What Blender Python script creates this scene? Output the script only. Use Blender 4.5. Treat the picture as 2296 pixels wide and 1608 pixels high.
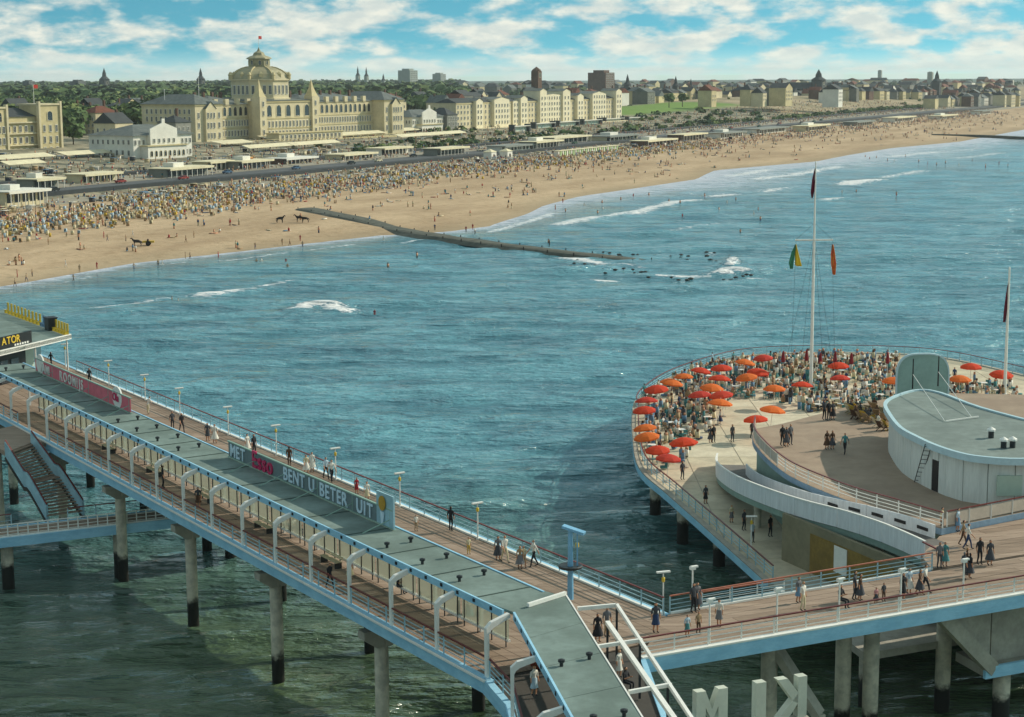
import bpy, bmesh, math, random
import numpy as np
from mathutils import Vector, Matrix
random.seed(7); RNG = np.random.default_rng(7)
SC = bpy.context.scene
for o in list(bpy.data.objects): bpy.data.objects.remove(o)
COL = SC.collection
# ------------------------------------------------------------------ camera
F = 3876.0; TH = math.radians(9.27); RO = math.radians(-0.35); HC = 41.0
CM = Matrix.Rotation(math.pi/2-TH, 3, 'X') @ Matrix.Rotation(RO, 3, 'Z')
cam = bpy.data.cameras.new('camera'); co = bpy.data.objects.new('camera', cam); COL.objects.link(co)
co.matrix_world = Matrix.Translation((0, 0, HC)) @ CM.to_4x4()
cam.sensor_width = 36; cam.lens = 36*F/2296; cam.clip_start = 1; cam.clip_end = 40000
SC.camera = co
def P(u, v, z):
    """photo pixel (2296 px wide view) + a known height -> point on that level"""
    d = CM @ Vector(((u-1148)/F, -(v-804)/F, -1.0)); t = (z-HC)/d.z
    return Vector((d.x*t, d.y*t, z))
def PD(u, v, y):
    """photo pixel + known distance y -> point"""
    d = CM @ Vector(((u-1148)/F, -(v-804)/F, -1.0)); t = y/d.y
    return Vector((d.x*t, y, HC+d.z*t))
# ------------------------------------------------------------------ world + sun
SUN_EL = math.radians(31); SUN_AZ = math.atan2(0.41, 0.91)      # direction to the sun, from +X towards +Y
W = bpy.data.worlds.new('World'); SC.world = W; W.use_nodes = True
nt = W.node_tree; nt.nodes.clear()
def N(t, tree=None, **k):
    n = (tree or nt).nodes.new(t)
    for a, b in k.items(): setattr(n, a, b)
    return n
def mth(tree, op, a, b=None, c=None, clamp=False):
    n = N('ShaderNodeMath', tree, operation=op); n.use_clamp = clamp
    for i, x in enumerate((a, b, c)):
        if x is None: continue
        if isinstance(x, (int, float)): n.inputs[i].default_value = x
        else: tree.links.new(x, n.inputs[i])
    return n.outputs[0]
def sstep(tree, x, a, b):
    n = N('ShaderNodeMapRange', tree, interpolation_type='SMOOTHSTEP')
    tree.links.new(x, n.inputs[0]); n.inputs[1].default_value = a; n.inputs[2].default_value = b
    return n.outputs[0]
def mixc(tree, f, a, b, mode='MIX'):
    n = N('ShaderNodeMix', tree, data_type='RGBA', blend_type=mode)
    for s, x in ((n.inputs[0], f), (n.inputs[6], a), (n.inputs[7], b)):
        if isinstance(x, (int, float)): s.default_value = x
        elif isinstance(x, tuple): s.default_value = (*x[:3], 1)
        else: tree.links.new(x, s)
    return n.outputs[2]
geo = N('ShaderNodeNewGeometry'); sep = N('ShaderNodeSeparateXYZ')
neg = N('ShaderNodeVectorMath', operation='SCALE'); neg.inputs[3].default_value = -1
nt.links.new(geo.outputs['Incoming'], neg.inputs[0]); nt.links.new(neg.outputs[0], sep.inputs[0])
dx, dy, dz = sep.outputs
# the zenith blue of the picture starts low above the skyline: compress the sky's elevation scale
el = mth(nt, 'MAXIMUM', dz, 0.0)
el2 = mth(nt, 'POWER', mth(nt, 'MINIMUM', mth(nt, 'MULTIPLY', el, 1.0), 1.0), 0.33)
comb = N('ShaderNodeCombineXYZ'); nt.links.new(dx, comb.inputs[0]); nt.links.new(dy, comb.inputs[1])
nt.links.new(mth(nt, 'MULTIPLY', el2, 1.1), comb.inputs[2])
nrm = N('ShaderNodeVectorMath', operation='NORMALIZE'); nt.links.new(comb.outputs[0], nrm.inputs[0])
sky = N('ShaderNodeTexSky', sky_type='NISHITA'); sky.sun_disc = False
sky.sun_elevation = SUN_EL; sky.sun_rotation = math.pi/2-SUN_AZ
sky.altitude = 0; sky.air_density = 1.0; sky.dust_density = 0.6; sky.ozone_density = 2.0
nt.links.new(nrm.outputs[0], sky.inputs['Vector'])
tint = mixc(nt, 1.0, sky.outputs[0], (0.33, 0.75, 0.60), 'MULTIPLY')
# clouds in (azimuth, elevation) space
az = mth(nt, 'ARCTAN2', dx, dy)
def cloud_noise(kx, ky, scale, detail, off):
    c = N('ShaderNodeCombineXYZ')
    nt.links.new(mth(nt, 'MULTIPLY', az, kx), c.inputs[0]); nt.links.new(mth(nt, 'MULTIPLY', mth(nt, 'POWER', el, 0.8), ky), c.inputs[1])
    c.inputs[2].default_value = off
    n = N('ShaderNodeTexNoise'); n.inputs['Scale'].default_value = scale; n.inputs['Detail'].default_value = detail
    n.inputs['Roughness'].default_value = 0.55
    nt.links.new(c.outputs[0], n.inputs['Vector']); return n.outputs[0]
n1 = cloud_noise(30, 46, 1.0, 6, 12.4); n2 = cloud_noise(60, 90, 1.0, 5, 9.1)
cl = mth(nt, 'ADD', mth(nt, 'MULTIPLY', n1, 0.85), mth(nt, 'MULTIPLY', n2, 0.15))
low = sstep(nt, el, 0.05, 0.0)                     # clouds thicken towards the skyline
cl = mth(nt, 'ADD', cl, mth(nt, 'MULTIPLY', low, 0.055))
cmask = mth(nt, 'MULTIPLY', sstep(nt, cl, 0.42, 0.62), 0.88)
shade = mixc(nt, sstep(nt, n2, 0.35, 0.7), (3.2, 3.4, 3.15), (4.5, 4.35, 3.7))
skyc = mixc(nt, cmask, tint, shade)
hz = sstep(nt, el, 0.018, 0.0)
skyc = mixc(nt, mth(nt, 'MULTIPLY', hz, 0.55), skyc, (3.7, 4.35, 4.05))
bg = N('ShaderNodeBackground'); bg.inputs[1].default_value = 0.15
ow = N('ShaderNodeOutputWorld'); nt.links.new(skyc, bg.inputs[0]); nt.links.new(bg.outputs[0], ow.inputs[0])
sl = bpy.data.lights.new('sun', 'SUN'); sl.energy = 2.75; sl.angle = math.radians(0.55); sl.color = (1, 0.90, 0.74)
so = bpy.data.objects.new('sun', sl); COL.objects.link(so)
sd = Vector((math.cos(SUN_EL)*math.cos(SUN_AZ), math.cos(SUN_EL)*math.sin(SUN_AZ), math.sin(SUN_EL)))
so.rotation_euler = sd.to_track_quat('Z', 'Y').to_euler(); so.location = (150, 150, 200)
SC.view_settings.view_transform = 'Standard'; SC.view_settings.look = 'None'
SC.view_settings.exposure = 0.58; SC.view_settings.gamma = 1
SC.render.engine = 'CYCLES'
# ------------------------------------------------------------------ materials
def lin(h):
    if isinstance(h, tuple): return h
    h = h.lstrip('#'); r = [int(h[i:i+2], 16)/255 for i in (0, 2, 4)]
    return tuple(c/12.92 if c <= .04045 else ((c+.055)/1.055)**2.4 for c in r)
MATS = {}
def mat(name, c, rough=0.7, var=0.12, scale=3.0, bump=0.0, metal=0.0, spec=0.4, c2=None, stretch=(1, 1, 1), coords='Object'):
    """plain painted/stone/cloth surface: colour broken by two noises, with dirt and fine relief"""
    if name in MATS: return MATS[name]
    m = bpy.data.materials.new(name); m.use_nodes = True; t = m.node_tree; b = t.nodes['Principled BSDF']
    c = lin(c); c2 = lin(c2) if c2 else tuple(max(0, x*(1-2.2*var)) for x in c)
    tc = N('ShaderNodeTexCoord', t); mp = N('ShaderNodeMapping', t); mp.inputs['Scale'].default_value = stretch
    t.links.new(tc.outputs[coords], mp.inputs[0])
    a = N('ShaderNodeTexNoise', t); a.inputs['Scale'].default_value = scale; a.inputs['Detail'].default_value = 5; a.inputs['Roughness'].default_value = 0.65
    t.links.new(mp.outputs[0], a.inputs['Vector'])
    f = sstep(t, a.outputs[0], 0.32, 0.68)
    a2 = N('ShaderNodeTexNoise', t); a2.inputs['Scale'].default_value = scale*6.3; a2.inputs['Detail'].default_value = 4; t.links.new(mp.outputs[0], a2.inputs['Vector'])
    base = mixc(t, f, c2, c); g = sstep(t, a2.outputs[0], 0.3, 0.62)
    t.links.new(mixc(t, mth(t, 'MULTIPLY_ADD', g, -min(.5, var*2.5), min(.5, var*2.5)), base, tuple(x*.55 for x in c)), b.inputs['Base Color'])
    b.inputs['Roughness'].default_value = rough; b.inputs['Metallic'].default_value = metal
    b.inputs['Specular IOR Level'].default_value = spec
    if bump:
        bp = N('ShaderNodeBump', t); bp.inputs['Strength'].default_value = bump; bp.inputs['Distance'].default_value = 0.05
        t.links.new(a.outputs[0], bp.inputs['Height']); t.links.new(bp.outputs[0], b.inputs['Normal'])
    MATS[name] = m; return m
M_white = mat('white paint', '#f1f0e8', 0.45, 0.04, 1.5)
M_bluep = mat('pale blue paint', '#a9cfda', 0.5, 0.07, 0.8, c2='#92b6c2')
M_red = mat('red handrail paint', '#7a2f28', 0.4, 0.15, 2)
M_beam = mat('blue fascia paint', '#a3d6ee', 0.5, 0.06, 0.6, c2='#8cc2de', stretch=(1, 1, 3))
M_roof = mat('grey green roofing felt', '#7d908a', 0.85, 0.14, 0.3, bump=0.2, c2='#62736c')
M_roofd = mat('dark green roofing', '#4c6660', 0.85, 0.1, 0.7)
M_plank = mat('grey brown deck boards', '#ab9683', 0.8, 0.14, 1.0, bump=0.15, c2='#8b7766', stretch=(0.25, 3, 1))
M_plank2 = mat('darker deck boards', '#9b8673', 0.8, 0.14, 1.0, bump=0.15, c2='#7d6b5a', stretch=(0.25, 3, 1))
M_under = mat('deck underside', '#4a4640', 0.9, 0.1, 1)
M_conc = mat('pale concrete', '#b0ab9c', 0.85, 0.12, 0.6, bump=0.1)
M_terr = mat('cream terrace slabs', '#cfc4a8', 0.85, 0.1, 0.35, bump=0.1, c2='#b5aa92')
M_updeck = mat('brown asphalt deck', '#a3907c', 0.9, 0.07, 0.25, bump=0.1, c2='#917e6c')
M_black = mat('black paint', '#15171a', 0.5, 0.1, 2)
M_dark = mat('dark metal', '#2c3234', 0.5, 0.1, 2)
M_glass = mat('window glass', '#26313a', 0.12, 0.1, 0.2, spec=0.8)
M_gpale = mat('green tinted glass', '#b9cdbd', 0.3, 0.06, 0.4, spec=0.5)
M_umb = mat('orange red canvas', '#d93a1e', 0.8, 0.10, 2, c2='#c22a1a')
M_umbf = mat('folded dark red canvas', '#8e1f2a', 0.85, 0.15, 3)
M_yel = mat('yellow paint', '#e6c33a', 0.6, 0.1, 2)
M_skin = mat('skin', '#c9916f', 0.6, 0.06, 4)
M_hair = {k: mat('hair '+k, c, 0.5, 0.2, 8) for k, c in dict(dark='#241a14', brown='#4c3220', fair='#a5814f', grey='#8d8a86').items()}
CL = {}
for k, c in dict(black='#25272c', charcoal='#494c52', navy='#2f4468', white='#e6e2d6', cream='#d9cda9', grey='#76777a', blue='#6f95b4', teal='#4c8a8c',
                 red='#a3272f', brown='#5b4230', tan='#a68c6a', yellow='#d2b046', green='#55704a', pink='#c98f8f', paleblue='#b8cfdc').items():
    CL[k] = mat('cloth '+k, c, 0.9, 0.1, 6)
# ------------------------------------------------------------------ mesh helpers
class MB:
    def __init__(s): s.v = []; s.f = []; s.m = []
    def add(s, vs, fs, mi=0):
        o = len(s.v); s.v += [tuple(p) for p in vs]; s.f += [tuple(i+o for i in f) for f in fs]; s.m += [mi]*len(fs); return s
    def box(s, x0, x1, y0, y1, z0, z1, mi=0):
        return s.add([(x0,y0,z0),(x1,y0,z0),(x1,y1,z0),(x0,y1,z0),(x0,y0,z1),(x1,y0,z1),(x1,y1,z1),(x0,y1,z1)],
                     [(3,2,1,0),(4,5,6,7),(0,1,5,4),(1,2,6,5),(2,3,7,6),(3,0,4,7)], mi)
    def prism(s, poly, z0, z1, mi=0, side=None):
        poly = [tuple(p[:2]) for p in poly]
        ar = sum(poly[i][0]*poly[(i+1) % len(poly)][1]-poly[(i+1) % len(poly)][0]*poly[i][1] for i in range(len(poly)))
        if ar < 0: poly = poly[::-1]
        n = len(poly); o = len(s.v)
        s.v += [(x, y, z0) for x, y in poly]+[(x, y, z1) for x, y in poly]
        s.f.append(tuple(o+i for i in range(n-1, -1, -1))); s.f.append(tuple(o+n+i for i in range(n))); s.m += [mi, mi]
        for i in range(n):
            j = (i+1) % n; s.f.append((o+i, o+j, o+n+j, o+n+i)); s.m.append(mi if side is None else side)
        return s
    def tube(s, a, b, r0, r1=None, n=8, mi=0, cap=True):
        r1 = r0 if r1 is None else r1; a = Vector(a); b = Vector(b); d = (b-a).normalized()
        x = d.orthogonal().normalized(); y = d.cross(x); o = len(s.v)
        for c, r in ((a, r0), (b, r1)):
            for i in range(n):
                q = 2*math.pi*i/n; s.v.append(tuple(c+x*r*math.cos(q)+y*r*math.sin(q)))
        for i in range(n):
            j = (i+1) % n; s.f.append((o+i, o+j, o+n+j, o+n+i)); s.m.append(mi)
        if cap: s.f.append(tuple(o+i for i in range(n-1, -1, -1))); s.f.append(tuple(o+n+i for i in range(n))); s.m += [mi, mi]
        return s
    def lathe(s, prof, n=16, c=(0, 0, 0), mi=0, a0=0.0):
        o = len(s.v)
        for r, z in prof:
            for i in range(n):
                q = a0+2*math.pi*i/n; s.v.append((c[0]+r*math.cos(q), c[1]+r*math.sin(q), c[2]+z))
        for k in range(len(prof)-1):
            for i in range(n):
                j = (i+1) % n; s.f.append((o+k*n+i, o+k*n+j, o+(k+1)*n+j, o+(k+1)*n+i)); s.m.append(mi)
        s.f.append(tuple(o+i for i in range(n-1, -1, -1))); e = o+(len(prof)-1)*n
        s.f.append(tuple(e+i for i in range(n))); s.m += [mi, mi]; return s
    def beam(s, a, b, w, h, mi=0, up=(0, 0, 1)):
        """bar from a to b, w wide (sideways), h tall, centred"""
        a = Vector(a); b = Vector(b); d = (b-a).normalized(); u = Vector(up)
        if abs(d.dot(u)) > 0.99: u = Vector((1, 0, 0))
        x = d.cross(u).normalized()*w/2; y = x.cross(d).normalized()*h/2
        vs = [a-x-y, a+x-y, a+x+y, a-x+y, b-x-y, b+x-y, b+x+y, b-x+y]
        return s.add(vs, [(0,1,2,3),(7,6,5,4),(4,5,1,0),(5,6,2,1),(6,7,3,2),(7,4,0,3)], mi)
    def sweep(s, pts, w, h, dz=0.0, off=0.0, mi=0, closed=False):
        """rectangular section w x h carried along a polyline; off = sideways shift (left +)"""
        pts = [Vector(p) for p in pts]; n = len(pts); o = len(s.v)
        for i, p in enumerate(pts):
            a = pts[i-1] if (i or closed) else p; b = pts[(i+1) % n] if (i < n-1 or closed) else p
            d1 = (p-a); d2 = (b-p); d1.z = d2.z = 0
            d = (d1.normalized() if d1.length > 1e-6 else Vector())+(d2.normalized() if d2.length > 1e-6 else Vector())
            d.normalize(); nn = Vector((-d.y, d.x, 0))
            k = 1.0
            if d1.length > 1e-6 and d2.length > 1e-6: k = 1/max(0.5, d.dot(d1.normalized()))
            for e, zz in ((-w/2, 0), (w/2, 0), (w/2, h), (-w/2, h)):
                s.v.append(tuple(p+nn*(e+off)*k+Vector((0, 0, dz+zz))))
        m = n if closed else n-1
        for i in range(m):
            j = (i+1) % n
            for k in range(4):
                l = (k+1) % 4; s.f.append((o+i*4+k, o+i*4+l, o+j*4+l, o+j*4+k)); s.m.append(mi)
        if not closed:
            s.f.append((o+3, o+2, o+1, o)); s.f.append(tuple(o+(n-1)*4+k for k in range(4))); s.m += [mi, mi]
        return s
    def mesh(s, name, mats, smooth=False):
        me = bpy.data.meshes.new(name); me.from_pydata(s.v, [], s.f)
        for m in (mats if isinstance(mats, (list, tuple)) else [mats]): me.materials.append(m)
        if len(s.f): me.polygons.foreach_set('material_index', s.m)
        if smooth: me.polygons.foreach_set('use_smooth', [True]*len(me.polygons))
        me.update()
        bm = bmesh.new(); bm.from_mesh(me); bmesh.ops.recalc_face_normals(bm, faces=bm.faces); bm.to_mesh(me); bm.free()
        return me
    def build(s, name, mats, parent=None, smooth=False):
        return put(name, s.mesh(name, mats, smooth), parent)
def put(name, me, parent=None, loc=None, rot=None, sc=None):
    o = bpy.data.objects.new(name, me); COL.objects.link(o)
    if parent: o.parent = parent
    if loc is not None: o.location = loc
    if rot is not None: o.rotation_euler = (0, 0, rot) if isinstance(rot, (int, float)) else rot
    if sc is not None: o.scale = sc
    return o
def tag(o, label, cat, group=None, kind=None):
    if label: o['label'] = label
    if cat: o['category'] = cat
    if group: o['group'] = group
    if kind: o['kind'] = kind
    return o
def thing(name, label, cat, loc=(0, 0, 0), rot=0, group=None):
    return tag(put(name, None, None, loc, rot), label, cat, group)
def npmesh(name, v, f, mats, smooth=False, mi=None):
    me = bpy.data.meshes.new(name); v = np.asarray(v, np.float32); f = np.asarray(f, np.int32); k = f.shape[1]
    me.vertices.add(len(v)); me.vertices.foreach_set('co', v.ravel())
    me.loops.add(f.size); me.loops.foreach_set('vertex_index', f.ravel())
    me.polygons.add(len(f)); me.polygons.foreach_set('loop_start', np.arange(0, f.size, k, dtype=np.int32))
    me.polygons.foreach_set('loop_total', np.full(len(f), k, np.int32))
    for m in (mats if isinstance(mats, (list, tuple)) else [mats]): me.materials.append(m)
    if mi is not None: me.polygons.foreach_set('material_index', np.asarray(mi, np.int32))
    if smooth: me.polygons.foreach_set('use_smooth', np.ones(len(f), bool))
    me.update(); me.validate(); return me
def smooth_line(pts, n=6, closed=False):
    pts = [Vector(p) for p in pts]; out = []; L = len(pts)
    for i in range(L if closed else L-1):
        g = lambda k: pts[k % L] if closed else pts[min(max(k, 0), L-1)]
        p0, p1, p2, p3 = g(i-1), g(i), g(i+1), g(i+2)
        for j in range(n):
            t = j/n; out.append(0.5*((2*p1)+(p2-p0)*t+(2*p0-5*p1+4*p2-p3)*t*t+(3*p1-p0-3*p2+p3)*t**3))
    if not closed: out.append(pts[-1])
    return out
def resample(pts, step):
    pts = [Vector(p) for p in pts]; L = [0.0]
    for a, b in zip(pts, pts[1:]): L.append(L[-1]+(b-a).length)
    n = max(1, round(L[-1]/step)); out = []; k = 0
    for i in range(n+1):
        q = L[-1]*i/n
        while k < len(pts)-2 and L[k+1] < q: k += 1
        t = (q-L[k])/max(1e-9, L[k+1]-L[k]); out.append(pts[k].lerp(pts[k+1], min(1, t)))
    return out
ORD = ['first','second','third','fourth','fifth','sixth','seventh','eighth','ninth','tenth','eleventh','twelfth','thirteenth','fourteenth','fifteenth','sixteenth','seventeenth','eighteenth','nineteenth','twentieth']
def ordw(i):
    if i < 20: return ORD[i]
    t = {2:'twenty', 3:'thirty', 4:'forty', 5:'fifty'}[(i+1)//10]
    return t+'-'+ORD[(i+1) % 10-1] if (i+1) % 10 else t[:-1]+'ieth'
# ------------------------------------------------------------------ coast frame
CA = Vector((-97, 367)); CD = Vector((0.444, 0.896)); CN = Vector((-0.896, 0.444))
def SDp(s, d): return (CA.x+CD.x*s+CN.x*d, CA.y+CD.y*s+CN.y*d)
def toSD(x, y): return ((x-CA.x)*CD.x+(y-CA.y)*CD.y, (x-CA.x)*CN.x+(y-CA.y)*CN.y)
shore_px = [(20,640),(130,620),(300,590),(500,568),(700,545),(860,527),(990,521),(1090,508),(1180,480),(1215,462),(1300,440),(1440,420),(1560,402),(1600,382),(1830,362),(1900,348),(2000,332),(2150,318),(2230,303),(2290,292)]
_sh = sorted(toSD(*P(u, v, 0).xy) for u, v in shore_px)
SH_S = np.array([-4000, -60]+[a for a, b in _sh]+[1500, 6000]); SH_D = np.array([0, 0]+[b for a, b in _sh]+[10, 0])
def deff(s, d): return d-np.interp(s, SH_S, SH_D)*np.clip(1-np.asarray(d)/120.0, 0, 1)
ZD = np.array([-400, -60, -15, 0, 12, 45, 80, 108, 112, 150, 152, 200, 255, 300, 12000]); ZZ = np.array([-8, -2.2, -0.7, 0, 0.9, 2.4, 3.6, 4.6, 6.0, 6.4, 7.4, 10.2, 13.2, 14, 14])
def hill(s, d):
    return 7*np.exp(-((s-1330)/300.0)**2-((d-270)/90.0)**2)
def ground(x, y):
    s, d = toSD(np.asarray(x, float), np.asarray(y, float))
    return np.interp(deff(s, d), ZD, ZZ)+hill(s, d)*np.clip((d-120)/80, 0, 1)
def gz(x, y): return float(ground(x, y))
# land material: sand on the beach, paving, dune grass, lawn, far town ground
def attr(t, n): a = N('ShaderNodeAttribute', t); a.attribute_name = n; return a.outputs['Fac']
ml = bpy.data.materials.new('beach and town ground'); ml.use_nodes = True; t = ml.node_tree; b = t.nodes['Principled BSDF']
d_ = attr(t, 'inland'); lawn_ = attr(t, 'lawn'); dune_ = attr(t, 'dune')
tc = N('ShaderNodeTexCoord', t)
def nz(sc, det=5, vec=None, tree=None):
    tree = tree or t; n = N('ShaderNodeTexNoise', tree); n.inputs['Scale'].default_value = sc; n.inputs['Detail'].default_value = det
    n.inputs['Roughness'].default_value = 0.65
    tree.links.new(vec if vec is not None else tc.outputs['Object'], n.inputs['Vector']); return n.outputs[0]
mpn = N('ShaderNodeMapping', t); mpn.inputs['Rotation'].default_value = (0, 0, -math.atan2(CD.y, CD.x)); mpn.inputs['Scale'].default_value = (1, 1, 1)
t.links.new(tc.outputs['Object'], mpn.inputs[0])
mps = N('ShaderNodeMapping', t); mps.inputs['Scale'].default_value = (0.25, 1, 1); t.links.new(mpn.outputs[0], mps.inputs[0])
sand = mixc(t, sstep(t, nz(0.05, 6, mps.outputs[0]), 0.3, 0.7), lin('#a28a6d'), lin('#c2aa8a'))
sand = mixc(t, mth(t, 'MULTIPLY', sstep(t, nz(0.35, 6), 0.48, 0.7), 0.55), sand, lin('#8d7657'))
wet = sstep(t, mth(t, 'ADD', d_, mth(t, 'MULTIPLY', nz(0.06, 4, mps.outputs[0]), 14.0)), 22.0, 4.0)
sand = mixc(t, mth(t, 'MULTIPLY', wet, 0.6), sand, lin('#94866c'))
town = mixc(t, sstep(t, nz(0.09, 7), 0.38, 0.62), lin('#565a4e'), lin('#a39a82'))
col = mixc(t, sstep(t, mth(t, 'ADD', d_, mth(t, 'MULTIPLY', nz(0.03, 3), 10.0)), 104.0, 116.0), sand, town)
col = mixc(t, dune_, col, mixc(t, sstep(t, nz(0.03, 6), 0.35, 0.7), lin('#8a8064'), lin('#b3a184')))
col = mixc(t, lawn_, col, mixc(t, nz(0.06, 5), lin('#5d7a3a'), lin('#7f9a48')))
far = sstep(t, d_, 500.0, 900.0)
col = mixc(t, far, col, mixc(t, sstep(t, nz(0.012, 6), 0.4, 0.6), lin('#3f5344'), lin('#56635a')))
t.links.new(col, b.inputs['Base Color']); b.inputs['Roughness'].default_value = 0.95; b.inputs['Specular IOR Level'].default_value = 0.2
bp = N('ShaderNodeBump', t); bp.inputs['Strength'].default_value = 0.6; bp.inputs['Distance'].default_value = 0.5
t.links.new(nz(0.35, 6), bp.inputs['Height']); t.links.new(bp.outputs[0], b.inputs['Normal'])
ss = np.concatenate([np.linspace(-4000, -150, 12), np.arange(-120, 1700, 9), np.linspace(1750, 9000, 14)])
dd = np.concatenate([[-400, -200, -60], np.arange(-30, 100, 2.5), np.arange(100, 160, 2), np.arange(160, 520, 9), np.linspace(540, 1200, 14), np.geomspace(1300, 14000, 14)])
S_, D_ = np.meshgrid(ss, dd); X_ = CA.x+CD.x*S_+CN.x*D_; Y_ = CA.y+CD.y*S_+CN.y*D_; Z_ = ground(X_, Y_)
nr, nc = S_.shape; I = np.arange(nr*nc).reshape(nr, nc)
fq = np.stack([I[:-1, :-1], I[:-1, 1:], I[1:, 1:], I[1:, :-1]], -1).reshape(-1, 4)
me = npmesh('beach_and_land', np.stack([X_, Y_, Z_], -1).reshape(-1, 3), fq[:, ::-1] if False else fq, ml, True)
def sm(x, a, b): q = np.clip((x-a)/(b-a), 0, 1); return q*q*(3-2*q)
lawn_c = [P(1560, 247, 12), P(1670, 250, 12), P(1780, 245, 13)]
def setattr_(me, n, a): at = me.attributes.new(n, 'FLOAT', 'POINT'); at.data.foreach_set('value', np.asarray(a, np.float32).ravel())
setattr_(me, 'inland', deff(S_, D_))
LS0, LD0 = toSD(*P(1550, 252, 12).xy); LS1, LD1 = toSD(*P(1780, 246, 13).xy)
lw = sm(S_, 860, 900)*(1-sm(S_, 1120, 1150))*sm(D_, 225, 240)*(1-sm(D_, 290, 310))
setattr_(me, 'lawn', lw)
du = sm(S_, 1060, 1120)*sm(D_, 165, 180)*(1-sm(D_, 400, 420))
setattr_(me, 'dune', du*(1-lw))
land = put('beach', me); tag(land, 'broad sandy beach rising to the town behind the sea', None, kind='structure')
# ------------------------------------------------------------------ sea
ys = [-400, -100, 0, 30, 50]; y = 60.0
while y < 1500: ys.append(y); y += max(0.42, y*y/105000)
ys += [1700, 2200, 3000, 6000]
xs = np.concatenate([[-6000, -2000, -700, -350], np.arange(-210, -60, 2.2), np.arange(-60, 75, 0.95), np.arange(75, 430, 2.6), [480, 600, 900, 2000, 7000]])
YG, XG = np.meshgrid(np.array(ys), xs, indexing='ij')
sS, sD = toSD(XG, YG); de = -deff(sS, sD)             # metres seaward of the waterline
h = np.zeros_like(XG)
wv = np.random.default_rng(3)
for L, A, n in ((34, 0.20, 4), (19, 0.15, 6), (11, 0.10, 8), (6.5, 0.06, 10), (4.2, 0.04, 10)):
    for _ in range(n):
        a = math.radians(90+wv.normal(8, 24)); Lw = L*wv.uniform(.8, 1.25); k = 2*math.pi/Lw
        ph = (XG*math.cos(a)+YG*math.sin(a))*k+wv.uniform(0, 6.28)+0.6*np.sin(XG*0.021*wv.uniform(.6, 1.4)+YG*0.017+wv.uniform(0, 6))
        res = np.clip(Lw/(3.0*np.maximum(0.42, YG*YG/105000))-0.6, 0, 1)
        h += A/math.sqrt(n)*res*(1-np.abs(np.sin(ph/2)))*1.6*(0.6+0.4*np.sin(XG*0.03*wv.uniform(.5, 1.5)+YG*0.05*wv.uniform(.5, 1.5)+wv.uniform(0, 6)))
fade = sm(de, 0, 50)*(1-sm(np.abs(XG), 600, 1500))*(1-sm(YG, 1300, 1700))
h = (h-h.mean())*fade*2.7
foam = np.zeros_like(XG)
def crest(px, wdt, amp, lift=0.0, along=2.0):
    """breaking crest along a line of points on the water"""
    global h
    pts = resample(smooth_line([P(u, v, 0) for u, v in px], 5), 1.2)
    best = np.full(XG.shape, 1e9)
    cx = [p.x for p in pts]; cy = [p.y for p in pts]
    msk = (XG > min(cx)-25) & (XG < max(cx)+25) & (YG > min(cy)-25) & (YG < max(cy)+25)
    xm, ym = XG[msk], YG[msk]; bb = np.full(xm.shape, 1e9)
    for p in pts: bb = np.minimum(bb, (xm-p.x)**2*0.5+(ym-p.y)**2)
    foam[msk] = np.maximum(foam[msk], amp*np.exp(-bb/(wdt*wdt)))
    if lift: h[msk] += lift*np.exp(-bb/(wdt*1.3)**2)
crest([(210,693),(300,682),(380,670)], 1.5, .8, .25); crest([(450,664),(500,658),(525,655)], 2.2, 1.0, .3); crest([(540,655),(600,645),(660,635)], 1.4, .8, .25)
crest([(672,700),(715,693),(772,701)], 2.0, 1.15, .6); crest([(690,695),(745,693)], 1.4, 1.1, .5)
crest([(1618,616),(1640,609),(1662,612)], 1.8, 1.2, .7); crest([(1638,603),(1643,590)], 1.2, 1.2, 1.2); crest([(1690,625),(1702,627)], 1.3, 1)
crest([(1345,629),(1368,630)], 1.8, 1.1, .3); crest([(1262,578),(1300,584),(1345,592)], 1.8, 1.1, .2); crest([(1480,618),(1530,620),(1580,619)], 1.4, 1.0)
crest([(1385,592),(1440,600)], 1.2, .8); crest([(1590,565),(1600,572)], 1.0, .7)
crest([(1255,505),(1330,488)], 3, 1.0, .3); crest([(1345,488),(1400,478)], 2.5, .9, .2); crest([(1420,480),(1500,455),(1560,447)], 3, 1.0, .2)
crest([(1900,411),(1960,402)], 4.5, 1.2, .4); crest([(1850,446),(1880,443)], 3, 1.0); crest([(1985,395),(2060,382)], 4, .8)
crest([(1720,425),(1760,420)], 3, .8); crest([(1600,440),(1640,432)], 3.5, .9); crest([(2150,352),(2240,340)], 5, .7); crest([(2060,345),(2200,330)], 5, .6)
crest([(20,655),(110,640),(230,615)], 1.0, .7); crest([(900,545),(960,535),(1040,528)], 1.2, .7); crest([(1100,520),(1180,498),(1240,478)], 1.6, .9); crest([(1480,520),(1560,505),(1640,498)], 2.0, .6); crest([(1700,400),(1800,385),(1880,372)], 4, .9); crest([(1640,395),(1720,380)], 4, .9); crest([(2000,350),(2100,338)], 5, .8); crest([(700,560),(790,548)], 1.2, .7)
crest([(500,585),(560,578),(640,566)], 1.4, .75); crest([(320,598),(420,588)], 1.2, .6)
wS = np.interp(sS, [-4000, 60, 150, 230, 330, 600, 1000, 1500], [6, 6, 10, 18, 46, 55, 52, 50])
shoref = np.exp(-np.maximum(de, 0)/wS)*(de > -30)
vv = np.stack([XG, YG, h], -1).reshape(-1, 3); nr, nc = XG.shape; I = np.arange(nr*nc).reshape(nr, nc)
fq = np.stack([I[:-1, :-1], I[:-1, 1:], I[1:, 1:], I[1:, :-1]], -1).reshape(-1, 4)
ms = bpy.data.materials.new('sea water'); ms.use_nodes = True; t = ms.node_tree; b = t.nodes['Principled BSDF']
tc = N('ShaderNodeTexCoord', t); geo = N('ShaderNodeNewGeometry', t)
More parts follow.
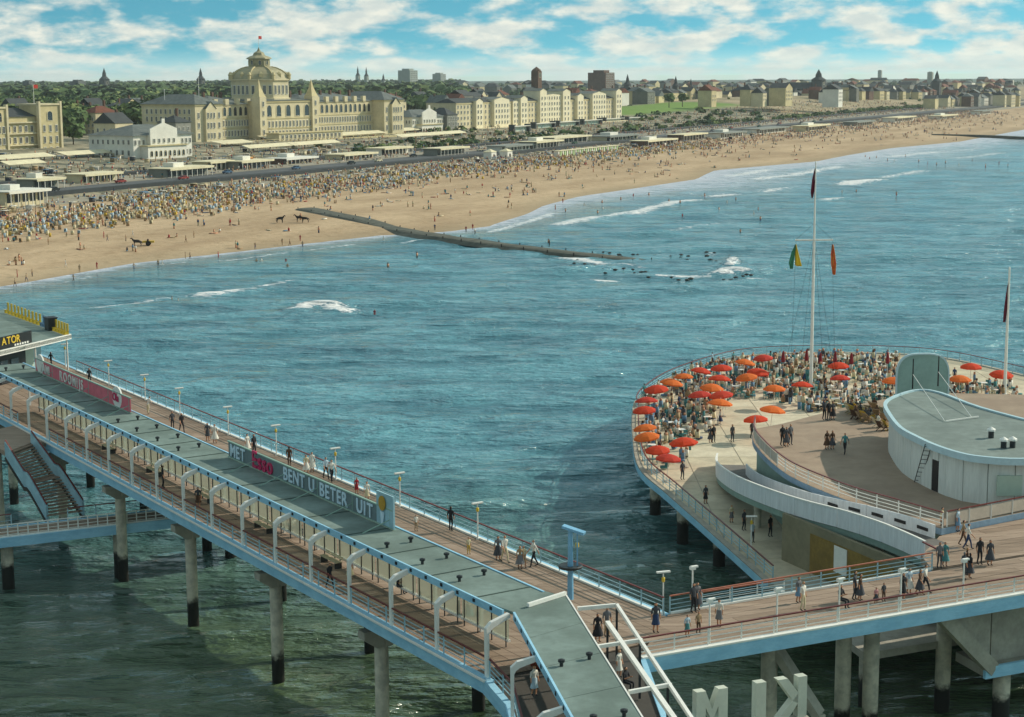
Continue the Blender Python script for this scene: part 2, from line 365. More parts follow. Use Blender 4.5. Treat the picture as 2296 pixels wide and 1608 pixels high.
def mapped(sc, rot=0.0):
    m = N('ShaderNodeMapping', t); m.inputs['Scale'].default_value = sc; m.inputs['Rotation'].default_value = (0, 0, rot)
    t.links.new(tc.outputs['Object'], m.inputs[0]); return m.outputs[0]
w1 = nz(1.0, 4, mapped((0.16, 0.42, 1), 0.10)); w2 = nz(1.0, 4, mapped((0.5, 1.3, 1), -0.12)); w3 = nz(1.0, 3, mapped((1.8, 4.5, 1), 0.05))
w0 = nz(1.0, 3, mapped((0.035, 0.11, 1), 0.06))
hh = mth(t, 'ADD', mth(t, 'MULTIPLY', w1, 1.0), mth(t, 'ADD', mth(t, 'MULTIPLY', w2, 0.30), mth(t, 'MULTIPLY', w3, 0.06)))
hh = mth(t, 'ADD', hh, mth(t, 'MULTIPLY', w0, 2.4))
bp = N('ShaderNodeBump', t); bp.inputs['Strength'].default_value = 1.0; bp.inputs['Distance'].default_value = 1.9
t.links.new(hh, bp.inputs['Height']); t.links.new(bp.outputs[0], b.inputs['Normal'])
sh_ = attr(t, 'shore'); fo_ = attr(t, 'foam')
depth = mixc(t, sstep(t, w0, 0.35, 0.65), lin('#457f8e'), lin('#67a5b2'))
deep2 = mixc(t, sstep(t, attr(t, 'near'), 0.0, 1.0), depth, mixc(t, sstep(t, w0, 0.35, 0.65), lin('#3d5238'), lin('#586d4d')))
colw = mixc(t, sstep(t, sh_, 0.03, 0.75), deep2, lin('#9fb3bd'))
fn = nz(1.0, 6, mapped((0.10, 0.30, 1), 0.35)); fn2 = nz(1.0, 5, mapped((0.55, 0.9, 1), 0.2))
fm = mth(t, 'ADD', mth(t, 'MULTIPLY', sh_, 0.95), mth(t, 'MULTIPLY', mth(t, 'SUBTRACT', fn, 0.5), 1.7))
f1 = mth(t, 'MULTIPLY', sstep(t, fm, 0.38, 0.95), 0.85)
f2 = sstep(t, mth(t, 'ADD', fo_, mth(t, 'MULTIPLY', mth(t, 'SUBTRACT', fn2, 0.5), 2.6)), 0.45, 0.95)
fmx = mth(t, 'MAXIMUM', f1, f2)
t.links.new(mixc(t, fmx, colw, mixc(t, f2, (0.62, 0.64, 0.72), (0.86, 0.87, 0.86))), b.inputs['Base Color'])
t.links.new(mth(t, 'MULTIPLY_ADD', fmx, 0.5, 0.10), b.inputs['Roughness'])
b.inputs['IOR'].default_value = 1.45; b.inputs['Specular IOR Level'].default_value = 0.75
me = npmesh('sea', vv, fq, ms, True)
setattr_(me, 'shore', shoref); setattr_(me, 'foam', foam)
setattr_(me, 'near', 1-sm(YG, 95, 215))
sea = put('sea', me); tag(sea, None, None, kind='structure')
# boulevard road and sea wall along the coast
def strip(name, s0, s1, d0, d1, dz, th, m, step=12):
    mb = MB(); n = int((s1-s0)/step); vs = []
    for i in range(n+1):
        s = s0+(s1-s0)*i/n
        for d in (d0, d1):
            x, y = SDp(s, d); z = gz(x, y)+dz; vs += [(x, y, z-th), (x, y, z)]
    fs = []
    for i in range(n):
        a = i*4; c = a+4; fs += [(a+1, a+3, c+3, c+1), (a, a+1, c+1, c), (a+3, a+2, c+2, c+3)]
    mb.add(vs, fs); return mb.build(name, m)
M_asph = mat('grey asphalt', '#5a5e60', 0.9, 0.12, 0.05, coords='Object'); M_pave = mat('pale paving', '#a19a88', 0.9, 0.12, 0.08)
M_wall = mat('dark basalt sea wall', '#3c4245', 0.9, 0.15, 0.1)
tag(strip('road', -350, 2400, 116, 128, 0.35, 0.8, M_asph), None, None, kind='structure')
tag(strip('promenade', -350, 2400, 128.5, 149, 0.5, 0.8, M_pave), None, None, kind='structure')
tag(strip('lower_promenade', -350, 2400, 96, 106, 0.25, 0.5, M_pave), None, None, kind='structure')
tag(strip('sea_wall', -350, 2400, 109.5, 110.6, 1.2, 1.6, M_wall), 'long dark basalt sea wall between the beach and the road', 'wall')
tag(strip('retaining_wall', -350, 2400, 150.6, 151.4, 1.0, 1.4, M_wall), 'long dark retaining wall along the upper side of the promenade', 'wall')
# ------------------------------------------------------------------ pier: shared builders
ZD0 = 9.5                                            # deck level of the pier
O_ = P(1090, 1522, ZD0); E_ = (P(91, 990, ZD0)-P(1021, 1500, ZD0)).normalized(); T_ = Vector((E_.y, -E_.x, 0))
def Q(s, t, z=ZD0): p = O_+E_*s+T_*t; p.z = z; return p
ANG = math.atan2(E_.y, E_.x)
def clip_poly(poly, clip):
    ar = sum(clip[i][0]*clip[(i+1) % len(clip)][1]-clip[(i+1) % len(clip)][0]*clip[i][1] for i in range(len(clip)))
    if ar < 0: clip = clip[::-1]
    out = [tuple(p[:2]) for p in poly]
    for i in range(len(clip)):
        a, b = clip[i], clip[(i+1) % len(clip)]; inp = out; out = []
        side = lambda p: (b[0]-a[0])*(p[1]-a[1])-(b[1]-a[1])*(p[0]-a[0])
        for j in range(len(inp)):
            p, q = inp[j], inp[(j+1) % len(inp)]; sp, sq = side(p), side(q)
            if sp >= 0: out.append(p)
            if sp*sq < 0: k = sp/(sp-sq); out.append((p[0]+(q[0]-p[0])*k, p[1]+(q[1]-p[1])*k))
        if not out: return []
    return out
def planks(parent, poly, d, w, L, z, mats=(M_plank, M_plank2), seed=1):
    """deck boards laid along direction d inside the convex outline poly, open joints between them"""
    r = random.Random(seed); d = Vector((d[0], d[1])).normalized(); n = Vector((-d.y, d.x)); pl = [tuple(p[:2]) for p in poly]
    a = [Vector(p).dot(d) for p in pl]; c = [Vector(p).dot(n) for p in pl]
    y = min(c); k = 0
    while y < max(c):
        x = min(a)-r.uniform(0, L)
        while x < max(a):
            q = [d*(x+.015)+n*(y+.015), d*(x+L-.015)+n*(y+.015), d*(x+L-.015)+n*(y+w-.015), d*(x+.015)+n*(y+w-.015)]
            cp = clip_poly([tuple(p) for p in q], pl)
            if len(cp) > 2: MB().prism(cp, z-0.06, z+r.uniform(0, .012)).build('plank', r.choice(mats), parent)
            x += L
        y += w; k += 1
POSTM = {}
def railing(name, label, pts, h=1.08, step=2.2, kerb=True, m=M_bluep, hand=M_red, rails=(0.28, 0.52, 0.76), group=None, panel=None):
    """post-and-rail fence along pts (points on the deck)"""
    pts = [Vector(p) for p in pts]; root = thing(name, label, 'railing', pts[0], 0, group); o = pts[0]; loc = [p-o for p in pts]
    key = (h, m.name)
    if key not in POSTM: POSTM[key] = MB().box(-.04, .04, -.04, .04, 0, h).mesh('post', m)
    for p in resample(loc, step): put('post', POSTM[key], root, p)
    MB().sweep(loc, .11, .07, h).build('handrail', hand, root)
    for r in rails: MB().sweep(loc, .04, .04, h*r).build('rail', m, root)
    if kerb: MB().sweep(loc, .22, .12, 0.0, 0.0).build('kerb', M_white, root)
    if panel:
        q = resample(loc, step)
        for a, b in zip(q, q[1:]):
            e = (b-a)*0.02; MB().sweep([a+e, b-e], .05, h*.78, .14).build('panel', panel, root)
    return root
def mk_lamp():
    pole = MB().tube((0, 0, 0), (0, 0, 2.55), .055, .04, 8).lathe([(.11, 0), (.11, .12), (.06, .2)], 8).mesh('pole', M_white)
    arm = MB().box(-.42, .42, -.10, .10, 2.55, 2.64).box(-.38, .38, -.07, .07, 2.52, 2.55, 1).mesh('lamp_head', [M_white, M_glass])
    lan = MB().lathe([(.03, 1.95), (.10, 2.02), (.11, 2.22), (.03, 2.32)], 8).mesh('lantern', M_yel)
    return pole, arm, lan
LAMP = mk_lamp()
def lamp(p, rot, label, group='lamp posts along the far rail'):
    r = thing('lamp_post', label, 'lamp post', p, rot, group)
    put('pole', LAMP[0], r); put('lamp_head', LAMP[1], r); put('lantern', LAMP[2], r); return r
mcol = bpy.data.materials.new('sea worn concrete pile'); mcol.use_nodes = True; t = mcol.node_tree; b = t.nodes['Principled BSDF']
tc = N('ShaderNodeTexCoord', t); sp = N('ShaderNodeSeparateXYZ', t); g_ = N('ShaderNodeNewGeometry', t); t.links.new(g_.outputs['Position'], sp.inputs[0])
nn = nz(1.4, 5)
wl = sstep(t, mth(t, 'ADD', sp.outputs[2], mth(t, 'MULTIPLY', nn, 1.6)), 3.3, 2.6)
t.links.new(mixc(t, wl, mixc(t, sstep(t, nn, .35, .65), lin('#a8a391'), lin('#cbc4ad')), lin('#14170f')), b.inputs['Base Color']); b.inputs['Roughness'].default_value = .8
def pile(parent, x, y, ztop, r=0.55, head=None):
    mb = MB().lathe([(r, -3), (r, ztop)], 14, (x, y, 0)); o = mb.build('column', mcol, parent, True)
    if head:
        d = Vector(head).normalized(); n = Vector((-d.y, d.x, 0)); c = Vector((x, y, ztop))
        hb = MB()
        for e in (-1, 1):
            pass
        L, w = 1.35, .42
        prof = [(-L, 0), (-L, -.5), (-.5, -1.1), (.5, -1.1), (L, -.5), (L, 0)]
        vs = [c+d*a+n*(-w)+Vector((0, 0, zz)) for a, zz in prof]+[c+d*a+n*w+Vector((0, 0, zz)) for a, zz in prof]; k = len(prof)
        hb.add(vs, [tuple(range(k)), tuple(range(2*k-1, k-1, -1))]+[(i, (i+1) % k, (i+1) % k+k, i+k) for i in range(k)])
        hb.build('column_head', M_conc, parent)
    return o
# ------------------------------------------------------------------ long covered walkway (left)
pw = thing('pier_walkway', 'long boarded pier walkway with pale blue edge beams running left to the pavilion', 'pier')
S1 = 142.0; WID = 14.7
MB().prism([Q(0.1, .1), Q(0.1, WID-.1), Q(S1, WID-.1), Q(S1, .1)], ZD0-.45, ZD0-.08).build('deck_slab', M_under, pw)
planks(pw, [Q(0, .25), Q(0, WID-.2), Q(S1, WID-.2), Q(S1, .25)], E_, .74, 14.0, ZD0, seed=3)
for tt in (0.0, WID):
    MB().beam(Q(-.5 if tt == 0 else 3.4, tt, ZD0-.36), Q(S1, tt, ZD0-.36), .4, .82).build('edge_beam', M_beam, pw)
MB().beam(Q(-.4, -.32, ZD0+.02), Q(S1, -.32, ZD0+.02), .14, .10).build('ledge', M_white, pw)
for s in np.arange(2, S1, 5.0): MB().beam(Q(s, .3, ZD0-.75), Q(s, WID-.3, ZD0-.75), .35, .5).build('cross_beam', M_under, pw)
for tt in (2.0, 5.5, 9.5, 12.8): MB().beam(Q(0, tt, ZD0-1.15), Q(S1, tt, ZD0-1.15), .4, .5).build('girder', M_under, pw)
for i in range(9):
    s = 14.5+15*i
    for tt, ds in ((1.5, 0), (10.2, 3.0)):
        p = Q(s+ds, tt); pile(pw, p.x, p.y, ZD0-1.4, .43, tuple(T_))
# far rail, near rail
railing('railing', 'long sea-side railing with red top rail beyond the covered walkway', [Q(108, WID-.25), Q(3.4, WID-.25)])
railing('railing', 'near railing with red top rail under the white canopy posts', [Q(73.0, .12), Q(0.2, .12)], kerb=False)
railing('railing', 'short railing beyond the stair head at the left edge', [Q(100, .12), Q(82.2, .12)], kerb=False)
lamp_s = [(161,822),(237,865),(319,899),(410,930),(514,976),(629,1020),(760,1076),(911,1135),(1089,1207)]
for i, (u, v) in enumerate(lamp_s):
    p = P(u, v, ZD0); d = p-O_; s = d.dot(E_)
    lamp(Q(s, WID-.45), ANG+math.pi/2, 'white lamp post with flat head on the sea rail, %s from the pavilion' % ordw(i))
# ------------------------------------------------------------------ canopy over the walkway
cn = thing('walkway_canopy', 'long flat grey-green canopy roof over the walkway on curved white posts', 'canopy')
RT0, RT1, RZ = 1.35, 4.95, 12.9
tl = P(1155, 1374, RZ); tr = P(1268, 1338, RZ); tl2 = P(1268, 1578, RZ); tr2 = P(1420, 1582, RZ)
rs = [96.0, 92, 87, 82, 77, 72, 66.5, 61.2, 55.9, 50.6, 45.3, 40, 34.7, 29.4, 24.1, 18.8, 13.5, 8.2, 3.2]
for a, b in zip(rs, rs[1:]):
    MB().prism([Q(a-.02, RT0), Q(a-.02, RT1), Q(b+.02, RT1), Q(b+.02, RT0)], RZ-.16, RZ).build('roof_panel', M_roof, cn)
seam = mat('dark roof seam', '#4d5f58', .9, .1, 1)
for a in rs[1:]: MB().beam(Q(a, RT0+.05, RZ+.015), Q(a, RT1-.05, RZ+.015), .09, .05).build('seam', seam, cn)
endq = [Q(3.18, RT0), Q(3.18, RT1), tr, tl]
MB().prism(endq, RZ-.16, RZ).build('roof_panel', M_roof, cn)
MB().sweep([Q(96, RT0-.07, RZ-.34), Q(0.3, RT0-.07, RZ-.34)], .12, .42).build('fascia', M_beam, cn)
MB().sweep([Q(96, RT1+.07, RZ-.34), Q(2.0, RT1+.07, RZ-.34)], .12, .39).build('fascia', M_beam, cn)
dot = MB().box(-.09, .09, -.05, .05, -.09, .09).mesh('downlight', M_black)
for s in np.arange(1.4, 95, 1.75): put('downlight', dot, cn, Q(s, RT0-.14, RZ-.10), ANG)
cpm = MB()                                           # curved white post with arm, local +Y = across the pier
L = [(0, 0, 0), (0, 0, 2.2), (0, .08, 2.55), (0, .28, 2.85), (0, .6, 3.02), (0, 1.35, 3.2)]
for i, (a, b) in enumerate(zip(L, L[1:])): cpm.beam(Vector(a), Vector(b)+(Vector(b)-Vector(a)).normalized()*.05, .20, .13+.05*i if i < 4 else .26, up=(1, 0, 0))
def capsule(): pass
arm_pts = [(0.12, 0, 0.0), (.14, 0, 2.4), (.26, .04, 2.66), (.28, .3, 2.88), (.2, 1.4, 3.22)]
def bent(pts, name, m, wid=.2):
    """bar of varying depth bent in the YZ plane"""
    mb = MB(); n = len(pts); vs = []
    for i, (dp, y, z) in enumerate(pts):
        a = pts[max(0, i-1)]; c = pts[min(n-1, i+1)]; d = Vector((0, c[1]-a[1], c[2]-a[2])).normalized(); q = Vector((0, d.z, -d.y))
        for sx, sq in ((-1, -1), (1, -1), (1, 1), (-1, 1)): vs.append(Vector((sx*wid/2, y, z))+q*sq*dp/2)
    fs = [(3, 2, 1, 0), tuple((n-1)*4+k for k in range(4))]
    for i in range(n-1):
        for k in range(4): l = (k+1) % 4; fs.append((i*4+k, i*4+l, i*4+4+l, i*4+4+k))
    mb.add(vs, fs); return mb.mesh(name, m)
cpost = bent([(d*1.2, y, z) for d, y, z in arm_pts], 'post', M_white, .26)
rotT = math.atan2(T_.y, T_.x)-math.pi/2
for i in range(18): put('post', cpost, cn, Q(0.1+5.25*i, .12, ZD0), rotT)
ipost = MB().box(-.09, .09, -.09, .09, 0, RZ-.17-ZD0).mesh('inner_post', M_white)
for i in range(18): put('inner_post', ipost, cn, Q(1.6+5.25*i, 3.95, ZD0), rotT)
for i in range(18): MB().beam(Q(1.6+5.25*i, RT0+.02, RZ-.25), Q(1.6+5.25*i, RT1, RZ-.25), .14, .18).build('rafter', M_white, cn)
# roof vents in pairs
ventm = MB().lathe([(.09, 0), (.09, .22), (.17, .22), (.17, .34), (.05, .38)], 8).mesh('roof_vent', M_dark)
for s in (92, 60.8, 56.5, 52, 47.7, 14.5, 10.2, 6.0):
    for tt in (2.2, 4.0): put('roof_vent', ventm, cn, Q(s+tt*.15, tt, RZ))
# glazed wind screen under the canopy
ws = thing('windscreen', 'low glazed windscreen with dark mullions along the middle of the covered walkway', 'windscreen')
TW = 3.7
M_frost = bpy.data.materials.new('frosted green glass'); M_frost.use_nodes = True; t = M_frost.node_tree; bb = t.nodes['Principled BSDF']; bb.inputs['Base Color'].default_value = (*lin('#a9b0a4'), 1); bb.inputs['Roughness'].default_value = .35
trn = N('ShaderNodeBsdfTranslucent', t); trn.inputs[0].default_value = (*lin('#c9c8b8'), 1); mxs = N('ShaderNodeMixShader', t); mxs.inputs[0].default_value = .32
t.links.new(bb.outputs[0], mxs.inputs[1]); t.links.new(trn.outputs[0], mxs.inputs[2]); tpt = N('ShaderNodeBsdfTransparent', t); tpt.inputs[0].default_value = (.88, .93, .89, 1); mx2 = N('ShaderNodeMixShader', t); mx2.inputs[0].default_value = .55; t.links.new(mxs.outputs[0], mx2.inputs[1]); t.links.new(tpt.outputs[0], mx2.inputs[2]); t.links.new(mx2.outputs[0], t.nodes['Material Output'].inputs[0])
for i in range(16):
    s0 = 3.5+5.25*i
    MB().beam(Q(s0, TW, ZD0+.42), Q(s0+5.1, TW, ZD0+.42), .16, .14).build('bottom_rail', M_white, ws)
    MB().beam(Q(s0, TW, ZD0+1.72), Q(s0+5.1, TW, ZD0+1.72), .12, .10).build('top_rail', M_white, ws)
    MB().beam(Q(s0+.05, TW, ZD0+1.08), Q(s0+5.05, TW, ZD0+1.08), .03, 1.18).build('pane', M_frost, ws)
    for k in range(4):
        s = s0+.25+k*1.5; MB().beam(Q(s, TW-.06, ZD0), Q(s, TW-.06, ZD0+1.72), .07, .07).build('mullion', M_dark, ws)
# benches by the windscreen
bt = MB(); bt.box(-1.2, 1.2, -.22, .22, .42, .48)
for i, s in enumerate((24, 34.5, 45, 55.5, 66)):
    r = thing('park_bench', 'cream bench against the windscreen, %s from the near end of the walkway' % ordw(i), 'bench', Q(s, TW-.75), ANG, 'benches along the windscreen')
    for yy in (-.18, -.06, .06, .18): MB().box(-1.2, 1.2, yy-.05, yy+.05, .42, .46).build('slat', CL['cream'], r)
    for yy in (.55, .68): MB().box(-1.2, 1.2, -.28, -.24, yy, yy+.09).build('backrest', CL['cream'], r)
    for xx in (-1, 1): MB().box(xx-.05, xx+.05, -.28, .2, 0, .42).build('leg', M_dark, r)
# branch of the canopy towards the tower
ct = thing('tower_canopy', 'short grey-green canopy branch turning towards the viewer', 'canopy')
d2 = (tl2-tl).normalized(); far_l = tl+d2*22; far_r = tr+(tr2-tr).normalized()*24
tlo = Vector((tl.x, tl.y, RZ))
N_ = 5
for i in range(N_):
    a, b = i/N_, (i+1)/N_
    MB().prism([tl.lerp(far_l, a+.001), tr.lerp(far_r, a+.001), tr.lerp(far_r, b-.001), tl.lerp(far_l, b-.001)], RZ-.12, RZ+.05).build('roof_panel', M_roof, ct)
MB().sweep([tl+Vector((0, -.1, -.34)), far_l+Vector((0, 0, -.34))], .12, .42, 0, -.06).build('fascia', M_beam, ct)
MB().sweep([tr+Vector((0, 0, -.28)), far_r+Vector((0, 0, -.28))], .08, .36, 0, .05).build('fascia', M_white, ct)
MB().beam(tl.lerp(tr, .25)+Vector((0, .12, .16)), tr+Vector((0, .12, .16)), .18, .2).build('joint_cover', M_white, ct)
for i in range(8): put('downlight', dot, ct, tl.lerp(far_l, .04+i*.085)+Vector((-.12, 0, -.1)), math.atan2(d2.y, d2.x))
for i in range(3):
    p = tl.lerp(far_l, .30+.32*i); a = math.atan2((tr-tl).y, (tr-tl).x)
    put('post', cpost, ct, (p.x-1.25, p.y-.2, ZD0), -math.pi/2+.12)
    q = tr.lerp(far_r, .1+.3*i); put('inner_post', ipost, ct, (q.x-.25, q.y, ZD0), 0)
for f in (.42, .75):
    for g in (.25, .75):
        p = tl.lerp(far_l, f).lerp(tr.lerp(far_r, f), g); put('roof_vent', ventm, ct, p+Vector((0, 0, .05)))
# dark orange column under the corner of the canopy
ko = thing('ticket_kiosk', 'small rust-red round kiosk under the canopy corner', 'kiosk', tl.lerp(tr, .45)*1.0+Vector((.3, .2, -RZ+ZD0)))
MB().lathe([(.75, 0), (.75, 2.4), (.82, 2.45), (.82, 2.6), (.2, 2.7)], 16).build('drum', mat('rust red paint', '#a8482a', .6, .15, 2), ko, True)
MB().box(-.5, .5, -.8, -.72, 1.1, 1.9).build('window', M_glass, ko)
# ------------------------------------------------------------------ junction deck + right walkway + plaza
RN0, RN1 = P(1437, 1477, ZD0), P(2284, 1333, ZD0); RF0, RF1 = P(1500, 1376, ZD0), P(2087, 1276, ZD0)
dR = (RN1-RN0).normalized(); nR = Vector((-dR.y, dR.x, 0)); RNe = RN1+dR*26
DKC = P(2110, 1185, 9.95)                            # corner of the raised deck
jn = thing('junction_deck', 'boarded deck where the covered walkway meets the tower and the right-hand bridge', 'deck')
TPl = P(1140, 1580, ZD0); tpd = (TPl-O_).normalized()
jp = [O_, Q(0, WID), RF0, RN0, P(1530, 1580, ZD0), P(1530, 1580, ZD0)+Vector((1.2, -14, 0)), TPl+Vector((1.2, -14, 0)), TPl]
jc = [O_+Vector((0.02, -.02, 0)), Q(-.02, WID), RF0, RN0, RN0+Vector((1.0, -20, 0)), TPl+Vector((1.2, -14, 0)), TPl]
MB().prism(jc, ZD0-.5, ZD0-.09).build('deck_slab', M_under, jn)
planks(jn, jc, E_, .74, 14.0, ZD0-.004, seed=9)
MB().sweep([O_+Vector((0, 0, -.77)), TPl+Vector((0, 0, -.77)), TPl+Vector((1.2, -14, -.77))], .4, .82).build('edge_beam', M_beam, jn)
MB().sweep([RN0+Vector((.1, 0, -.77)), RN0+Vector((1.0, -20, -.77))], .3, .8).build('edge_beam', M_beam, jn)
for (x, y) in ((1.2, 84), (5.8, 84)): pile(jn, x, y, ZD0-.5, .6)
railing('railing', 'short railing turning towards the viewer at the bottom of the walkway', [O_+Vector((.2, -.1, 0)), TPl+Vector((.25, 0, 0)), TPl+Vector((1.3, -12, 0))], kerb=False)
tp = thing('tower_platform', 'deck of the viewing tower under the giant letters', 'deck')
MB().prism([(9.0, 78.4), (26, 79.8), (26, 62), (9.0, 62)], ZD0-.5, ZD0).build('deck_slab', M_conc, tp)
for x in (12, 23):
    for y in (65, 80): pile(tp, x, y, ZD0-.5, .6)
rb = thing('pier_bridge', 'boarded bridge with pale blue beam crossing at right towards the round terrace', 'pier')
brp = [RN0, RNe, RNe+nR*6.6, RF0+dR*.0]
MB().prism([RN0+nR*.1, RNe+nR*.1, RNe+nR*6.5, RF0-nR*.05], ZD0-.45, ZD0-.08).build('deck_slab', M_under, rb)
planks(rb, [RN0+nR*.2, RNe+nR*.2, RNe+nR*6.5, RF0], dR, .74, 12.0, ZD0, seed=5)
MB().sweep([RN0+Vector((0, 0, -.80)), RNe+Vector((0, 0, -.80))], .4, .82).build('edge_beam', M_beam, rb)
MB().sweep([RN0+Vector((0, 0, .02)), RNe+Vector((0, 0, .02))], .46, .10).build('edge_cap', M_white, rb)
MB().sweep([RF0+Vector((0, 0, -.9)), RF1+Vector((0, 0, -.9))], .3, .8).build('edge_beam', M_beam, rb)
for k in range(12): MB().beam(RN0+dR*(2+4*k)+nR*.3+Vector((0, 0, -.75)), RN0+dR*(2+4*k)+nR*6.2+Vector((0, 0, -.75)), .35, .5).build('cross_beam', M_under, rb)
for (x, y, r) in ((15.2, 98.6, .5), (20.4, 102.6, .5), (22.0, 102.0, .5), (27.6, 106.5, .5), (37, 107.5, .5)): pile(rb, x, y, ZD0-.5, r)
railing('railing', 'near railing of the right-hand bridge with lamp posts', [RN0+nR*.12, RNe+nR*.12], kerb=False, m=M_white, group=None)
railing('railing', 'white far railing of the right-hand bridge with a bench-like kerb', [RF0+nR*-.1, RF1+nR*-.1], m=M_bluep, hand=mat('salmon handrail paint', '#b56b4f', .45, .1, 2))
pts_r = [(1581,1442),(1730,1416),(1872,1394),(2010,1371),(2144,1345),(2274,1317)]
boxh = MB().box(-.16, .16, -.12, .12, 2.5, 2.68).box(-.10, .34, -.1, .1, 2.62, 2.72).mesh('lamp_head', M_white)
polem = MB().tube((0, 0, 0), (0, 0, 2.55), .06, .045, 8).mesh('pole', M_white)
for i, (u, v) in enumerate(pts_r):
    p = P(u, v, ZD0); k = (p-RN0).dot(dR); r = thing('lamp_post', 'slim white lamp post on the near rail of the right bridge, %s from the pergola' % ordw(i), 'lamp post', RN0+dR*k+nR*.25, math.atan2(dR.y, dR.x), 'lamp posts on the right bridge')
    put('pole', polem, r); put('lamp_head', boxh, r)
r = thing('lamp_post', 'slim white lamp post with small box head at the far corner rail', 'lamp post', P(1548, 1366, ZD0)+nR*-.2, .4); put('pole', polem, r); put('lamp_head', boxh, r)
lamp(P(1497, 1374, ZD0)+Vector((-.3, -.3, 0)), .3, 'white T-headed lamp post at the corner of the two railings', None)
railing('railing', 'salmon-topped bench railing along the far side of the bridge corner', [RF0+dR*2.6+nR*.5, RF0+dR*8.5+nR*.5], h=.8, m=M_white, hand=mat('salmon handrail paint', ''), rails=(.35, .65))
pz = thing('entrance_plaza', 'tan boarded plaza where the bridge meets the raised deck', 'deck')
pzp = [RF1+nR*.02, P(2087, 1245, ZD0), Vector((26.9, 112.2, 0)), DKC+Vector((-.2, .3, 0)), DKC+Vector((30, 19, 0)), RNe+nR*6.62]
MB().prism([RF1+nR*.02, Vector((27.0, 110.9, 0)), DKC+Vector((-.1, -.1, 0)), DKC+Vector((30, 18.7, 0)), RNe+nR*6.62, RF1+dR*.02], ZD0-.5, ZD0-.06).build('deck_slab', M_plank, pz)
planks(pz, [RF1+nR*.02+dR*.05, Vector((27.05, 111.0, 0)), DKC+Vector((.05, -.15, 0)), DKC+Vector((30, 18.6, 0)), RNe+nR*6.64], dR, .9, 14.0, ZD0-.002, seed=6)
# stair down to the landing at bottom right
sw = thing('landing_stair', 'grey concrete stair and landing under the right end of the bridge', 'stairs')
a = RN0+dR*21.5+nR*1.0; a.z = ZD0-.9; bq = P(2225, 1500, 4.3)
MB().beam(a, bq, .5, .9).build('stringer', M_conc, sw)
MB().prism([bq+Vector((-.6, -.3, 0)), bq+Vector((9, 4.0, 0)), bq+Vector((8, 7, 0)), bq+Vector((-1.6, 2.7, 0))], 3.9, 4.5).build('landing_slab', M_conc, sw)
MB().sweep([bq+Vector((-.6, -.4, -.5)), bq+Vector((9, 3.9, -.5))], .25, .75).build('edge_beam', M_beam, sw)
MB().prism([bq+Vector((.1, .8, 0)), bq+Vector((8, 4.4, 0)), bq+Vector((7.6, 5, 0)), bq+Vector((-.2, 1.4, 0))], 4.5, ZD0-.5).build('wall', M_conc, sw)
mbw = MB(); w0 = a+nR*.6; w1 = bq+nR*.6+Vector((.2, 0, .4)); mbw.add([w0, w1, Vector((w1.x, w1.y, ZD0-.5)), w0+Vector((.05, 0, .4)), w0+nR*.2, w1+nR*.2, Vector((w1.x, w1.y, ZD0-.5))+nR*.2, w0+nR*.2+Vector((.05, 0, .4))], [(0,1,2,3),(7,6,5,4),(0,4,5,1),(1,5,6,2),(2,6,7,3),(3,7,4,0)])
mbw.build('side_wall', M_conc, sw)
for i in range(14): q = a.lerp(bq, (i+.5)/14); MB().beam(q+nR*.1+Vector((0, 0, .35)), q+nR*1.6+Vector((0, 0, .35)), .3, .08).build('tread', M_conc, sw)
pile(sw, bq.x+1.0, bq.y+1.3, 3.9, .55)
s2 = thing('under_stair', 'steep concrete stair under the middle of the bridge', 'stairs')
a = P(1760, 1440, 8.2)+nR*2; bq2 = a+Vector((3.0, -1.5, -4.6))
MB().beam(a, bq2, 1.1, .45).build('flight', M_conc, s2); pile(s2, bq2.x, bq2.y, bq2.z, .4)
MB().beam(a, a+nR*2.0+Vector((-1, 0, .8)), .5, .3).build('bracket', M_conc, s2)
# pergola frame
pg = thing('pergola_frame', 'open white steel frame beside the tower canopy', 'pergola')
def X(u, v): return P(u, v, 12.6)
A0, B0 = X(1295, 1365), X(1383, 1357); dB = (X(1530, 1580)-B0).normalized(); dA = (X(1420, 1580)-A0).normalized(); M0 = X(1352, 1378)
M1d = (X(1490, 1580)-X(1365, 1400)).normalized()
MB().beam(A0, B0, .16, .2).build('beam', M_white, pg); MB().beam(B0, B0+dB*24, .16, .2).build('beam', M_white, pg)
MB().beam(X(1362, 1396), X(1362, 1396)+M1d*22, .24, .2).build('beam', M_white, pg)
for u0, v0, u1, v1 in ((1340,1450,1440,1435),(1410,1552,1505,1535)): MB().beam(X(u0, v0), X(u1, v1), .16, .18).build('cross_bar', M_white, pg)
for q in (B0, B0+dB*6.0, B0+dB*12.3, X(1362, 1398)): MB().beam((q.x, q.y, ZD0), (q.x, q.y, 12.5), .12, .12).build('post', M_dark, pg)
# signal mast with ring
M_mast = mat('sky blue mast paint', '#7db6d8', .5, .08, 1)
mp_ = P(1279, 1344, ZD0); ms_ = thing('light_mast', 'tall blue mast with a dark ring and slanted lamp at the canopy corner', 'mast', mp_, 0)
MB().tube((0, 0, 0), (0, 0, 4.3), .2, .14, 10).build('pole', M_mast, ms_)
MB().lathe([(.2, 1.95), (.72, 2.0), (.75, 2.12), (.70, 2.16), (.2, 2.1)], 20).build('ring', M_dark, ms_)
MB().beam((.42, 0, 2.1), (.42, 0, 4.2), .09, .09).build('stay', M_mast, ms_)
MB().beam((-.45, .2, 4.55), (.85, -.25, 4.2), .5, .16).build('lamp_head', M_mast, ms_)
MB().lathe([(.02, 3.2), (.11, 3.25), (.11, 3.5), (.02, 3.55)], 8, (.42, .14, 0)).build('lantern', M_yel, ms_)
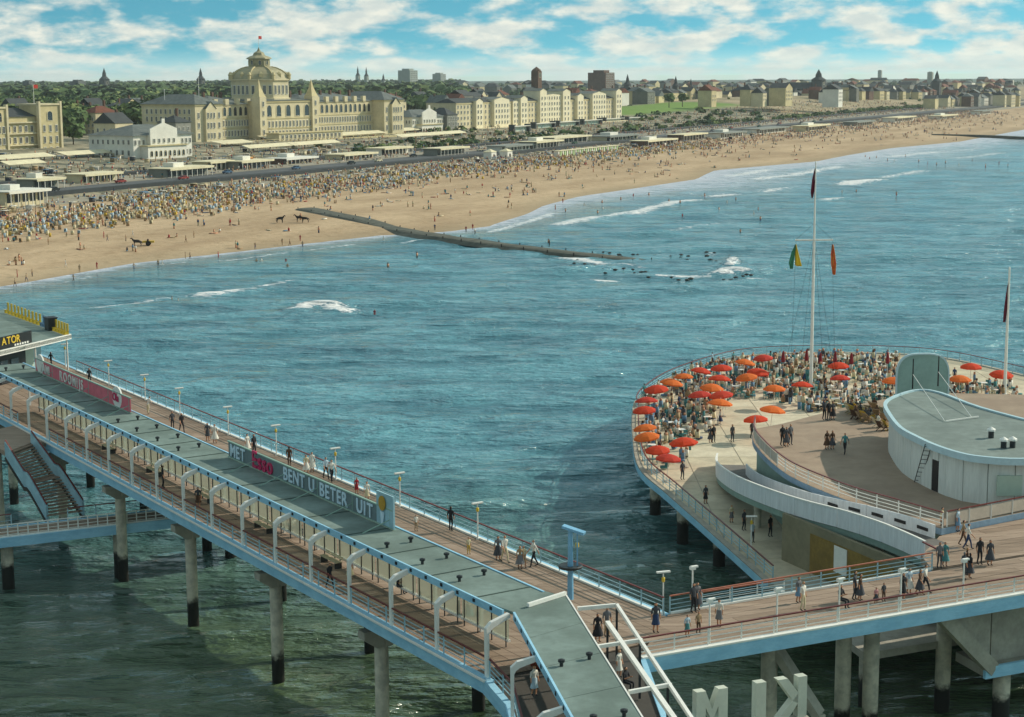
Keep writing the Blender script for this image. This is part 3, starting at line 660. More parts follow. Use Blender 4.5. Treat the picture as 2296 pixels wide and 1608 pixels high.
# ------------------------------------------------------------------ text helper
def letters(parent, text, origin, dx, up, size, m, depth=.06, gap=1.0, name='letter', widths=None):
    """one mesh per character, standing along dx with vertical up; returns the run length"""
    dx = Vector(dx).normalized(); up = Vector(up).normalized(); nrm = dx.cross(up); x = 0.0
    R = Matrix((dx, up, nrm)).transposed().to_4x4()
    for ch in text:
        if ch == ' ': x += size*.42*gap; continue
        cu = bpy.data.curves.new('letter', 'FONT'); cu.body = ch; cu.size = size*1.38; cu.extrude = depth/2; cu.offset = size*.018
        to = bpy.data.objects.new('tmp', cu); COL.objects.link(to)
        dg = bpy.context.evaluated_depsgraph_get(); me = bpy.data.meshes.new_from_object(to.evaluated_get(dg)); bpy.data.objects.remove(to)
        xs = [v.co.x for v in me.vertices]; x0, x1 = min(xs), max(xs)
        for v in me.vertices: v.co.x -= x0
        me.materials.clear(); me.materials.append(m)
        o = put(name, me, parent); o.matrix_local = Matrix.Translation(Vector(origin)+dx*x) @ R
        x += (x1-x0)+size*.16*gap
    return x
# ------------------------------------------------------------------ roof signs
TS = 4.45
M_lblue = mat('pale blue letter paint', '#d3ebf8', .5, .04, 2); M_mag = mat('crimson letter paint', '#d12c63', .5, .08, 2)
M_pink = mat('red hoarding paint', '#e2707f', .6, .08, 1.2); M_panel = mat('dark grey-green hoarding', '#74878a', .75, .1, 1)
def hoarding(label, s_l, s_r, h, m, trim):
    r = thing('roof_sign', label, 'sign')
    bd_ = MB().sweep([Q(s_l, TS, RZ+.12), Q(s_r, TS, RZ+.12)], .06, h).build('board', m, r)
    for z in (RZ+.05, RZ+h+.08): MB().sweep([Q(s_l+.1, TS, z), Q(s_r-.1, TS, z)], .14, .09).build('trim', trim, r)
    for s in np.arange(s_r+.3, s_l, 5.1):
        MB().beam(Q(s, TS, RZ+.05), Q(s, TS, RZ+h+.1), .1, .1).build('upright', trim, r)
        MB().beam(Q(s, TS-.05, RZ+h*.55), Q(s, RT0+1.1, RZ+.04), .05, .05).build('stay', trim, r)
    return r, bd_
sg, sgb = hoarding('rooftop sign with pale blue letters and a crimson word, round yellow emblem at its end', 43.6, 18.2, 1.15, M_panel, mat('pale green trim', '#93b3a4', .6, .06, 1))
dl = -E_; up = Vector((0, 0, 1))
letters(sgb, 'MET', Q(43.1, TS-.08, RZ+.25), dl, up, .95, M_lblue, gap=1.3)
letters(sgb, 'Esso', Q(39.1, TS-.10, RZ+.18), dl, up, 1.28, M_mag, .1, gap=.9)
letters(sgb, 'BENT', Q(33.9, TS-.08, RZ+.25), dl, up, .95, M_lblue, gap=1.2)
letters(sgb, 'U', Q(29.9, TS-.08, RZ+.25), dl, up, .95, M_lblue)
letters(sgb, 'BETER', Q(28.2, TS-.08, RZ+.25), dl, up, .95, M_lblue, gap=1.2)
letters(sgb, 'UIT', Q(22.9, TS-.08, RZ+.25), dl, up, .95, M_lblue, gap=1.6)
em = MB(); pA, pB = Q(20.2, TS, RZ+.1), Q(18.0, TS, RZ+.1)
MB().sweep([pA, pB], .12, 2.1, 0).build('emblem_board', M_bluep, sg)
q = Q(19.3, TS-.12, RZ+1.55); dsc = MB()
ring = [q+dl*(.42*math.cos(a))+up*(.48*math.sin(a)) for a in np.linspace(0, 2*math.pi, 20, endpoint=False)]
dsc.add(ring+[p-T_*.06 for p in ring], [tuple(range(20)), tuple(range(39, 19, -1))]+[(i, (i+1) % 20, (i+1) % 20+20, i+20) for i in range(20)]).build('emblem_disc', mat('ochre', '#c99a2e', .6, .1, 4), sg)
cone = MB(); c0 = [Q(19.55, TS-.12, RZ+1.0), Q(19.05, TS-.12, RZ+1.0), Q(19.2, TS-.12, RZ+.2), Q(19.42, TS-.12, RZ+.2)]
cone.add(c0+[p-T_*.05 for p in c0], [(0,1,2,3),(7,6,5,4),(0,4,5,1),(1,5,6,2),(2,6,7,3),(3,7,4,0)]).build('emblem_cone', M_lblue, sg)
si, sib = hoarding('red rooftop ice-cream sign with white letters between two white discs', 90.0, 64.2, 1.25, M_pink, mat('pale green trim', ''))
letters(sib, 'ROOMIJS', Q(82.5, TS-.09, RZ+.3), dl, up, .92, M_white, gap=2.2)
letters(sib, 'VAMI', Q(88.6, TS-.09, RZ+.3), dl, up, .85, M_white, gap=1.2)
for s in (88.6, 67.4):
    q = Q(s, TS+.06, RZ+.95); n = 24
    ring = [q+dl*(1.15*math.cos(a))+up*(.95*math.sin(a)) for a in np.linspace(0, 2*math.pi, n, endpoint=False)]
    dsc = MB().add([p-T_*.10 for p in ring]+[p+T_*.03 for p in ring], [tuple(range(n)), tuple(range(2*n-1, n-1, -1))]+[(i, (i+1) % n, (i+1) % n+n, i+n) for i in range(n)])
    dsc.build('disc', M_white, si)
letters(si, 'Ola', Q(68.3, TS-.1, RZ+.62), dl, up, .72, M_mag, gap=.6)
# ------------------------------------------------------------------ pavilion at the far left
pv = thing('pier_pavilion', 'flat-roofed pavilion with white fascia at the left end of the walkway', 'pavilion')
pvp = [Q(108.8, 14.3), Q(134, 14.6), Q(134, -16), Q(86.5, -16)]
MB().prism(pvp, 13.05, 13.42).build('roof', M_roof, pv)
fr = Q(108.8, 14.3, 12.95); fl = Q(86.5, -16, 12.95)
MB().sweep([fr, fl], .2, .55, 0, -.1).build('fascia', M_white, pv); MB().sweep([fr, Q(134, 14.6, 12.95)], .16, .5, 0, .1).build('fascia', M_white, pv)
fd = (fl-fr).normalized(); fnn = Vector((-fd.y, fd.x, 0))
if fnn.dot(E_) < 0: fnn = -fnn
def FP(a, b, z): p = fr+fd*a+fnn*b; p.z = z; return p
MB().prism([FP(6.2, 1.5, 0), FP(6.2, 18, 0), FP(34, 18, 0), FP(34, 1.5, 0)], ZD0, 13.05).build('wall', M_black, pv)
MB().prism([FP(1.2, 3.2, 0), FP(1.2, 18, 0), FP(6.1, 18, 0), FP(6.1, 3.2, 0)], ZD0, 13.05).build('wall', M_bluep, pv)
MB().prism([FP(2.6, 3.12, 0), FP(2.6, 3.2, 0), FP(5.6, 3.2, 0), FP(5.6, 3.12, 0)], ZD0+.7, 12.2).build('window', M_gpale, pv)
for a, b in ((.35, .4), (6.0, .4), (13, .4), (20, .4)): MB().beam(FP(a, b, ZD0), FP(a, b, 13.05), .14, .14).build('post', M_white, pv)
for a in (7.5, 9.3, 11.1): MB().beam(FP(a, 1.44, ZD0+1.3), FP(a+1.3, 1.44, ZD0+1.3), .05, 2.4).build('window', M_glass, pv)
bs = thing('roof_sign', 'black sign with yellow letters on the front edge of the pavilion roof', 'sign')
MB().sweep([FP(6.4, .5, 13.5), FP(30, .5, 13.5)], .1, 1.25).build('board', M_black, bs)
txt = 'ATOR'; sz = .78
letters(bs, txt, FP(11.5, .42, 13.9), -fd, up, sz, M_yel, .06, gap=.7)
for k in range(6): MB().beam(FP(9.4-.42*k, .42, 13.64), FP(9.16-.42*k, .42, 13.64), .05, .2).build('small_mark', M_white, bs)
# folded yellow chairs along the far roof edge
chm = MB(); chm.box(-.26, .26, -.05, .05, .35, 1.25).box(-.26, .26, -.05, .45, .35, .42).box(-.25, -.2, -.05, .4, 0, .35).box(.2, .25, -.05, .4, 0, .35)
chy = chm.mesh('deck_chair', M_yel); chb = MB(); chb.v, chb.f, chb.m = chm.v, chm.f, chm.m; chg = chb.mesh('deck_chair', CL['blue'])
n = 0
for s in [130.5-1.35*i for i in range(10)]+[112.6-.95*i for i in range(5)]:
    tag(put('deck_chair', chy, None, Q(s, 13.9, 13.42), ANG), 'yellow deck chair in a row along the pavilion roof edge, %s from the left' % ordw(n), 'deck chair', 'yellow chairs on the pavilion roof'); n += 1
for i in range(4): tag(put('deck_chair', chg, None, Q(116.8-.9*i if False else 117.0+.0-.9*i+.0, 13.9, 13.42), ANG), 'blue-green deck chair between the yellow rows, %s from the left' % ordw(i), 'deck chair', 'blue chairs on the pavilion roof')
rbx = thing('roof_hut', 'small dark box hut on the pavilion roof edge', 'hut', Q(113.6, 13.6, 13.42), ANG)
MB().box(-.7, .7, -.5, .5, 0, 1.35).build('body', M_dark, rbx); MB().box(-.8, .8, -.6, .6, 1.35, 1.45).build('lid', M_black, rbx)
# ------------------------------------------------------------------ stair + low cross walkway (left)
st = thing('pier_stair', 'wide dark stair with pale parapets going down to the low walkway at left', 'stairs')
sA = (P(70, 967, 9.5)+P(12, 988, 9.5))*.5; R0, R1 = P(70, 967, 10.5), P(186, 1121, 5.6); L0, L1 = P(12, 988, 10.5), P(105, 1132, 5.6)
for p in (R0, L0): p.z = 9.5
for p in (R1, L1): p.z = 4.6
nst = 26
def stp(f): # height profile with a small landing in the middle
    return 9.5-4.9*(f/.46*.48 if f < .46 else (.48 if f < .56 else .48+(f-.56)/.44*.52))
for i in range(nst):
    f = (i+.5)/nst; a = L0.lerp(L1, f); c = R0.lerp(R1, f); a.z = c.z = stp(f)-.06
    g = ((R1-R0).length)/nst; MB().beam(a, c, g*.93, .1).build('tread', M_plank2, st)
for p0, p1 in ((R0, R1), (L0, L1)):
    pts = []
    for f in np.linspace(0, 1, 14): p = p0.lerp(p1, f); p.z = stp(f); pts.append(p)
    MB().sweep(pts, .22, 1.25, -.35).build('parapet', M_bluep, st)
    MB().sweep(pts, .12, .07, 1.0).build('handrail', M_red, st)
    MB().sweep(pts, .3, .3, -.7).build('stringer', M_under, st)
lnd = [Q(73.1, -.25), L0+(L0-R0)*.02, L0+E_*8-T_*.3, Q(82, -.25)]
MB().prism([Q(73.0, -.22), R0, L0, L0+E_*9, Q(82, -.22)], ZD0-.4, ZD0-.01).build('landing', M_plank, st)
p = L0+E_*3; pile(st, p.x, p.y, ZD0-.4, .45)
lw = thing('low_walkway', 'low cross walkway with pale blue double railings passing under the pier at left', 'pier')
LA, LB = P(7, 1207, 4.6), P(377, 1165, 4.6); ld = (LB-LA).normalized(); ln = Vector((-ld.y, ld.x, 0)); LA2 = LA-ld*22; LB2 = LB+ld*11; lwid = 3.5
MB().prism([LA2, LB2, LB2+ln*lwid, LA2+ln*lwid], 4.2, 4.52).build('deck_slab', M_under, lw)
planks(lw, [LA2+ln*.1, LB2+ln*.1, LB2+ln*(lwid-.1), LA2+ln*(lwid-.1)], ld, .68, 9.0, 4.6, seed=8)
for o in (0, lwid): MB().sweep([LA2+ln*o+Vector((0, 0, -.75)), LB2+ln*o+Vector((0, 0, -.75))], .3, .78).build('edge_beam', M_beam, lw)
for s in (0.4, 9.5, 19, 28): p = LA+ld*s+ln*1.2; pile(lw, p.x, p.y, 4.2, .5)
railing('railing', 'front railing of the low cross walkway with many thin balusters', [LA2+ln*.12, LB2+ln*.12], h=1.0, step=.8, kerb=True, m=M_white, hand=M_white, rails=(.2, .45, .75))
railing('railing', 'back railing of the low cross walkway left of the stair foot', [LA2+ln*(lwid-.12), LA+ld*1.2+ln*(lwid-.12)], h=1.05, kerb=False, rails=(.5,))
railing('railing', 'back railing of the low cross walkway right of the stair foot', [LA+ld*5.8+ln*(lwid-.12), LB2+ln*(lwid-.12)], h=1.05, kerb=False, rails=(.5,))
# ------------------------------------------------------------------ people
def seg_d(p, a, b):
    ab = b-a; t = max(0, min(1, (p-a).dot(ab)/max(1e-9, ab.length_squared))); return (p-(a+ab*t)).length
def person_mesh(name, J, female=False):
    """one continuous skinned body from joints J; facing -Y"""
    bones = [('pelvis','waist',2,.125,.115),('waist','chest',2,.115,.145),('chest','neck',2,.145,.055),('neck','head0',0,.05,.075),('head0','head1',0,.085,.095),('head1','head2',1,.095,.06)]
    for s in 'LR':
        bones += [('chest','sho'+s,2,.12,.07),('sho'+s,'elb'+s,2,.062,.046),('elb'+s,'wri'+s,0,.043,.03),('wri'+s,'han'+s,0,.034,.026),
                  ('pelvis','hip'+s,3,.12,.095),('hip'+s,'kne'+s,3,.092,.062),('kne'+s,'ank'+s,3,.058,.04),('ank'+s,'toe'+s,4,.044,.035)]
    names = list(J); idx = {n: i for i, n in enumerate(names)}; rad = {}
    for a, b, m, r0, r1 in bones: rad[a] = max(rad.get(a, 0), r0); rad[b] = max(rad.get(b, 0), r1)
    for k in ('neck',): rad[k] = .055
    rad['pelvis'] = .14 if female else .13; rad['waist'] = .11 if female else .125; rad['chest'] = .14 if female else .155
    rad['head0'] = .078; rad['head1'] = .098; rad['head2'] = .075
    me = bpy.data.meshes.new('body'); me.from_pydata([J[n] for n in names], [(idx[a], idx[b]) for a, b, *_ in bones], [])
    ob = bpy.data.objects.new('tmp', me); COL.objects.link(ob)
    sk = ob.modifiers.new('skin', 'SKIN'); sk.use_smooth_shade = True; sk.branch_smoothing = .3
    for i, n in enumerate(names):
        v = me.skin_vertices[0].data[i]; v.radius = (rad[n], rad[n]*(.72 if n in ('pelvis', 'waist', 'chest') else 1)); v.use_root = (n == 'pelvis')
    ss_ = ob.modifiers.new('sub', 'SUBSURF'); ss_.levels = 1; ss_.render_levels = 1
    dg = bpy.context.evaluated_depsgraph_get(); out = bpy.data.meshes.new_from_object(ob.evaluated_get(dg)); bpy.data.objects.remove(ob)
    # face: nose bump and slot colours per polygon
    V = {n: Vector(J[n]) for n in J}; mi = []
    hd = V['head1']
    for p in out.polygons:
        c = p.center; best = min(bones, key=lambda b: seg_d(c, V[b[0]], V[b[1]])-.5*max(b[3], b[4])); m = best[2]
        if best[0] in ('head0', 'head1'): m = 1 if (c.z > hd.z+.045 or (c.y > hd.y+.015 and c.z > hd.z-.09)) else 0
        mi.append(m)
    for v in out.vertices:
        q = v.co-hd
        if abs(q.x) < .03 and q.y < -.07 and abs(q.z+.02) < .04: v.co.y -= .02
    out.materials.clear()
    for m in (M_skin, M_hair['dark'], CL['white'], CL['black'], CL['black']): out.materials.append(m)
    out.polygons.foreach_set('material_index', mi); out.name = name; return out
def joints(h=1.0, step=0.0, arms=((.0, .0), (.0, .0)), sit=False, lean=0.0, bendarm=(0, 0)):
    J = dict(pelvis=(0, 0, .95), waist=(0, -lean*.15, 1.12), chest=(0, -lean*.4, 1.36), neck=(0, -lean*.55, 1.51), head0=(0, -lean*.6-.01, 1.58), head1=(0, -lean*.62-.015, 1.66), head2=(0, -lean*.62, 1.74))
    for s, sg, (fx, fy), bn in (('L', 1, arms[0], bendarm[0]), ('R', -1, arms[1], bendarm[1])):
        cx, cy = 0, -lean*.4
        J['sho'+s] = (sg*.19, cy, 1.42); ex, ey = sg*(.23+fx*.5), cy+.02+fy*.5; J['elb'+s] = (ex, ey, 1.14)
        if bn: J['wri'+s] = (ex-sg*.10*bn, ey-.20*bn, 1.14+.08*bn); J['han'+s] = (ex-sg*.13*bn, ey-.29*bn, 1.17+.09*bn)
        else: J['wri'+s] = (ex+sg*.01+fx*.3*sg, ey-.05+fy*.6, .90); J['han'+s] = (ex+sg*.01+fx*.35*sg, ey-.08+fy*.75, .79)
        k = sg*step
        if not sit:
            J['hip'+s] = (sg*.095, 0, .90); J['kne'+s] = (sg*.10, -.03-k*.20, .49+abs(k)*.01); J['ank'+s] = (sg*.10, .02-k*.36+(.05 if k < 0 else 0), .075+(.04 if k < 0 else 0)); J['toe'+s] = (sg*.115, -.13-k*.36, .04)
        else:
            J['hip'+s] = (sg*.10, 0, .92); J['kne'+s] = (sg*.13, -.43, .93); J['ank'+s] = (sg*.12, -.40, .53); J['toe'+s] = (sg*.13, -.56, .49)
    if sit: J = {n: (x, y, z-.45) for n, (x, y, z) in J.items()}
    return {n: tuple(c*h for c in p) for n, p in J.items()}
BOD = {
 'stand': person_mesh('body', joints(1.0, .10)), 'walk': person_mesh('body', joints(1.0, .75, ((0, .25), (0, -.3)))),
 'walk2': person_mesh('body', joints(1.0, -.6, ((0, -.3), (0, .25)))), 'lean': person_mesh('body', joints(1.0, .2, ((.0, -.25), (.0, -.25)), lean=.45, bendarm=(1, 1))),
 'arms': person_mesh('body', joints(1.0, .15, ((.1, .05), (.05, 0)), bendarm=(1, .8))),
 'fstand': person_mesh('body', joints(.94, .08, ((.0, -.05), (.0, .02))), True), 'fwalk': person_mesh('body', joints(.94, .55, ((0, .2), (0, -.2))), True),
 'sit': person_mesh('body', joints(1.0, 0, ((0, -.25), (0, -.2)), sit=True, bendarm=(1, .9))), 'sit2': person_mesh('body', joints(.95, 0, ((0, -.2), (0, -.15)), sit=True, lean=.3, bendarm=(.9, .7)), True)}
def skirt(h=.94, flare=.33, top=1.06, bot=.42):
    n = 22; mb = MB(); prof = [(.135, top*h), (.165, (top-.1)*h), (flare*.72, (top+bot)/2*h), (flare, bot*h)]; vs = []
    for k, (r, z) in enumerate(prof):
        for i in range(n):
            q = 2*math.pi*i/n; rr = r*(1+.05*(k/3)*math.cos(q*6)); vs.append((rr*math.cos(q), rr*.85*math.sin(q), z))
    fs = [(k*n+i, k*n+(i+1) % n, (k+1)*n+(i+1) % n, (k+1)*n+i) for k in range(3) for i in range(n)]
    return mb.add(vs, fs).mesh('skirt', CL['grey'], True)
SK_F, SK_S = skirt(), skirt(.94, .23, 1.08, .50)
PN = [0]
def person(pos, body, top, bottom, label, rot=0.0, hair='dark', skirtm=None, scale=1.0, group=None, shoes='black', skin=None):
    me = BOD[body]; o = tag(put('person', me, None, pos, rot, (scale,)*3), label, 'person', group)
    for i, m in enumerate((M_skin, M_hair[hair], CL[top], CL[bottom] if not skirtm else M_skin, CL[shoes])):
        o.material_slots[i].link = 'OBJECT'; o.material_slots[i].material = m
    if skirtm:
        k = put('skirt', SK_F if skirtm == 'full' else SK_S, o); k.material_slots[0].link = 'OBJECT'; k.material_slots[0].material = CL[bottom]
    return o
wl = math.pi/2+ANG            # walking along the pier
PPL = [ # u, v(feet), z, body, top, bottom, skirt, hair, rot, scale, label
 (115,824,9.5,'walk','black','black',0,'dark',2.6,1,'man in dark suit striding past the pavilion corner'),
 (201,862,9.5,'stand','black','black',0,'dark',.5,1,'man in dark suit alone at the far rail behind the red sign'),
 (332,929,9.5,'lean','white','cream',0,'brown',2.6,.97,'figure in white bending over the far rail beside a lamp post'),
 (387,963,9.5,'stand','charcoal','black',0,'dark',.6,.97,'left one of two dark figures in the middle of the open walkway'),
 (408,970,9.5,'walk','black','black',0,'dark',.6,1.03,'taller right one of two dark figures on the open walkway'),
 (466,989,9.5,'fstand','charcoal','charcoal','slim','dark',.4,1,'woman in dark dress next to a figure in white'),
 (482,994,9.5,'fstand','white','white','full','brown',.4,1.05,'woman in white dress next to a woman in dark'),
 (555,1015,9.5,'fstand','white','white','full','dark',.9,1,'woman in white behind the left end of the blue-lettered sign'),
 (570,1021,9.5,'stand','black','black',0,'dark',.9,1.05,'man in black behind the crimson word of the sign'),
 (649,1047,9.5,'stand','brown','brown',0,'dark',2.9,1,'man in brown coat at the far rail above the sign'),
 (687,1063,9.5,'fwalk','cream','white','full','dark',.4,.97,'left woman in white of a pair above the blue-lettered sign'),
 (700,1058,9.5,'fstand','white','white','full','brown',.4,1,'right woman in white of a pair above the blue-lettered sign'),
 (731,1074,9.5,'walk','paleblue','black',0,'dark',.5,1.02,'man in pale shirt and black trousers walking with his companion by the lamp post'),
 (744,1080,9.5,'walk2','white','black',0,'brown',.5,1.02,'man in white shirt and black trousers nearest the sixth lamp post'),
 (800,1108,9.5,'fstand','red','red','slim','dark',.6,.8,'small figure in red just behind the sign'),
 (823,1125,9.5,'fstand','white','cream','slim','fair',.4,.95,'figure in cream above the last word of the sign'),
 (933,1191,9.5,'stand','white','tan',0,'dark',.5,.68,'small child in white right of the round emblem'),
 (1011,1191,9.5,'stand','black','black',0,'dark',2.7,1.03,'man in black standing at the far rail right of the signs'),
 (1051,1243,9.5,'stand','cream','yellow',0,'dark',.5,.68,'small child in yellow beside the canopy edge'),
 (1117,1257,9.5,'fstand','grey','charcoal','full','dark',.3,1.02,'woman in grey coat beside a figure in white on the far walkway'),
 (1132,1261,9.5,'walk','white','cream',0,'fair',.5,1.05,'figure in long white coat on the far walkway'),
 (1166,1276,9.5,'fstand','tan','grey','full','fair',.3,.95,'woman in tan dress left of the striding man'),
 (1174,1273,9.5,'fwalk','cream','tan','slim','grey',.3,.9,'smaller woman in cream just left of the striding man'),
 (1197,1271,9.5,'walk','white','black',0,'grey',-1.2,1.05,'man in white shirt and black trousers striding by the far rail'),
 (1051,1393,9.5,'fstand','white','teal','full','brown',1.9,1.05,'woman in white blouse and full blue-green skirt on the near deck'),
 (893,1330,9.5,'sit','black','charcoal',0,'grey',1.2,1,'seated dark figure beside a canopy post'),
 (985,1335,9.5,'fstand','white','grey','slim','dark',.5,.95,'figure in white under the canopy near its corner'),
 (1000,1345,9.5,'stand','charcoal','black',0,'dark',.6,1,'dark figure under the canopy near its corner'),
 (366,1095,9.5,'stand','black','black',0,'dark',1.9,1.05,'dark figure standing under the canopy at the sixth post'),
 (445,1140,9.5,'fstand','charcoal','brown','slim','dark',.2,1,'dark figure in the canopy shade at the seventh post'),
 (640,1190,9.5,'sit','black','black',0,'dark',1.2,1,'seated man in black on a bench under the canopy'),
 (655,1196,9.5,'sit2','white','grey',0,'brown',1.2,1,'seated figure in white next to the man in black'),
 (668,1202,9.5,'sit','charcoal','charcoal',0,'grey',1.2,1,'right-hand seated figure of the group under the canopy'),
 (785,1300,9.5,'fstand','pink','cream','full','fair',.9,.85,'girl in pale dress near the windscreen'),
 (740,1320,9.5,'walk','black','black',0,'dark',.7,.95,'dark figure at the near rail below the canopy'),
 (1198,1561,9.5,'fstand','white','paleblue','slim','fair',.7,1,'figure in white at the very bottom under the canopy branch'),
 (1340,1440,9.5,'fstand','black','black','full','dark',.3,1.03,'stout woman in black under the white frame'),
 (1361,1428,9.5,'stand','grey','tan',0,'grey',.3,1.02,'grey figure behind the white beam of the frame'),
 (1402,1548,9.5,'sit','black','black',0,'dark',.9,1,'dark seated figure low under the white frame'),
 (1388,1520,9.5,'fstand','white','white','slim','fair',.9,.95,'figure in white under the middle of the white frame'),
 (1470,1419,9.5,'fstand','charcoal','navy','slim','dark',.3,1.1,'tall woman in dark coat where the railings meet'),
 (1555,1374,9.5,'stand','charcoal','black',0,'dark',.5,1.05,'left of a dark couple by the corner lamp'),
 (1563,1368,9.5,'fstand','grey','charcoal','full','dark',.5,1.05,'right of a dark couple by the corner lamp'),
 (1541,1428,9.5,'fstand','paleblue','teal','slim','dark',.5,.8,'girl in pale blue at the near rail of the bridge'),
 (1566,1422,9.5,'stand','tan','brown',0,'brown',.5,.78,'child in tan near the near rail of the bridge'),
 (1612,1405,9.5,'fstand','white','grey','slim','dark',-.4,1,'woman in white blouse at the left of the bridge'),
 (1800,1370,9.5,'stand','white','cream',0,'fair',.8,1.05,'man all in white in the middle of the bridge'),
 (1790,1352,9.5,'fstand','grey','blue','slim','dark',.8,1,'grey figure right behind the man in white'),
 (1884,1362,9.5,'sit','black','black',0,'dark',.8,1.1,'crouching figure in black by the bridge lamp'),
 (1916,1346,9.5,'stand','charcoal','charcoal',0,'dark',1.1,1.06,'left of a dark couple on the bridge'),
 (1928,1347,9.5,'fstand','brown','charcoal','full','dark',1.1,1.03,'right of a dark couple on the bridge'),
 (1964,1355,9.5,'fstand','pink','charcoal','full','brown',.5,.65,'small child in pink on the bridge'),
 (1981,1349,9.5,'stand','charcoal','brown',0,'dark',.5,.68,'small child in dark clothes on the bridge'),
 (2024,1346,9.5,'fstand','black','black','slim','dark',.6,1.05,'woman in black beside the fourth bridge lamp'),
 (2038,1332,9.5,'fstand','paleblue','white','full','brown',.6,1,'woman in pale blue dress right of the woman in black'),
 (2062,1334,9.5,'fwalk','brown','charcoal','full','dark',1.0,1,'woman in brown in a couple on the bridge'),
 (2074,1330,9.5,'walk','white','black',0,'dark',1.0,1.03,'man in white shirt in a couple on the bridge'),
 (2118,1270,9.5,'fstand','teal','teal','full','brown',.2,1,'woman in teal dress at the foot of the ramp'),
 (2106,1274,9.5,'stand','grey','charcoal',0,'dark',.2,1,'grey figure at the foot of the ramp'),
 (2161,1300,9.5,'stand','charcoal','charcoal',0,'grey',1.9,1.05,'left of a knot of dark people on the plaza'),
 (2174,1297,9.5,'fstand','black','charcoal','full','dark',1.9,1.02,'right of a knot of dark people on the plaza'),
 (2167,1290,9.5,'stand','brown','black',0,'fair',1.5,1.05,'fair-haired figure behind the knot of dark people'),
 (2196,1266,9.5,'stand','black','black',0,'dark',.3,1.05,'man in black suit on the plaza'),
 (2219,1268,9.5,'fstand','charcoal','charcoal','full','dark',.3,1.05,'dark figure right of the man in black suit'),
 (2170,1232,9.5,'walk','white','navy',0,'dark',1.4,1.03,'man in white shirt and navy trousers on the plaza'),
 (2159,1224,9.5,'walk2','tan','brown',0,'dark',1.4,1.03,'man in tan on the plaza beside the white shirt'),
 (2111,1192,9.5,'stand','cream','black',0,'dark',1.0,1,'man in cream jacket at the corner of the raised deck'),
 (2147,1192,9.5,'fstand','paleblue','blue','slim','dark',1.0,1.02,'woman in pale blue below the blue fascia'),
 (1668,1190,5.2,'stand','charcoal','black',0,'dark',.8,1,'dark man alone in the lower passage'),
 (1687,1217,5.2,'stand','paleblue','charcoal',0,'fair',.8,.95,'figure in pale shirt in the lower passage'),
 (1727,1204,5.2,'stand','black','black',0,'dark',.8,1.02,'dark man beside the lower wall'),
 (1582,1130,5.2,'fstand','charcoal','black','slim','dark',.6,1,'dark woman at the railing of the lower passage'),
 (1640,1172,5.2,'fstand','cream','grey','slim','fair',.6,.9,'fair figure against the rail of the lower passage'),
 (1530,1076,5.2,'stand','charcoal','charcoal',0,'dark',.6,1,'dark figure below the lowest parasols'),
 (1600,993,5.2,'stand','black','black',0,'dark',.6,1.05,'man in black on the bright terrace floor'),
 (1593,993,5.2,'fstand','charcoal','charcoal','full','dark',.6,1.02,'woman in dark beside the man in black on the bright floor'),
 (1642,992,5.2,'stand','charcoal','charcoal',0,'dark',.6,1.05,'dark figure in the middle of the bright terrace floor'),
 (1686,984,5.2,'stand','charcoal','black',0,'dark',.6,1.05,'dark figure below the lone red parasol'),
 (1754,1000,9.95,'stand','black','black',0,'dark',.5,1.05,'left of three dark people on the raised deck'),
 (1763,1002,9.95,'fstand','charcoal','charcoal','full','dark',.5,1.05,'middle of three dark people on the raised deck'),
 (1772,998,9.95,'stand','grey','charcoal',0,'fair',.5,1.05,'right of three dark people on the raised deck'),
 (1854,1008,9.95,'fstand','brown','brown','full','dark',.5,1,'left woman in brown at the shadow edge of the raised deck'),
 (1866,1008,9.95,'fstand','brown','charcoal','full','brown',.5,1,'right woman in brown at the shadow edge of the raised deck'),
 (1894,1018,9.95,'walk','teal','black',0,'dark',-.6,1.02,'man in teal shirt walking on the raised deck'),
 (1848,942,9.95,'stand','charcoal','black',0,'dark',.5,1.05,'left of a dark group at the far edge of the raised deck'),
 (1858,944,9.95,'stand','black','black',0,'dark',.5,1.08,'middle of a dark group at the far edge of the raised deck'),
 (1867,942,9.95,'fstand','charcoal','black','full','dark',.5,1.05,'right of a dark group at the far edge of the raised deck')]
for u, v, z, body, top, bot, sk, hr, rot, sc_, lab in PPL:
    person(P(u, v, z+.012), body, top, bot, lab, rot, hr, sk or None, sc_*1.0)
# ------------------------------------------------------------------ round terrace island
ZT, ZU = 5.2, 9.95
rim = [P(u, v, ZT) for u, v in [(1722,1302),(1585,1180),(1505,1110),(1440,1050),(1425,980),(1425,920),(1440,890),(1500,850),(1600,815),(1700,797),(1900,792),(2100,802),(2290,842)]]
rim += [Vector((66, 190, ZT)), Vector((66, 165, ZT)), Vector((60, 140, ZT)), Vector((50, 122, ZT))]
rimS = smooth_line(rim, 6)
ti = thing('round_terrace', 'cream round sun terrace on piles over the sea, edged in pale blue', 'terrace')
MB().prism(rimS, ZT-.5, ZT-.04).build('slab', M_conc, ti)
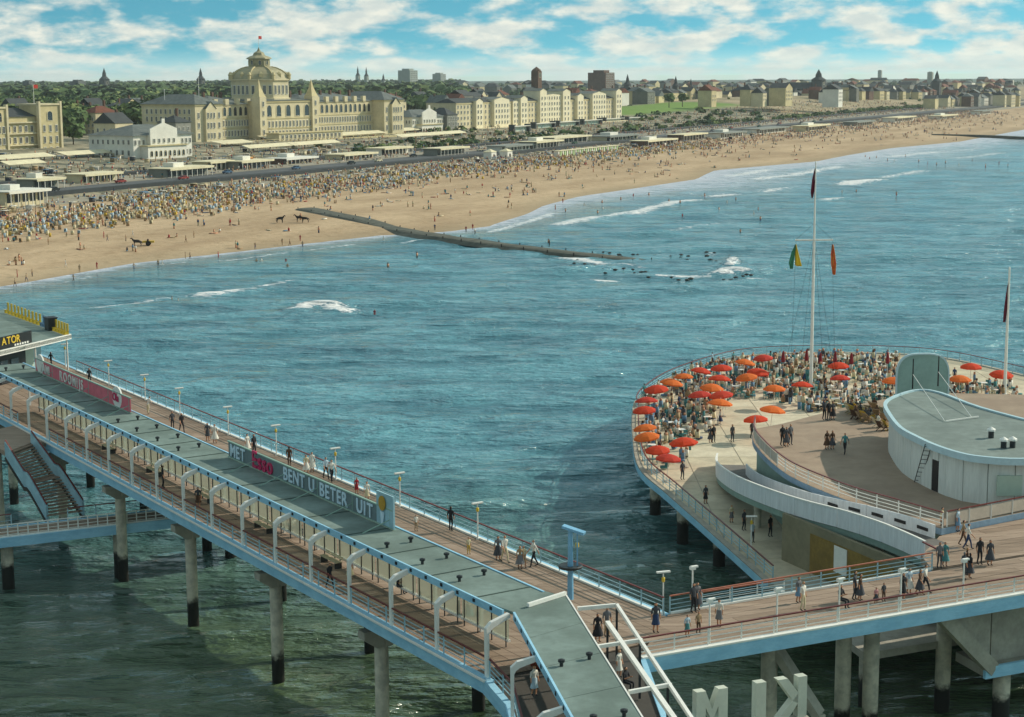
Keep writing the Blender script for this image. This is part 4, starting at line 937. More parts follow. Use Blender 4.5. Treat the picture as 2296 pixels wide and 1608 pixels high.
# paving slabs: rings of big cream flags
cx, cy = 40.0, 190.0; k = 0
for r0, r1, nseg in [(36.0, 30, 60), (30, 24, 48), (24, 18, 40)]: pass
rp = [tuple(p.xy) for p in rimS]
def inside(x, y, poly):
    c = False; n = len(poly); j = n-1
    for i in range(n):
        xi, yi = poly[i][:2]; xj, yj = poly[j][:2]
        if (yi > y) != (yj > y) and x < (xj-xi)*(y-yi)/(yj-yi)+xi: c = not c
        j = i
    return c
flag = MB().box(-2.46, 2.46, -2.46, 2.46, -.04, 0).mesh('flagstone', M_terr); flag2 = MB().box(-2.46, 2.46, -2.46, 2.46, -.04, .004).mesh('flagstone', mat('cream slabs, paler', '#d8ceb4', .85, .08, .4, c2='#c2b79e'))
for gx in np.arange(9, 70, 5.0):
    for gy in np.arange(118, 226, 5.0):
        cor = [(gx+a*2.5, gy+b_*2.5) for a in (-1, 1) for b_ in (-1, 1)]
        ins = [inside(*c, rp) for c in cor]
        if all(ins): put('flagstone', random.choice((flag, flag2)), ti, (gx, gy, ZT))
        elif any(ins) or inside(gx, gy, rp):
            MB().prism(clip_poly(rp, [(gx-2.46, gy-2.46), (gx+2.46, gy-2.46), (gx+2.46, gy+2.46), (gx-2.46, gy+2.46)]), ZT-.04, ZT).build('flagstone', M_terr, ti)
MB().sweep([p+Vector((0, 0, -.6)) for p in rimS], .5, .62, 0, .1).build('edge_beam', M_beam, ti)
MB().sweep([p+Vector((0, 0, 0.02)) for p in rimS], .5, .10, 0, .1).build('edge_cap', M_conc, ti)
for (u, v) in ((1445,1165),(1505,1220),(1585,1280)):
    p = P(u, v, 0); d = Vector((1.1, .2, 0)); pile(ti, p.x+1.0, p.y, ZT-.5, .52)
for x, y in ((17, 195), (24, 205), (34, 214), (46, 215), (19, 172), (20, 125), (30, 190), (45, 195), (58, 200), (25, 160), (24, 135)): pile(ti, x, y, ZT-.5, .52)
railing('railing', 'long curved outer railing of the round terrace with dark red top rail', [p+Vector((.35, 0, 0)) if p.y < 185 else p+Vector((0, -.35, 0)) for p in rimS[:78]], step=2.0, m=M_bluep, hand=M_red, kerb=False, panel=None)
# raised deck
ue = [P(u, v, ZU) for u, v in [(1690,962),(1688,985),(1702,1008),(1740,1045),(1790,1077),(1900,1122),(2000,1152)]]
upS = smooth_line(ue, 5)+[DKC]
uo = upS+[DKC+Vector((30, 18.8, 0)), Vector((62, 150, 0)), Vector((52, 166, 0)), Vector((40, 168, 0)), Vector((31, 160, 0)), Vector((24.5, 153, 0))]
ud = thing('raised_deck', 'raised brown deck with a curved edge carrying the drum-shaped building', 'deck')
MB().prism(uo, ZU-.42, ZU).build('slab', M_updeck, ud)
MB().sweep([p+Vector((0, 0, -.46)) for p in upS], .12, .44, 0, .03).build('fascia', mat('blue grey fascia', '#8aa6bd', .6, .08, 1), ud)
MB().sweep([DKC+Vector((0, 0, -.46)), DKC+Vector((30, 18.8, -.46))], .12, .44, 0, 0).build('fascia', mat('blue grey fascia', ''), ud)
uw = [p+Vector((.55, .25, 0)) for p in upS]
MB().sweep([Vector((p.x, p.y, ZT)) for p in uw], .25, ZU-.45-ZT).build('side_wall', mat('pale green render', '#8fa89c', .85, .08, .5), ud)
MB().sweep([Vector((24.5, 152.5, ZT)), Vector((31, 159.5, ZT)), Vector((40, 167, ZT)), Vector((52, 165, ZT))], .25, ZU-.45-ZT).build('side_wall', mat('pale green render', ''), ud)
M_cream = mat('cream infill', '#cdbfae', .8, .06, 1)
nsp = int(len(upS)*.52)
railing('railing', 'curved rail of the raised deck filled with pinkish panels above the ramp', [p+Vector((.12, .05, 0)) for p in upS[:nsp]], m=M_white, panel=M_cream, kerb=False, rails=())
railing('railing', 'open white rail of the raised deck towards the plaza corner', [p+Vector((.12, .1, 0)) for p in upS[nsp-1:]], m=M_white, kerb=False)
railing('railing', 'rail with cream panels along the front of the raised deck at right', [DKC+Vector((.5, .4, 0)), DKC+Vector((30, 18.9, 0))], m=M_white, panel=M_cream, kerb=False, rails=())
# ramp
rp_ = [(2075,1215,10.5),(1990,1178,10.5),(1900,1148,10.4),(1800,1122,10.15),(1720,1096,9.65),(1660,1072,9.0),(1625,1052,8.2),(1607,1035,7.2),(1609,1018,6.3)]
ro = smooth_line([P(*q) for q in rp_], 5)
for p in ro: p.z -= 1.0
ro[0].z = ZD0-.02
ri = []
for i, p in enumerate(ro):
    a = ro[max(0, i-1)]; c = ro[min(len(ro)-1, i+1)]; d = (c-a); d.z = 0; d.normalize(); f = i/(len(ro)-1)
    ri.append(p+Vector((d.y, -d.x, 0))*(3.4-1.2*min(1, f*2.2)+2.0*max(0, f-.7)))
rm = thing('curved_ramp', 'curved ramp with a white panelled parapet sweeping down from plaza to terrace', 'ramp')
n = len(ro); vs = [p for a, b in zip(ro, ri) for p in (a, b)]; vs += [p-Vector((0, 0, .35)) for p in vs]; m2 = 2*n
fs = [(2*i, 2*i+1, 2*i+3, 2*i+2) for i in range(n-1)]+[(m2+2*i+2, m2+2*i+3, m2+2*i+1, m2+2*i) for i in range(n-1)]+[(2*i, 2*i+2, m2+2*i+2, m2+2*i) for i in range(n-1)]+[(2*i+3, 2*i+1, m2+2*i+1, m2+2*i+3) for i in range(n-1)]
MB().add(vs, fs).build('ramp_slab', mat('grey ramp asphalt', '#6d6a66', .9, .1, .6), rm)
M_par = mat('white parapet panel', '#e6eaec', .55, .07, 1.2, stretch=(3, 3, .35))
q = resample(ro, 2.6)
for a, b in zip(q, q[1:]):
    e = (b-a)*.012; mids = [a+e, b-e]; MB().sweep(mids, .10, 1.3, -.3, .02).build('parapet_panel', M_par, rm)
MB().sweep(ro, .16, .09, 1.0, .02).build('parapet_cap', M_white, rm)
MB().sweep(ro, .5, .5, -.82, -.3).build('under_beam', mat('pale green render', ''), rm)
isec = ri[4:int(n*.86)]
q = resample(isec, 2.4)
for a, b in zip(q, q[1:]): e = (b-a)*.01; MB().sweep([a+e, b-e], .12, .95, .0, -.02).build('inner_panel', M_par, rm)
slot = MB().box(-.55, .55, -.09, .09, 0, .22).mesh('slot', M_black)
for a, b in list(zip(q, q[1:]))[:5]: c = (a+b)*.5; put('slot', slot, rm, c+Vector((-.03, 0, .35)), math.atan2((b-a).y, (b-a).x))
MB().sweep([ro[0]+Vector((-.2, -.1, 0)), ro[0]+Vector((.3, -1.8, 0)), ], .12, .08, 1.0).build('handrail', M_red, rm)
for i in (8, 16, 24): pile(rm, (ro[i].x+ri[i].x)/2, (ro[i].y+ri[i].y)/2, ro[i].z-.35, .3)
# wall under the plaza with a yellow bay and poster
lwv = thing('lower_wall', 'shaded lower wall below the ramp with a yellow bay and a white poster', 'wall')
wa, wb = Vector((20.2, 125.2, ZT)), Vector((27.2, 109.6, ZT)); wd = (wb-wa).normalized(); wn = Vector((-wd.y, wd.x, 0))
if wn.y > 0: wn = -wn
wn = Vector((wd.y, -wd.x, 0)); wn = wn if wn.x < 0 else -wn
MB().sweep([wa, wb], .3, 3.6).build('wall', mat('blue grey render', '#8e866c', .85, .1, .4), lwv)
MB().sweep([wa.lerp(wb, .22)+wn*.18, wa.lerp(wb, .80)+wn*.18], .06, 2.9, .05).build('yellow_bay', mat('ochre paint', '#94793a', .7, .15, .6), lwv)
MB().sweep([wa.lerp(wb, .40)+wn*.24, wa.lerp(wb, .49)+wn*.24], .04, 1.9, .95).build('poster', M_white, lwv)
lf = thing('low_platform', 'dim lower platform slab under the bridge and ramp', 'platform')
MB().prism([Vector((18.0, 121.5, 0)), Vector((22, 104, 0)), Vector((40, 112, 0)), Vector((40, 123, 0))], ZT-.55, ZT-.06).build('slab', M_conc, lf)
for x, y in ((23, 108), (33, 112)): pile(lf, x, y, ZT-.55, .5)
lamp(P(1684, 1232, ZT), 0, 'low pale lamp post in the lower passage', None)
# ------------------------------------------------------------------ drum building
ZR = 13.6
dp = [P(u, v, ZR) for u, v in [(1985,905),(1995,930),(2020,960),(2060,982),(2100,1000),(2150,1016),(2200,1025),(2290,1030)]]
dp += [Vector((41, 122.8, ZR)), Vector((44.5, 127, ZR)), Vector((45, 133, ZR))]+[P(2290, 950, ZR)+Vector((2.2, -1, 0)), P(2200, 915, ZR), P(2110, 882, ZR), P(2060, 875, ZR), P(2010, 888, ZR)]
dS = smooth_line(dp, 4, True)
db = thing('drum_building', 'pale drum-shaped building with flat grey roof and light blue rim', 'building')
MB().prism(dS, ZR-.4, ZR-.05).build('roof', mat('grey drum roofing', '#83918c', .9, .14, .22, bump=.2, c2='#6b7874'), db)
MB().sweep(dS, .3, .5, -.42, 0, closed=True).build('roof_rim', mat('light blue rim', '#b9d6de', .5, .05, 1), db)
cxy = sum(dS, Vector())/len(dS); cxy.z = 0
wp = [Vector((p.x, p.y, ZU)).lerp(Vector((cxy.x, cxy.y, ZU)), .06) for p in dS]; wp.append(wp[0])
M_drum = mat('pale drum cladding', '#dee3dd', .7, .07, 1.0, stretch=(3, 3, .3))
MB().prism([p.lerp(Vector((cxy.x, cxy.y, ZU)), .02) for p in wp[:-1]], ZU, ZR-.4).build('core', M_dark, db)
q = resample(wp, 1.9); door = min(range(len(q)-1), key=lambda i: (q[i]-P(2103, 1095, ZU)).length)
for i, (a, b) in enumerate(zip(q, q[1:])):
    e = (b-a)*.012
    if i == door:
        MB().sweep([a.lerp(b, .5), b], .1, ZR-.4-ZU).build('wall_panel', M_drum, db)
        MB().sweep([a, a.lerp(b, .45)], .06, 2.4, 0).build('door', M_black, db); MB().sweep([a, a.lerp(b, .45)], .1, ZR-.4-ZU-2.4, 2.4).build('wall_panel', M_drum, db)
    else: MB().sweep([a+e, b-e], .12, ZR-.42-ZU).build('wall_panel', M_drum, db)
wq = P(2268, 1108, ZU+.9); MB().box(-.9, .9, -.12, .12, 0, 1.5).build('window', M_gpale, db).location = (36.0, 122.2, ZU+.8)  # pale glass colour stands in for the reflection in this window
lad = thing('ladder', 'dark metal ladder leaning on the drum wall', 'ladder')
la, lb = P(2057, 1082, ZU), P(2080, 995, ZR-.1)+Vector((0, -.25, 0)); lsd = Vector((.22, -.08, 0))
for sg_ in (-1, 1): MB().beam(la+lsd*sg_, lb+lsd*sg_, .05, .05).build('stile', M_dark, lad)
for i in range(9): f = (i+.5)/9; MB().beam(la.lerp(lb, f)-lsd, la.lerp(lb, f)+lsd, .04, .04).build('rung', M_dark, lad)
for i, (u, v0, v1) in enumerate(((2046, 868, 808), (2103, 862, 808))):
    p = P(u, v0+4, ZR); r = thing('roof_mast', '%s black mast on the drum roof with a white stay' % ('left' if i == 0 else 'right'), 'mast', p)
    MB().tube((0, 0, 0), (0, 0, 2.7), .07, .05, 8).build('pole', M_black, r)
    e = P((2118, 2178)[i], (945, 936)[i], ZR); MB().tube((0, 0, 1.3), tuple(e-p+Vector((0, 0, .03))), .03, .03, 5).build('stay', M_white, r)
b0, b1 = P(2118, 946, ZR), P(2180, 936, ZR); tb = tag(MB().beam(b0+Vector((.1, 0, .06)), b1+Vector((.5, 0, .06)), .1, .1).build('anchor_bar', M_white), 'white anchor bar lying on the drum roof between the stays', 'bar')
hk = thing('band_shell', 'tall rounded teal band shell with pale edge behind the drum building', 'band shell', Vector((PD(2068, 860, 158).x, 158, ZU)), 0)
sv = []; nA = 20
prof = [( -2.35+0.0, 0)]
arc = [(2.35*math.copysign(abs(math.cos(a))**.62, math.cos(a)), 3.3+2.1*abs(math.sin(a))**.8) for a in np.linspace(math.pi, 0, nA)]; outl = [(-2.35, 0)]+arc+[(2.35, 0)]
n = len(outl); vs = [(x, -.10+.0*abs(x), z) for x, z in outl]+[(x*.97, .12, z*.985) for x, z in outl]
MB().add(vs, [tuple(range(n-1, -1, -1)), tuple(range(n, 2*n))]+[(i, (i+1) % n, (i+1) % n+n, i+n) for i in range(n)]).build('shell', mat('teal shell paint', '#8db0ab', .7, .08, .5), hk)
vs = []
for (x, z) in outl: k = 1.0; vs += [(x*1.0, -.18, z), (x*1.05, -.18, z*1.02+.03), (x*1.05, .2, z*1.02+.03), (x, .2, z)]
fs = [(i*4+k, i*4+(k+1) % 4, i*4+4+(k+1) % 4, i*4+4+k) for i in range(n-1) for k in range(4)]
MB().add(vs, fs).build('rim', mat('light blue rim', ''), hk)
# ------------------------------------------------------------------ flag masts
def cloth_flag(name, pts_w, m, parent):
    """hanging flag: rows of (x0,x1,z) with a fold wave in y"""
    mb = MB(); n = 5; vs = []
    for j, (x0, x1, z) in enumerate(pts_w):
        for i in range(n): f = i/(n-1); vs.append((x0+(x1-x0)*f, .12*math.sin(f*9+j), z))
    fs = [(j*n+i, j*n+i+1, (j+1)*n+i+1, (j+1)*n+i) for j in range(len(pts_w)-1) for i in range(n-1)]
    o = mb.add(vs, fs).build(name, m, parent, True); md = o.modifiers.new('th', 'SOLIDIFY'); md.thickness = .03; return o
fp = P(1818, 872, ZT); D = fp.y; pxm = math.hypot(fp.y, HC-ZT)/F*1.0
def zt(v): return PD(1825, v, D).z
fm_ = thing('signal_mast', 'tall white signal mast with yard and flags rising from the terrace', 'flag mast', fp)
ztop = zt(366)-ZT; zy = zt(538)-ZT
MB().tube((0, 0, 0), (0, 0, zy), .22, .14, 10).tube((0, 0, zy), (0, 0, ztop), .13, .07, 10).build('mast', M_white, fm_)
MB().tube((-2.15, 0, zy), (2.15, 0, zy), .09, .09, 8).build('yard', M_white, fm_)
MB().tube((0, 0, ztop), (0, 0, ztop+.25), .14, .02, 8).build('finial', M_white, fm_)
for sx in (-1, 1):
    MB().tube((0, 0, zt(500)-ZT), (sx*2.1, 0, zy), .018, .018, 4).build('stay', M_dark, fm_)
    for gx, gy in ((2.6, -1.2), (1.5, -.6), (3.2, 2.0)): MB().tube((sx*(.05 if gx < 2 else 2.05 if gx < 3 else .1), 0, zy-.05), (sx*gx, gy, .02), .016, .016, 4).build('shroud', M_dark, fm_)
cloth_flag('green_flag', [(-2.15, -2.05, zy-.5), (-2.55, -2.15, zy-1.5), (-2.8, -2.3, zy-2.6), (-2.65, -2.35, zy-3.3)], mat('green flag', '#3f8f6d', .9, .1, 3), fm_)
cloth_flag('yellow_flag', [(-2.12, -2.0, zy-.5), (-2.15, -1.75, zy-1.5), (-2.1, -1.4, zy-2.8), (-1.9, -1.35, zy-3.0)], mat('yellow flag', '#f0c92c', .9, .05, 3), fm_)
cloth_flag('orange_flag', [(2.05, 2.2, zy-.55), (1.95, 2.4, zy-1.6), (2.0, 2.55, zy-2.8), (2.2, 2.5, zy-4.0)], mat('orange red flag', '#d9452a', .9, .1, 3, c2='#e08a2a'), fm_)
cloth_flag('red_pennant', [(-.12, -.02, ztop-.6), (-.36, -.05, ztop-1.8), (-.5, -.15, ztop-3.2), (-.42, -.28, ztop-3.9)], mat('dark red flag', '#6e1b34', .9, .1, 3), fm_)
fp2 = P(2252, 892, ZT); f2 = thing('flagpole', 'slim white flagpole with a furled dark red flag at the right edge', 'flagpole', fp2)
zt2 = PD(2262, 602, fp2.y).z-ZT
MB().tube((0, 0, 0), (0, 0, zt2), .2, .1, 10).lathe([(.45, 0), (.45, .3), (.25, .5)], 10).build('pole', M_white, f2); MB().tube((0, 0, zt2), (0, 0, zt2+.2), .13, .03, 8).build('finial', M_white, f2)
cloth_flag('furled_flag', [(-.12, -.02, zt2-1.6), (-.28, -.1, zt2-3), (-.42, -.14, zt2-4.6), (-.5, -.25, zt2-6)], mat('dark red flag', ''), f2)
# ------------------------------------------------------------------ parasols
def mk_par():
    n = 8; vs = [(0, 0, 2.62)]; fs = []
    for k, (r, z) in enumerate(((.45, 2.54), (.85, 2.40), (1.22, 2.18))):
        for i in range(n*2):
            q = math.pi*i/n; sc = 1.0 if i % 2 == 0 else .955+(-.01*k); vs.append((r*sc*math.cos(q), r*sc*math.sin(q), z-(0 if i % 2 == 0 else .0)))
    N2 = n*2
    for i in range(N2): fs.append((0, 1+i, 1+(i+1) % N2))
    for k in range(2):
        for i in range(N2): j = (i+1) % N2; fs.append((1+k*N2+i, 1+k*N2+N2+i, 1+k*N2+N2+j, 1+k*N2+j))
    for i in range(N2): # short valance
        q = math.pi*i/n; a = vs[1+2*N2+i]; vs.append((a[0]*1.005, a[1]*1.005, a[2]-.14))
    for i in range(N2): j = (i+1) % N2; fs.append((1+2*N2+i, 1+3*N2+i, 1+3*N2+j, 1+2*N2+j))
    can = MB().add(vs, fs).mesh('canopy', M_umb, False)
    pole = MB().tube((0, 0, 0), (0, 0, 2.7), .03, .03, 6).mesh('pole', M_white); base = MB().lathe([(.3, 0), (.3, .08), (.06, .14)], 10).mesh('base', M_conc)
    rib = MB()
    for i in range(n): q = 2*math.pi*i/n; rib.tube((0, 0, 2.1), (.8*math.cos(q), .8*math.sin(q), 2.38), .012, .012, 4)
    return can, pole, base, rib.mesh('ribs', M_dark)
mu = bpy.data.materials.new('translucent orange canvas'); mu.use_nodes = True; t = mu.node_tree; bb = t.nodes['Principled BSDF']
bb.inputs['Base Color'].default_value = (*lin('#d8381c'), 1); bb.inputs['Roughness'].default_value = .85
tr = N('ShaderNodeBsdfTranslucent', t); tr.inputs[0].default_value = (*lin('#f2702a'), 1); mx = N('ShaderNodeMixShader', t); mx.inputs[0].default_value = .35
t.links.new(bb.outputs[0], mx.inputs[1]); t.links.new(tr.outputs[0], mx.inputs[2]); t.links.new(mx.outputs[0], t.nodes['Material Output'].inputs[0])
PAR = mk_par(); PAR[0].materials[0] = mu
mu2 = mu.copy(); mu2.node_tree.nodes['Principled BSDF'].inputs['Base Color'].default_value = (*lin('#e8762a'), 1)
mu3 = mu.copy(); mu3.node_tree.nodes['Principled BSDF'].inputs['Base Color'].default_value = (*lin('#c9332c'), 1)
CANS = [PAR[0], PAR[0].copy(), PAR[0].copy()]; CANS[1].materials[0] = mu2; CANS[2].materials[0] = mu3
z4 = lambda x, y: ((1560+x/4.02)/1.115, (860+y/4.02)/1.115)
z5 = lambda x, y: ((2040+x/3.654)/1.115, (860+y/3.654)/1.115)
opn = [z4(*q) for q in [(1410,120),(1190,165),(985,235),(745,250),(605,300),(445,380),(345,450),(235,555),(220,640),(240,820),(260,910),(345,1030),(430,1120),(620,985),(955,345),(1260,320),(1330,275),(870,430),(780,500),(1005,505),(945,585),(1510,430),(1785,400),(1470,660),(1340,745)]]
opn += [z5(*q) for q in [(210,185),(225,295),(710,335),(1310,310),(1415,200),(1685,270)]]
fold = [z4(*q) for q in [(1600,130),(1835,115),(1975,150)]]+[z5(*q) for q in [(175,120),(325,135),(655,130)]]
USPOT = []
for i, (u, v) in enumerate(sorted(opn)):
    p = P(u, v, ZT+2.42); p.z = ZT
    if not inside(p.x, p.y, rp): p.x, p.y = max(p.x, 13.4), min(p.y, 218)
    USPOT.append(p); r = thing('parasol', 'open orange-red parasol on the round terrace, %s from the left' % ordw(i), 'parasol', p, random.uniform(0, 1), 'open parasols on the round terrace')
    r.rotation_euler = (random.uniform(-.13, .13), random.uniform(-.13, .13), random.uniform(0, 1)); r.scale = (random.uniform(.94, 1.1),)*3
    cq = put('canopy', CANS[(i*7) % 5 % 3], r); put('ribs', PAR[3], cq); put('pole', PAR[1], r); put('base', PAR[2], r)
fcl = MB().lathe([(.05, 2.75), (.14, 2.5), (.26, 1.6), (.22, 1.35)], 10).mesh('canopy', M_umbf)
for i, (u, v) in enumerate(sorted(fold)):
    p = P(u, v, ZT+2.0); p.z = ZT; r = thing('folded_parasol', 'folded dark red parasol at the far terrace rail, %s from the left' % ordw(i), 'parasol', p, 0, 'folded parasols at the far rail')
    put('canopy', fcl, r); put('pole', PAR[1], r); put('base', PAR[2], r)
# ------------------------------------------------------------------ tables, chairs and guests
tab = [MB().lathe([(.42, .70), (.44, .72), (.44, .75), (.01, .76)], 14).mesh('table_top', M_white), MB().tube((0, 0, 0), (0, 0, .7), .04, .04, 6).lathe([(.24, 0), (.22, .05), (.05, .08)], 10).mesh('pedestal', M_dark)]
ch = MB().box(-.22, .22, -.22, .22, .43, .47).box(-.22, .22, .19, .23, .62, .9)
for sx in (-.2, .2):
    ch.box(sx-.02, sx+.02, -.21, -.17, 0, .43); ch.box(sx-.02, sx+.02, .18, .22, 0, .9)
CHM = {k: (lambda c: (setattr(c, 'v', ch.v), setattr(c, 'f', ch.f), setattr(c, 'm', ch.m), c.mesh('chair', CL[k]))[-1])(MB()) for k in ('white', 'cream', 'teal', 'tan')}
rr = random.Random(11); seats = []
zone = [P(u, v, ZT).xy for u, v in [(1440,1000),(1432,930),(1455,893),(1515,852),(1610,822),(1710,805),(1900,800),(2010,806),(2010,905),(1900,925),(1800,928),(1730,900),(1625,905),(1592,962),(1540,1030),(1500,1060)]]
zone = [tuple(p) for p in zone]; tabs = []
xs0 = [p[0] for p in zone]; ys0 = [p[1] for p in zone]; tries = 0
while len(tabs) < 64 and tries < 6000:
    tries += 1; x, y = rr.uniform(min(xs0), max(xs0)), rr.uniform(min(ys0), max(ys0))
    if inside(x, y, zone) and all((x-a)**2+(y-b_)**2 > 2.5**2 for a, b_ in tabs) and inside(x-1, y+1, rp): tabs.append((x, y))
for x, y in [tuple(P(u, v, ZT).xy) for u, v in [(2130,860),(2155,866),(2180,880),(2205,872),(2230,888),(2255,905),(2280,912),(2210,905)]]: tabs.append((x, y))
NP = 0; NC = 0
tops = ['white','white','cream','paleblue','charcoal','teal','white','grey','navy','green','tan','blue']
for x, y in tabs:
    r = thing('cafe_table', 'small round white cafe table in the terrace crowd', 'table', (x, y, ZT), 0, 'cafe tables on the round terrace'); put('table_top', tab[0], r); put('pedestal', tab[1], r)
    a0 = rr.uniform(0, 6.28); n = rr.choice((3, 4, 4, 5)) if NC < 285 else 2
    for k in range(n):
        a = a0+2*math.pi*k/n+rr.uniform(-.15, .15); px, py = x+.85*math.cos(a), y+.85*math.sin(a); rot = a-math.pi/2
        kk = rr.choice(('white', 'cream', 'teal', 'tan'))
        if NC < 290: tag(put('chair', CHM[kk], None, (px, py, ZT), rot), 'small %s terrace chair at a cafe table' % kk, 'chair', '%s chairs at the cafe tables' % kk); NC += 1
        if rr.random() < .82 and NP < 120:
            tp_ = rr.choice(tops); hr = rr.choice(('dark', 'brown', 'fair', 'grey')); bd = rr.choice(('sit', 'sit2')); bt_ = rr.choice(('charcoal', 'black', 'tan', 'grey', 'navy'))
            person((px-.08*math.cos(a), py-.08*math.sin(a), ZT), bd, tp_, bt_, 'guest in %s top seated at a cafe table on the round terrace' % tp_.replace('paleblue', 'pale blue'), rot, hr, None, 1, 'terrace guests in %s' % tp_.replace('paleblue', 'pale blue')); NP += 1
    if rr.random() < .35 and NP < 135:
        a = rr.uniform(0, 6.28); tp_ = rr.choice(tops); fb = rr.random() < .5
        person((x+1.35*math.cos(a), y+1.35*math.sin(a), ZT), 'fstand' if fb else rr.choice(('stand', 'arms')), tp_, rr.choice(('charcoal', 'grey', 'navy', 'brown')), 'person in %s top standing among the cafe tables' % tp_.replace('paleblue', 'pale blue'), rr.uniform(0, 6), rr.choice(('dark', 'brown', 'fair')), 'full' if fb else None, 1, 'people in %s standing on the terrace' % tp_.replace('paleblue', 'pale blue')); NP += 1
# deck chairs with people at the far edge of the raised deck
dc = MB(); dc.beam((0, -.5, .25), (0, .25, .38), .55, .05).beam((0, .25, .36), (0, .6, .95), .55, .05)
for sx in (-.28, .28): dc.beam((sx, -.55, .02), (sx, .6, .95), .05, .05).beam((sx, .45, .02), (sx, -.45, .5), .05, .05)
dcm = {k: (lambda c: (setattr(c, 'v', dc.v), setattr(c, 'f', dc.f), setattr(c, 'm', dc.m), c.mesh('deck_chair', CL[k]))[-1])(MB()) for k in ('tan', 'cream', 'brown', 'yellow')}
for i in range(30):
    u = rr.uniform(1905, 1995); v = rr.uniform(918, 968)
    if v > 935+(u-1900)*.42: v = rr.uniform(918, 940)
    k = rr.choice(('tan', 'cream', 'brown', 'tan', 'yellow')); p = P(u, v, ZU)
    tag(put('deck_chair', dcm[k], None, p, rr.uniform(-.6, .6)+2.2), '%s deck chair at the far edge of the raised deck' % k, 'deck chair', '%s deck chairs on the raised deck' % k)
    if rr.random() < .5: tp_ = rr.choice(('tan', 'white', 'brown', 'charcoal')); person(p+Vector((0, 0, -.02)), 'sit', tp_, 'tan', 'person in %s lounging in a deck chair on the raised deck' % tp_, 2.2+rr.uniform(-.4, .4), 'brown', None, 1, 'people in %s in deck chairs' % tp_)
vt = [MB().lathe([(.22, 0), (.22, .5), (.12, .55)], 10).mesh('duct', M_dark), MB().lathe([(.33, .55), (.33, .68), (.05, .85)], 10).mesh('cowl', M_white)]
for i, (u, v) in enumerate(((2222, 982), (2250, 1005), (2270, 1004))):
    r = thing('roof_ventilator', ('left', 'middle', 'right')[i]+' of three dark ventilators with white cowls on the drum roof', 'ventilator', P(u, v, ZR-.05)); put('duct', vt[0], r); put('cowl', vt[1], r)
def PG(u, v):
    z = 8.0
    for _ in range(8): p = P(u, v, z); z = gz(p.x, p.y)
    return P(u, v, z)
# ------------------------------------------------------------------ giant letters at the tower foot (seen from behind)
gl = thing('giant_letters', 'huge pale block letters seen from behind at the bottom right', 'letters')
def slab_letter(polys, org, dxv, h, dep, m):
    dxv = Vector(dxv).normalized(); nv = Vector((-dxv.y, dxv.x, 0))
    mb = MB()
    for pl in polys:
        v0 = [Vector(org)+dxv*x+Vector((0, 0, z)) for x, z in pl]; v1 = [p+nv*dep for p in v0]; n = len(pl)
        mb.add(v0+v1, [tuple(range(n)), tuple(range(2*n-1, n-1, -1))]+[(i, (i+1) % n, (i+1) % n+n, i+n) for i in range(n)])
    return mb.build('letter', m, gl)
M_let = mat('pale letter enamel', '#cfd3c2', .55, .06, .8)
g0 = Vector((9.3, 79.6, 0)); gd = Vector((.93, .37, 0)); hh = 2.1; bz = ZD0+.12
def LO(u, v, z): return P(u, v, z)
w = .62
def at_u(u, ztop): # foot of a letter whose top edge shows at pixel u
    t0 = 0.0; best = min(np.linspace(-2, 16, 600), key=lambda k: abs(pj(g0+gd*k+Vector((0, 0, bz+hh)))[0]-u)); return g0+gd*best+Vector((0, 0, bz))
def pj(p):
    c = CM.transposed() @ (Vector(p)-Vector((0, 0, HC))); return 1148+F*c.x/-c.z, 804-F*c.y/-c.z
Mo = at_u(1562, 0); Io = at_u(1697, 0); Ko = at_u(1745, 0)
slab_letter([[(0, 0), (.5, 0), (.5, hh), (0, hh)], [(.5, hh*.98), (.85, hh*.55), (.85, hh*.25), (.5, hh*.6)], [(.85, hh*.55), (1.2, hh*.98), (1.2, hh*.6), (.85, hh*.25)], [(1.2, 0), (1.7, 0), (1.7, hh), (1.2, hh)]], Mo, gd, hh, .45, M_let)
slab_letter([[(0, 0), (.55, 0), (.55, hh), (0, hh)]], Io, gd, hh, .45, M_let)
slab_letter([[(1.15, 0), (1.65, 0), (1.65, hh), (1.15, hh)], [(0, hh), (.55, hh), (1.16, hh*.62), (1.16, hh*.36), (.9, hh*.42)], [(0, 0), (.6, 0), (1.16, hh*.36), (1.16, hh*.6)]], Ko, gd, hh, .45, M_let)
MB().beam(g0+gd*-1+Vector((0, .15, ZD0-.15)), g0+gd*5.6+Vector((0, .15, ZD0-.15)), .5, .55).build('plinth', M_conc, gl)
# ------------------------------------------------------------------ groyne with rocks
M_rock = mat('black basalt rock', '#2a2d2a', .8, .25, 1.5, bump=.5); M_gro = mat('dark seaweed stone', '#63655a', .9, .2, .5, bump=.4, c2='#484b42')
gy_ = thing('groyne', 'long dark stone groyne running from the sand into the sea', 'groyne')
_g0, _g1 = P(875, 510, .9), P(1200, 557, .7); _gd = (_g0-_g1); _gd.z = 0; _gd.normalize()
gpts = [_g0+_gd*k for k in (50, 36, 22, 10)]
for p in gpts: p.z = max(.95, gz(p.x, p.y)+.4)
gpts += [P(u, v, z) for u, v, z in [(875,510,.9),(1010,532,.85),(1200,557,.7),(1330,572,.45),(1440,584,.1)]]
gS = resample(smooth_line(gpts, 4), 6)
vs = []; fs = []; prof = [(-5, -.9), (-3.0, .0), (-1.8, .2), (1.8, .2), (3.0, 0), (5, -.9)]; k = len(prof)
for i, p in enumerate(gS):
    a = gS[max(0, i-1)]; c = gS[min(len(gS)-1, i+1)]; d = (c-a); d.z = 0; d.normalize(); nn_ = Vector((-d.y, d.x, 0)); wf = 1-.35*i/len(gS)
    for o, z in prof: vs.append(p+nn_*(o*wf+random.uniform(-.2, .2))+Vector((0, 0, z+random.uniform(-.08, .08))))
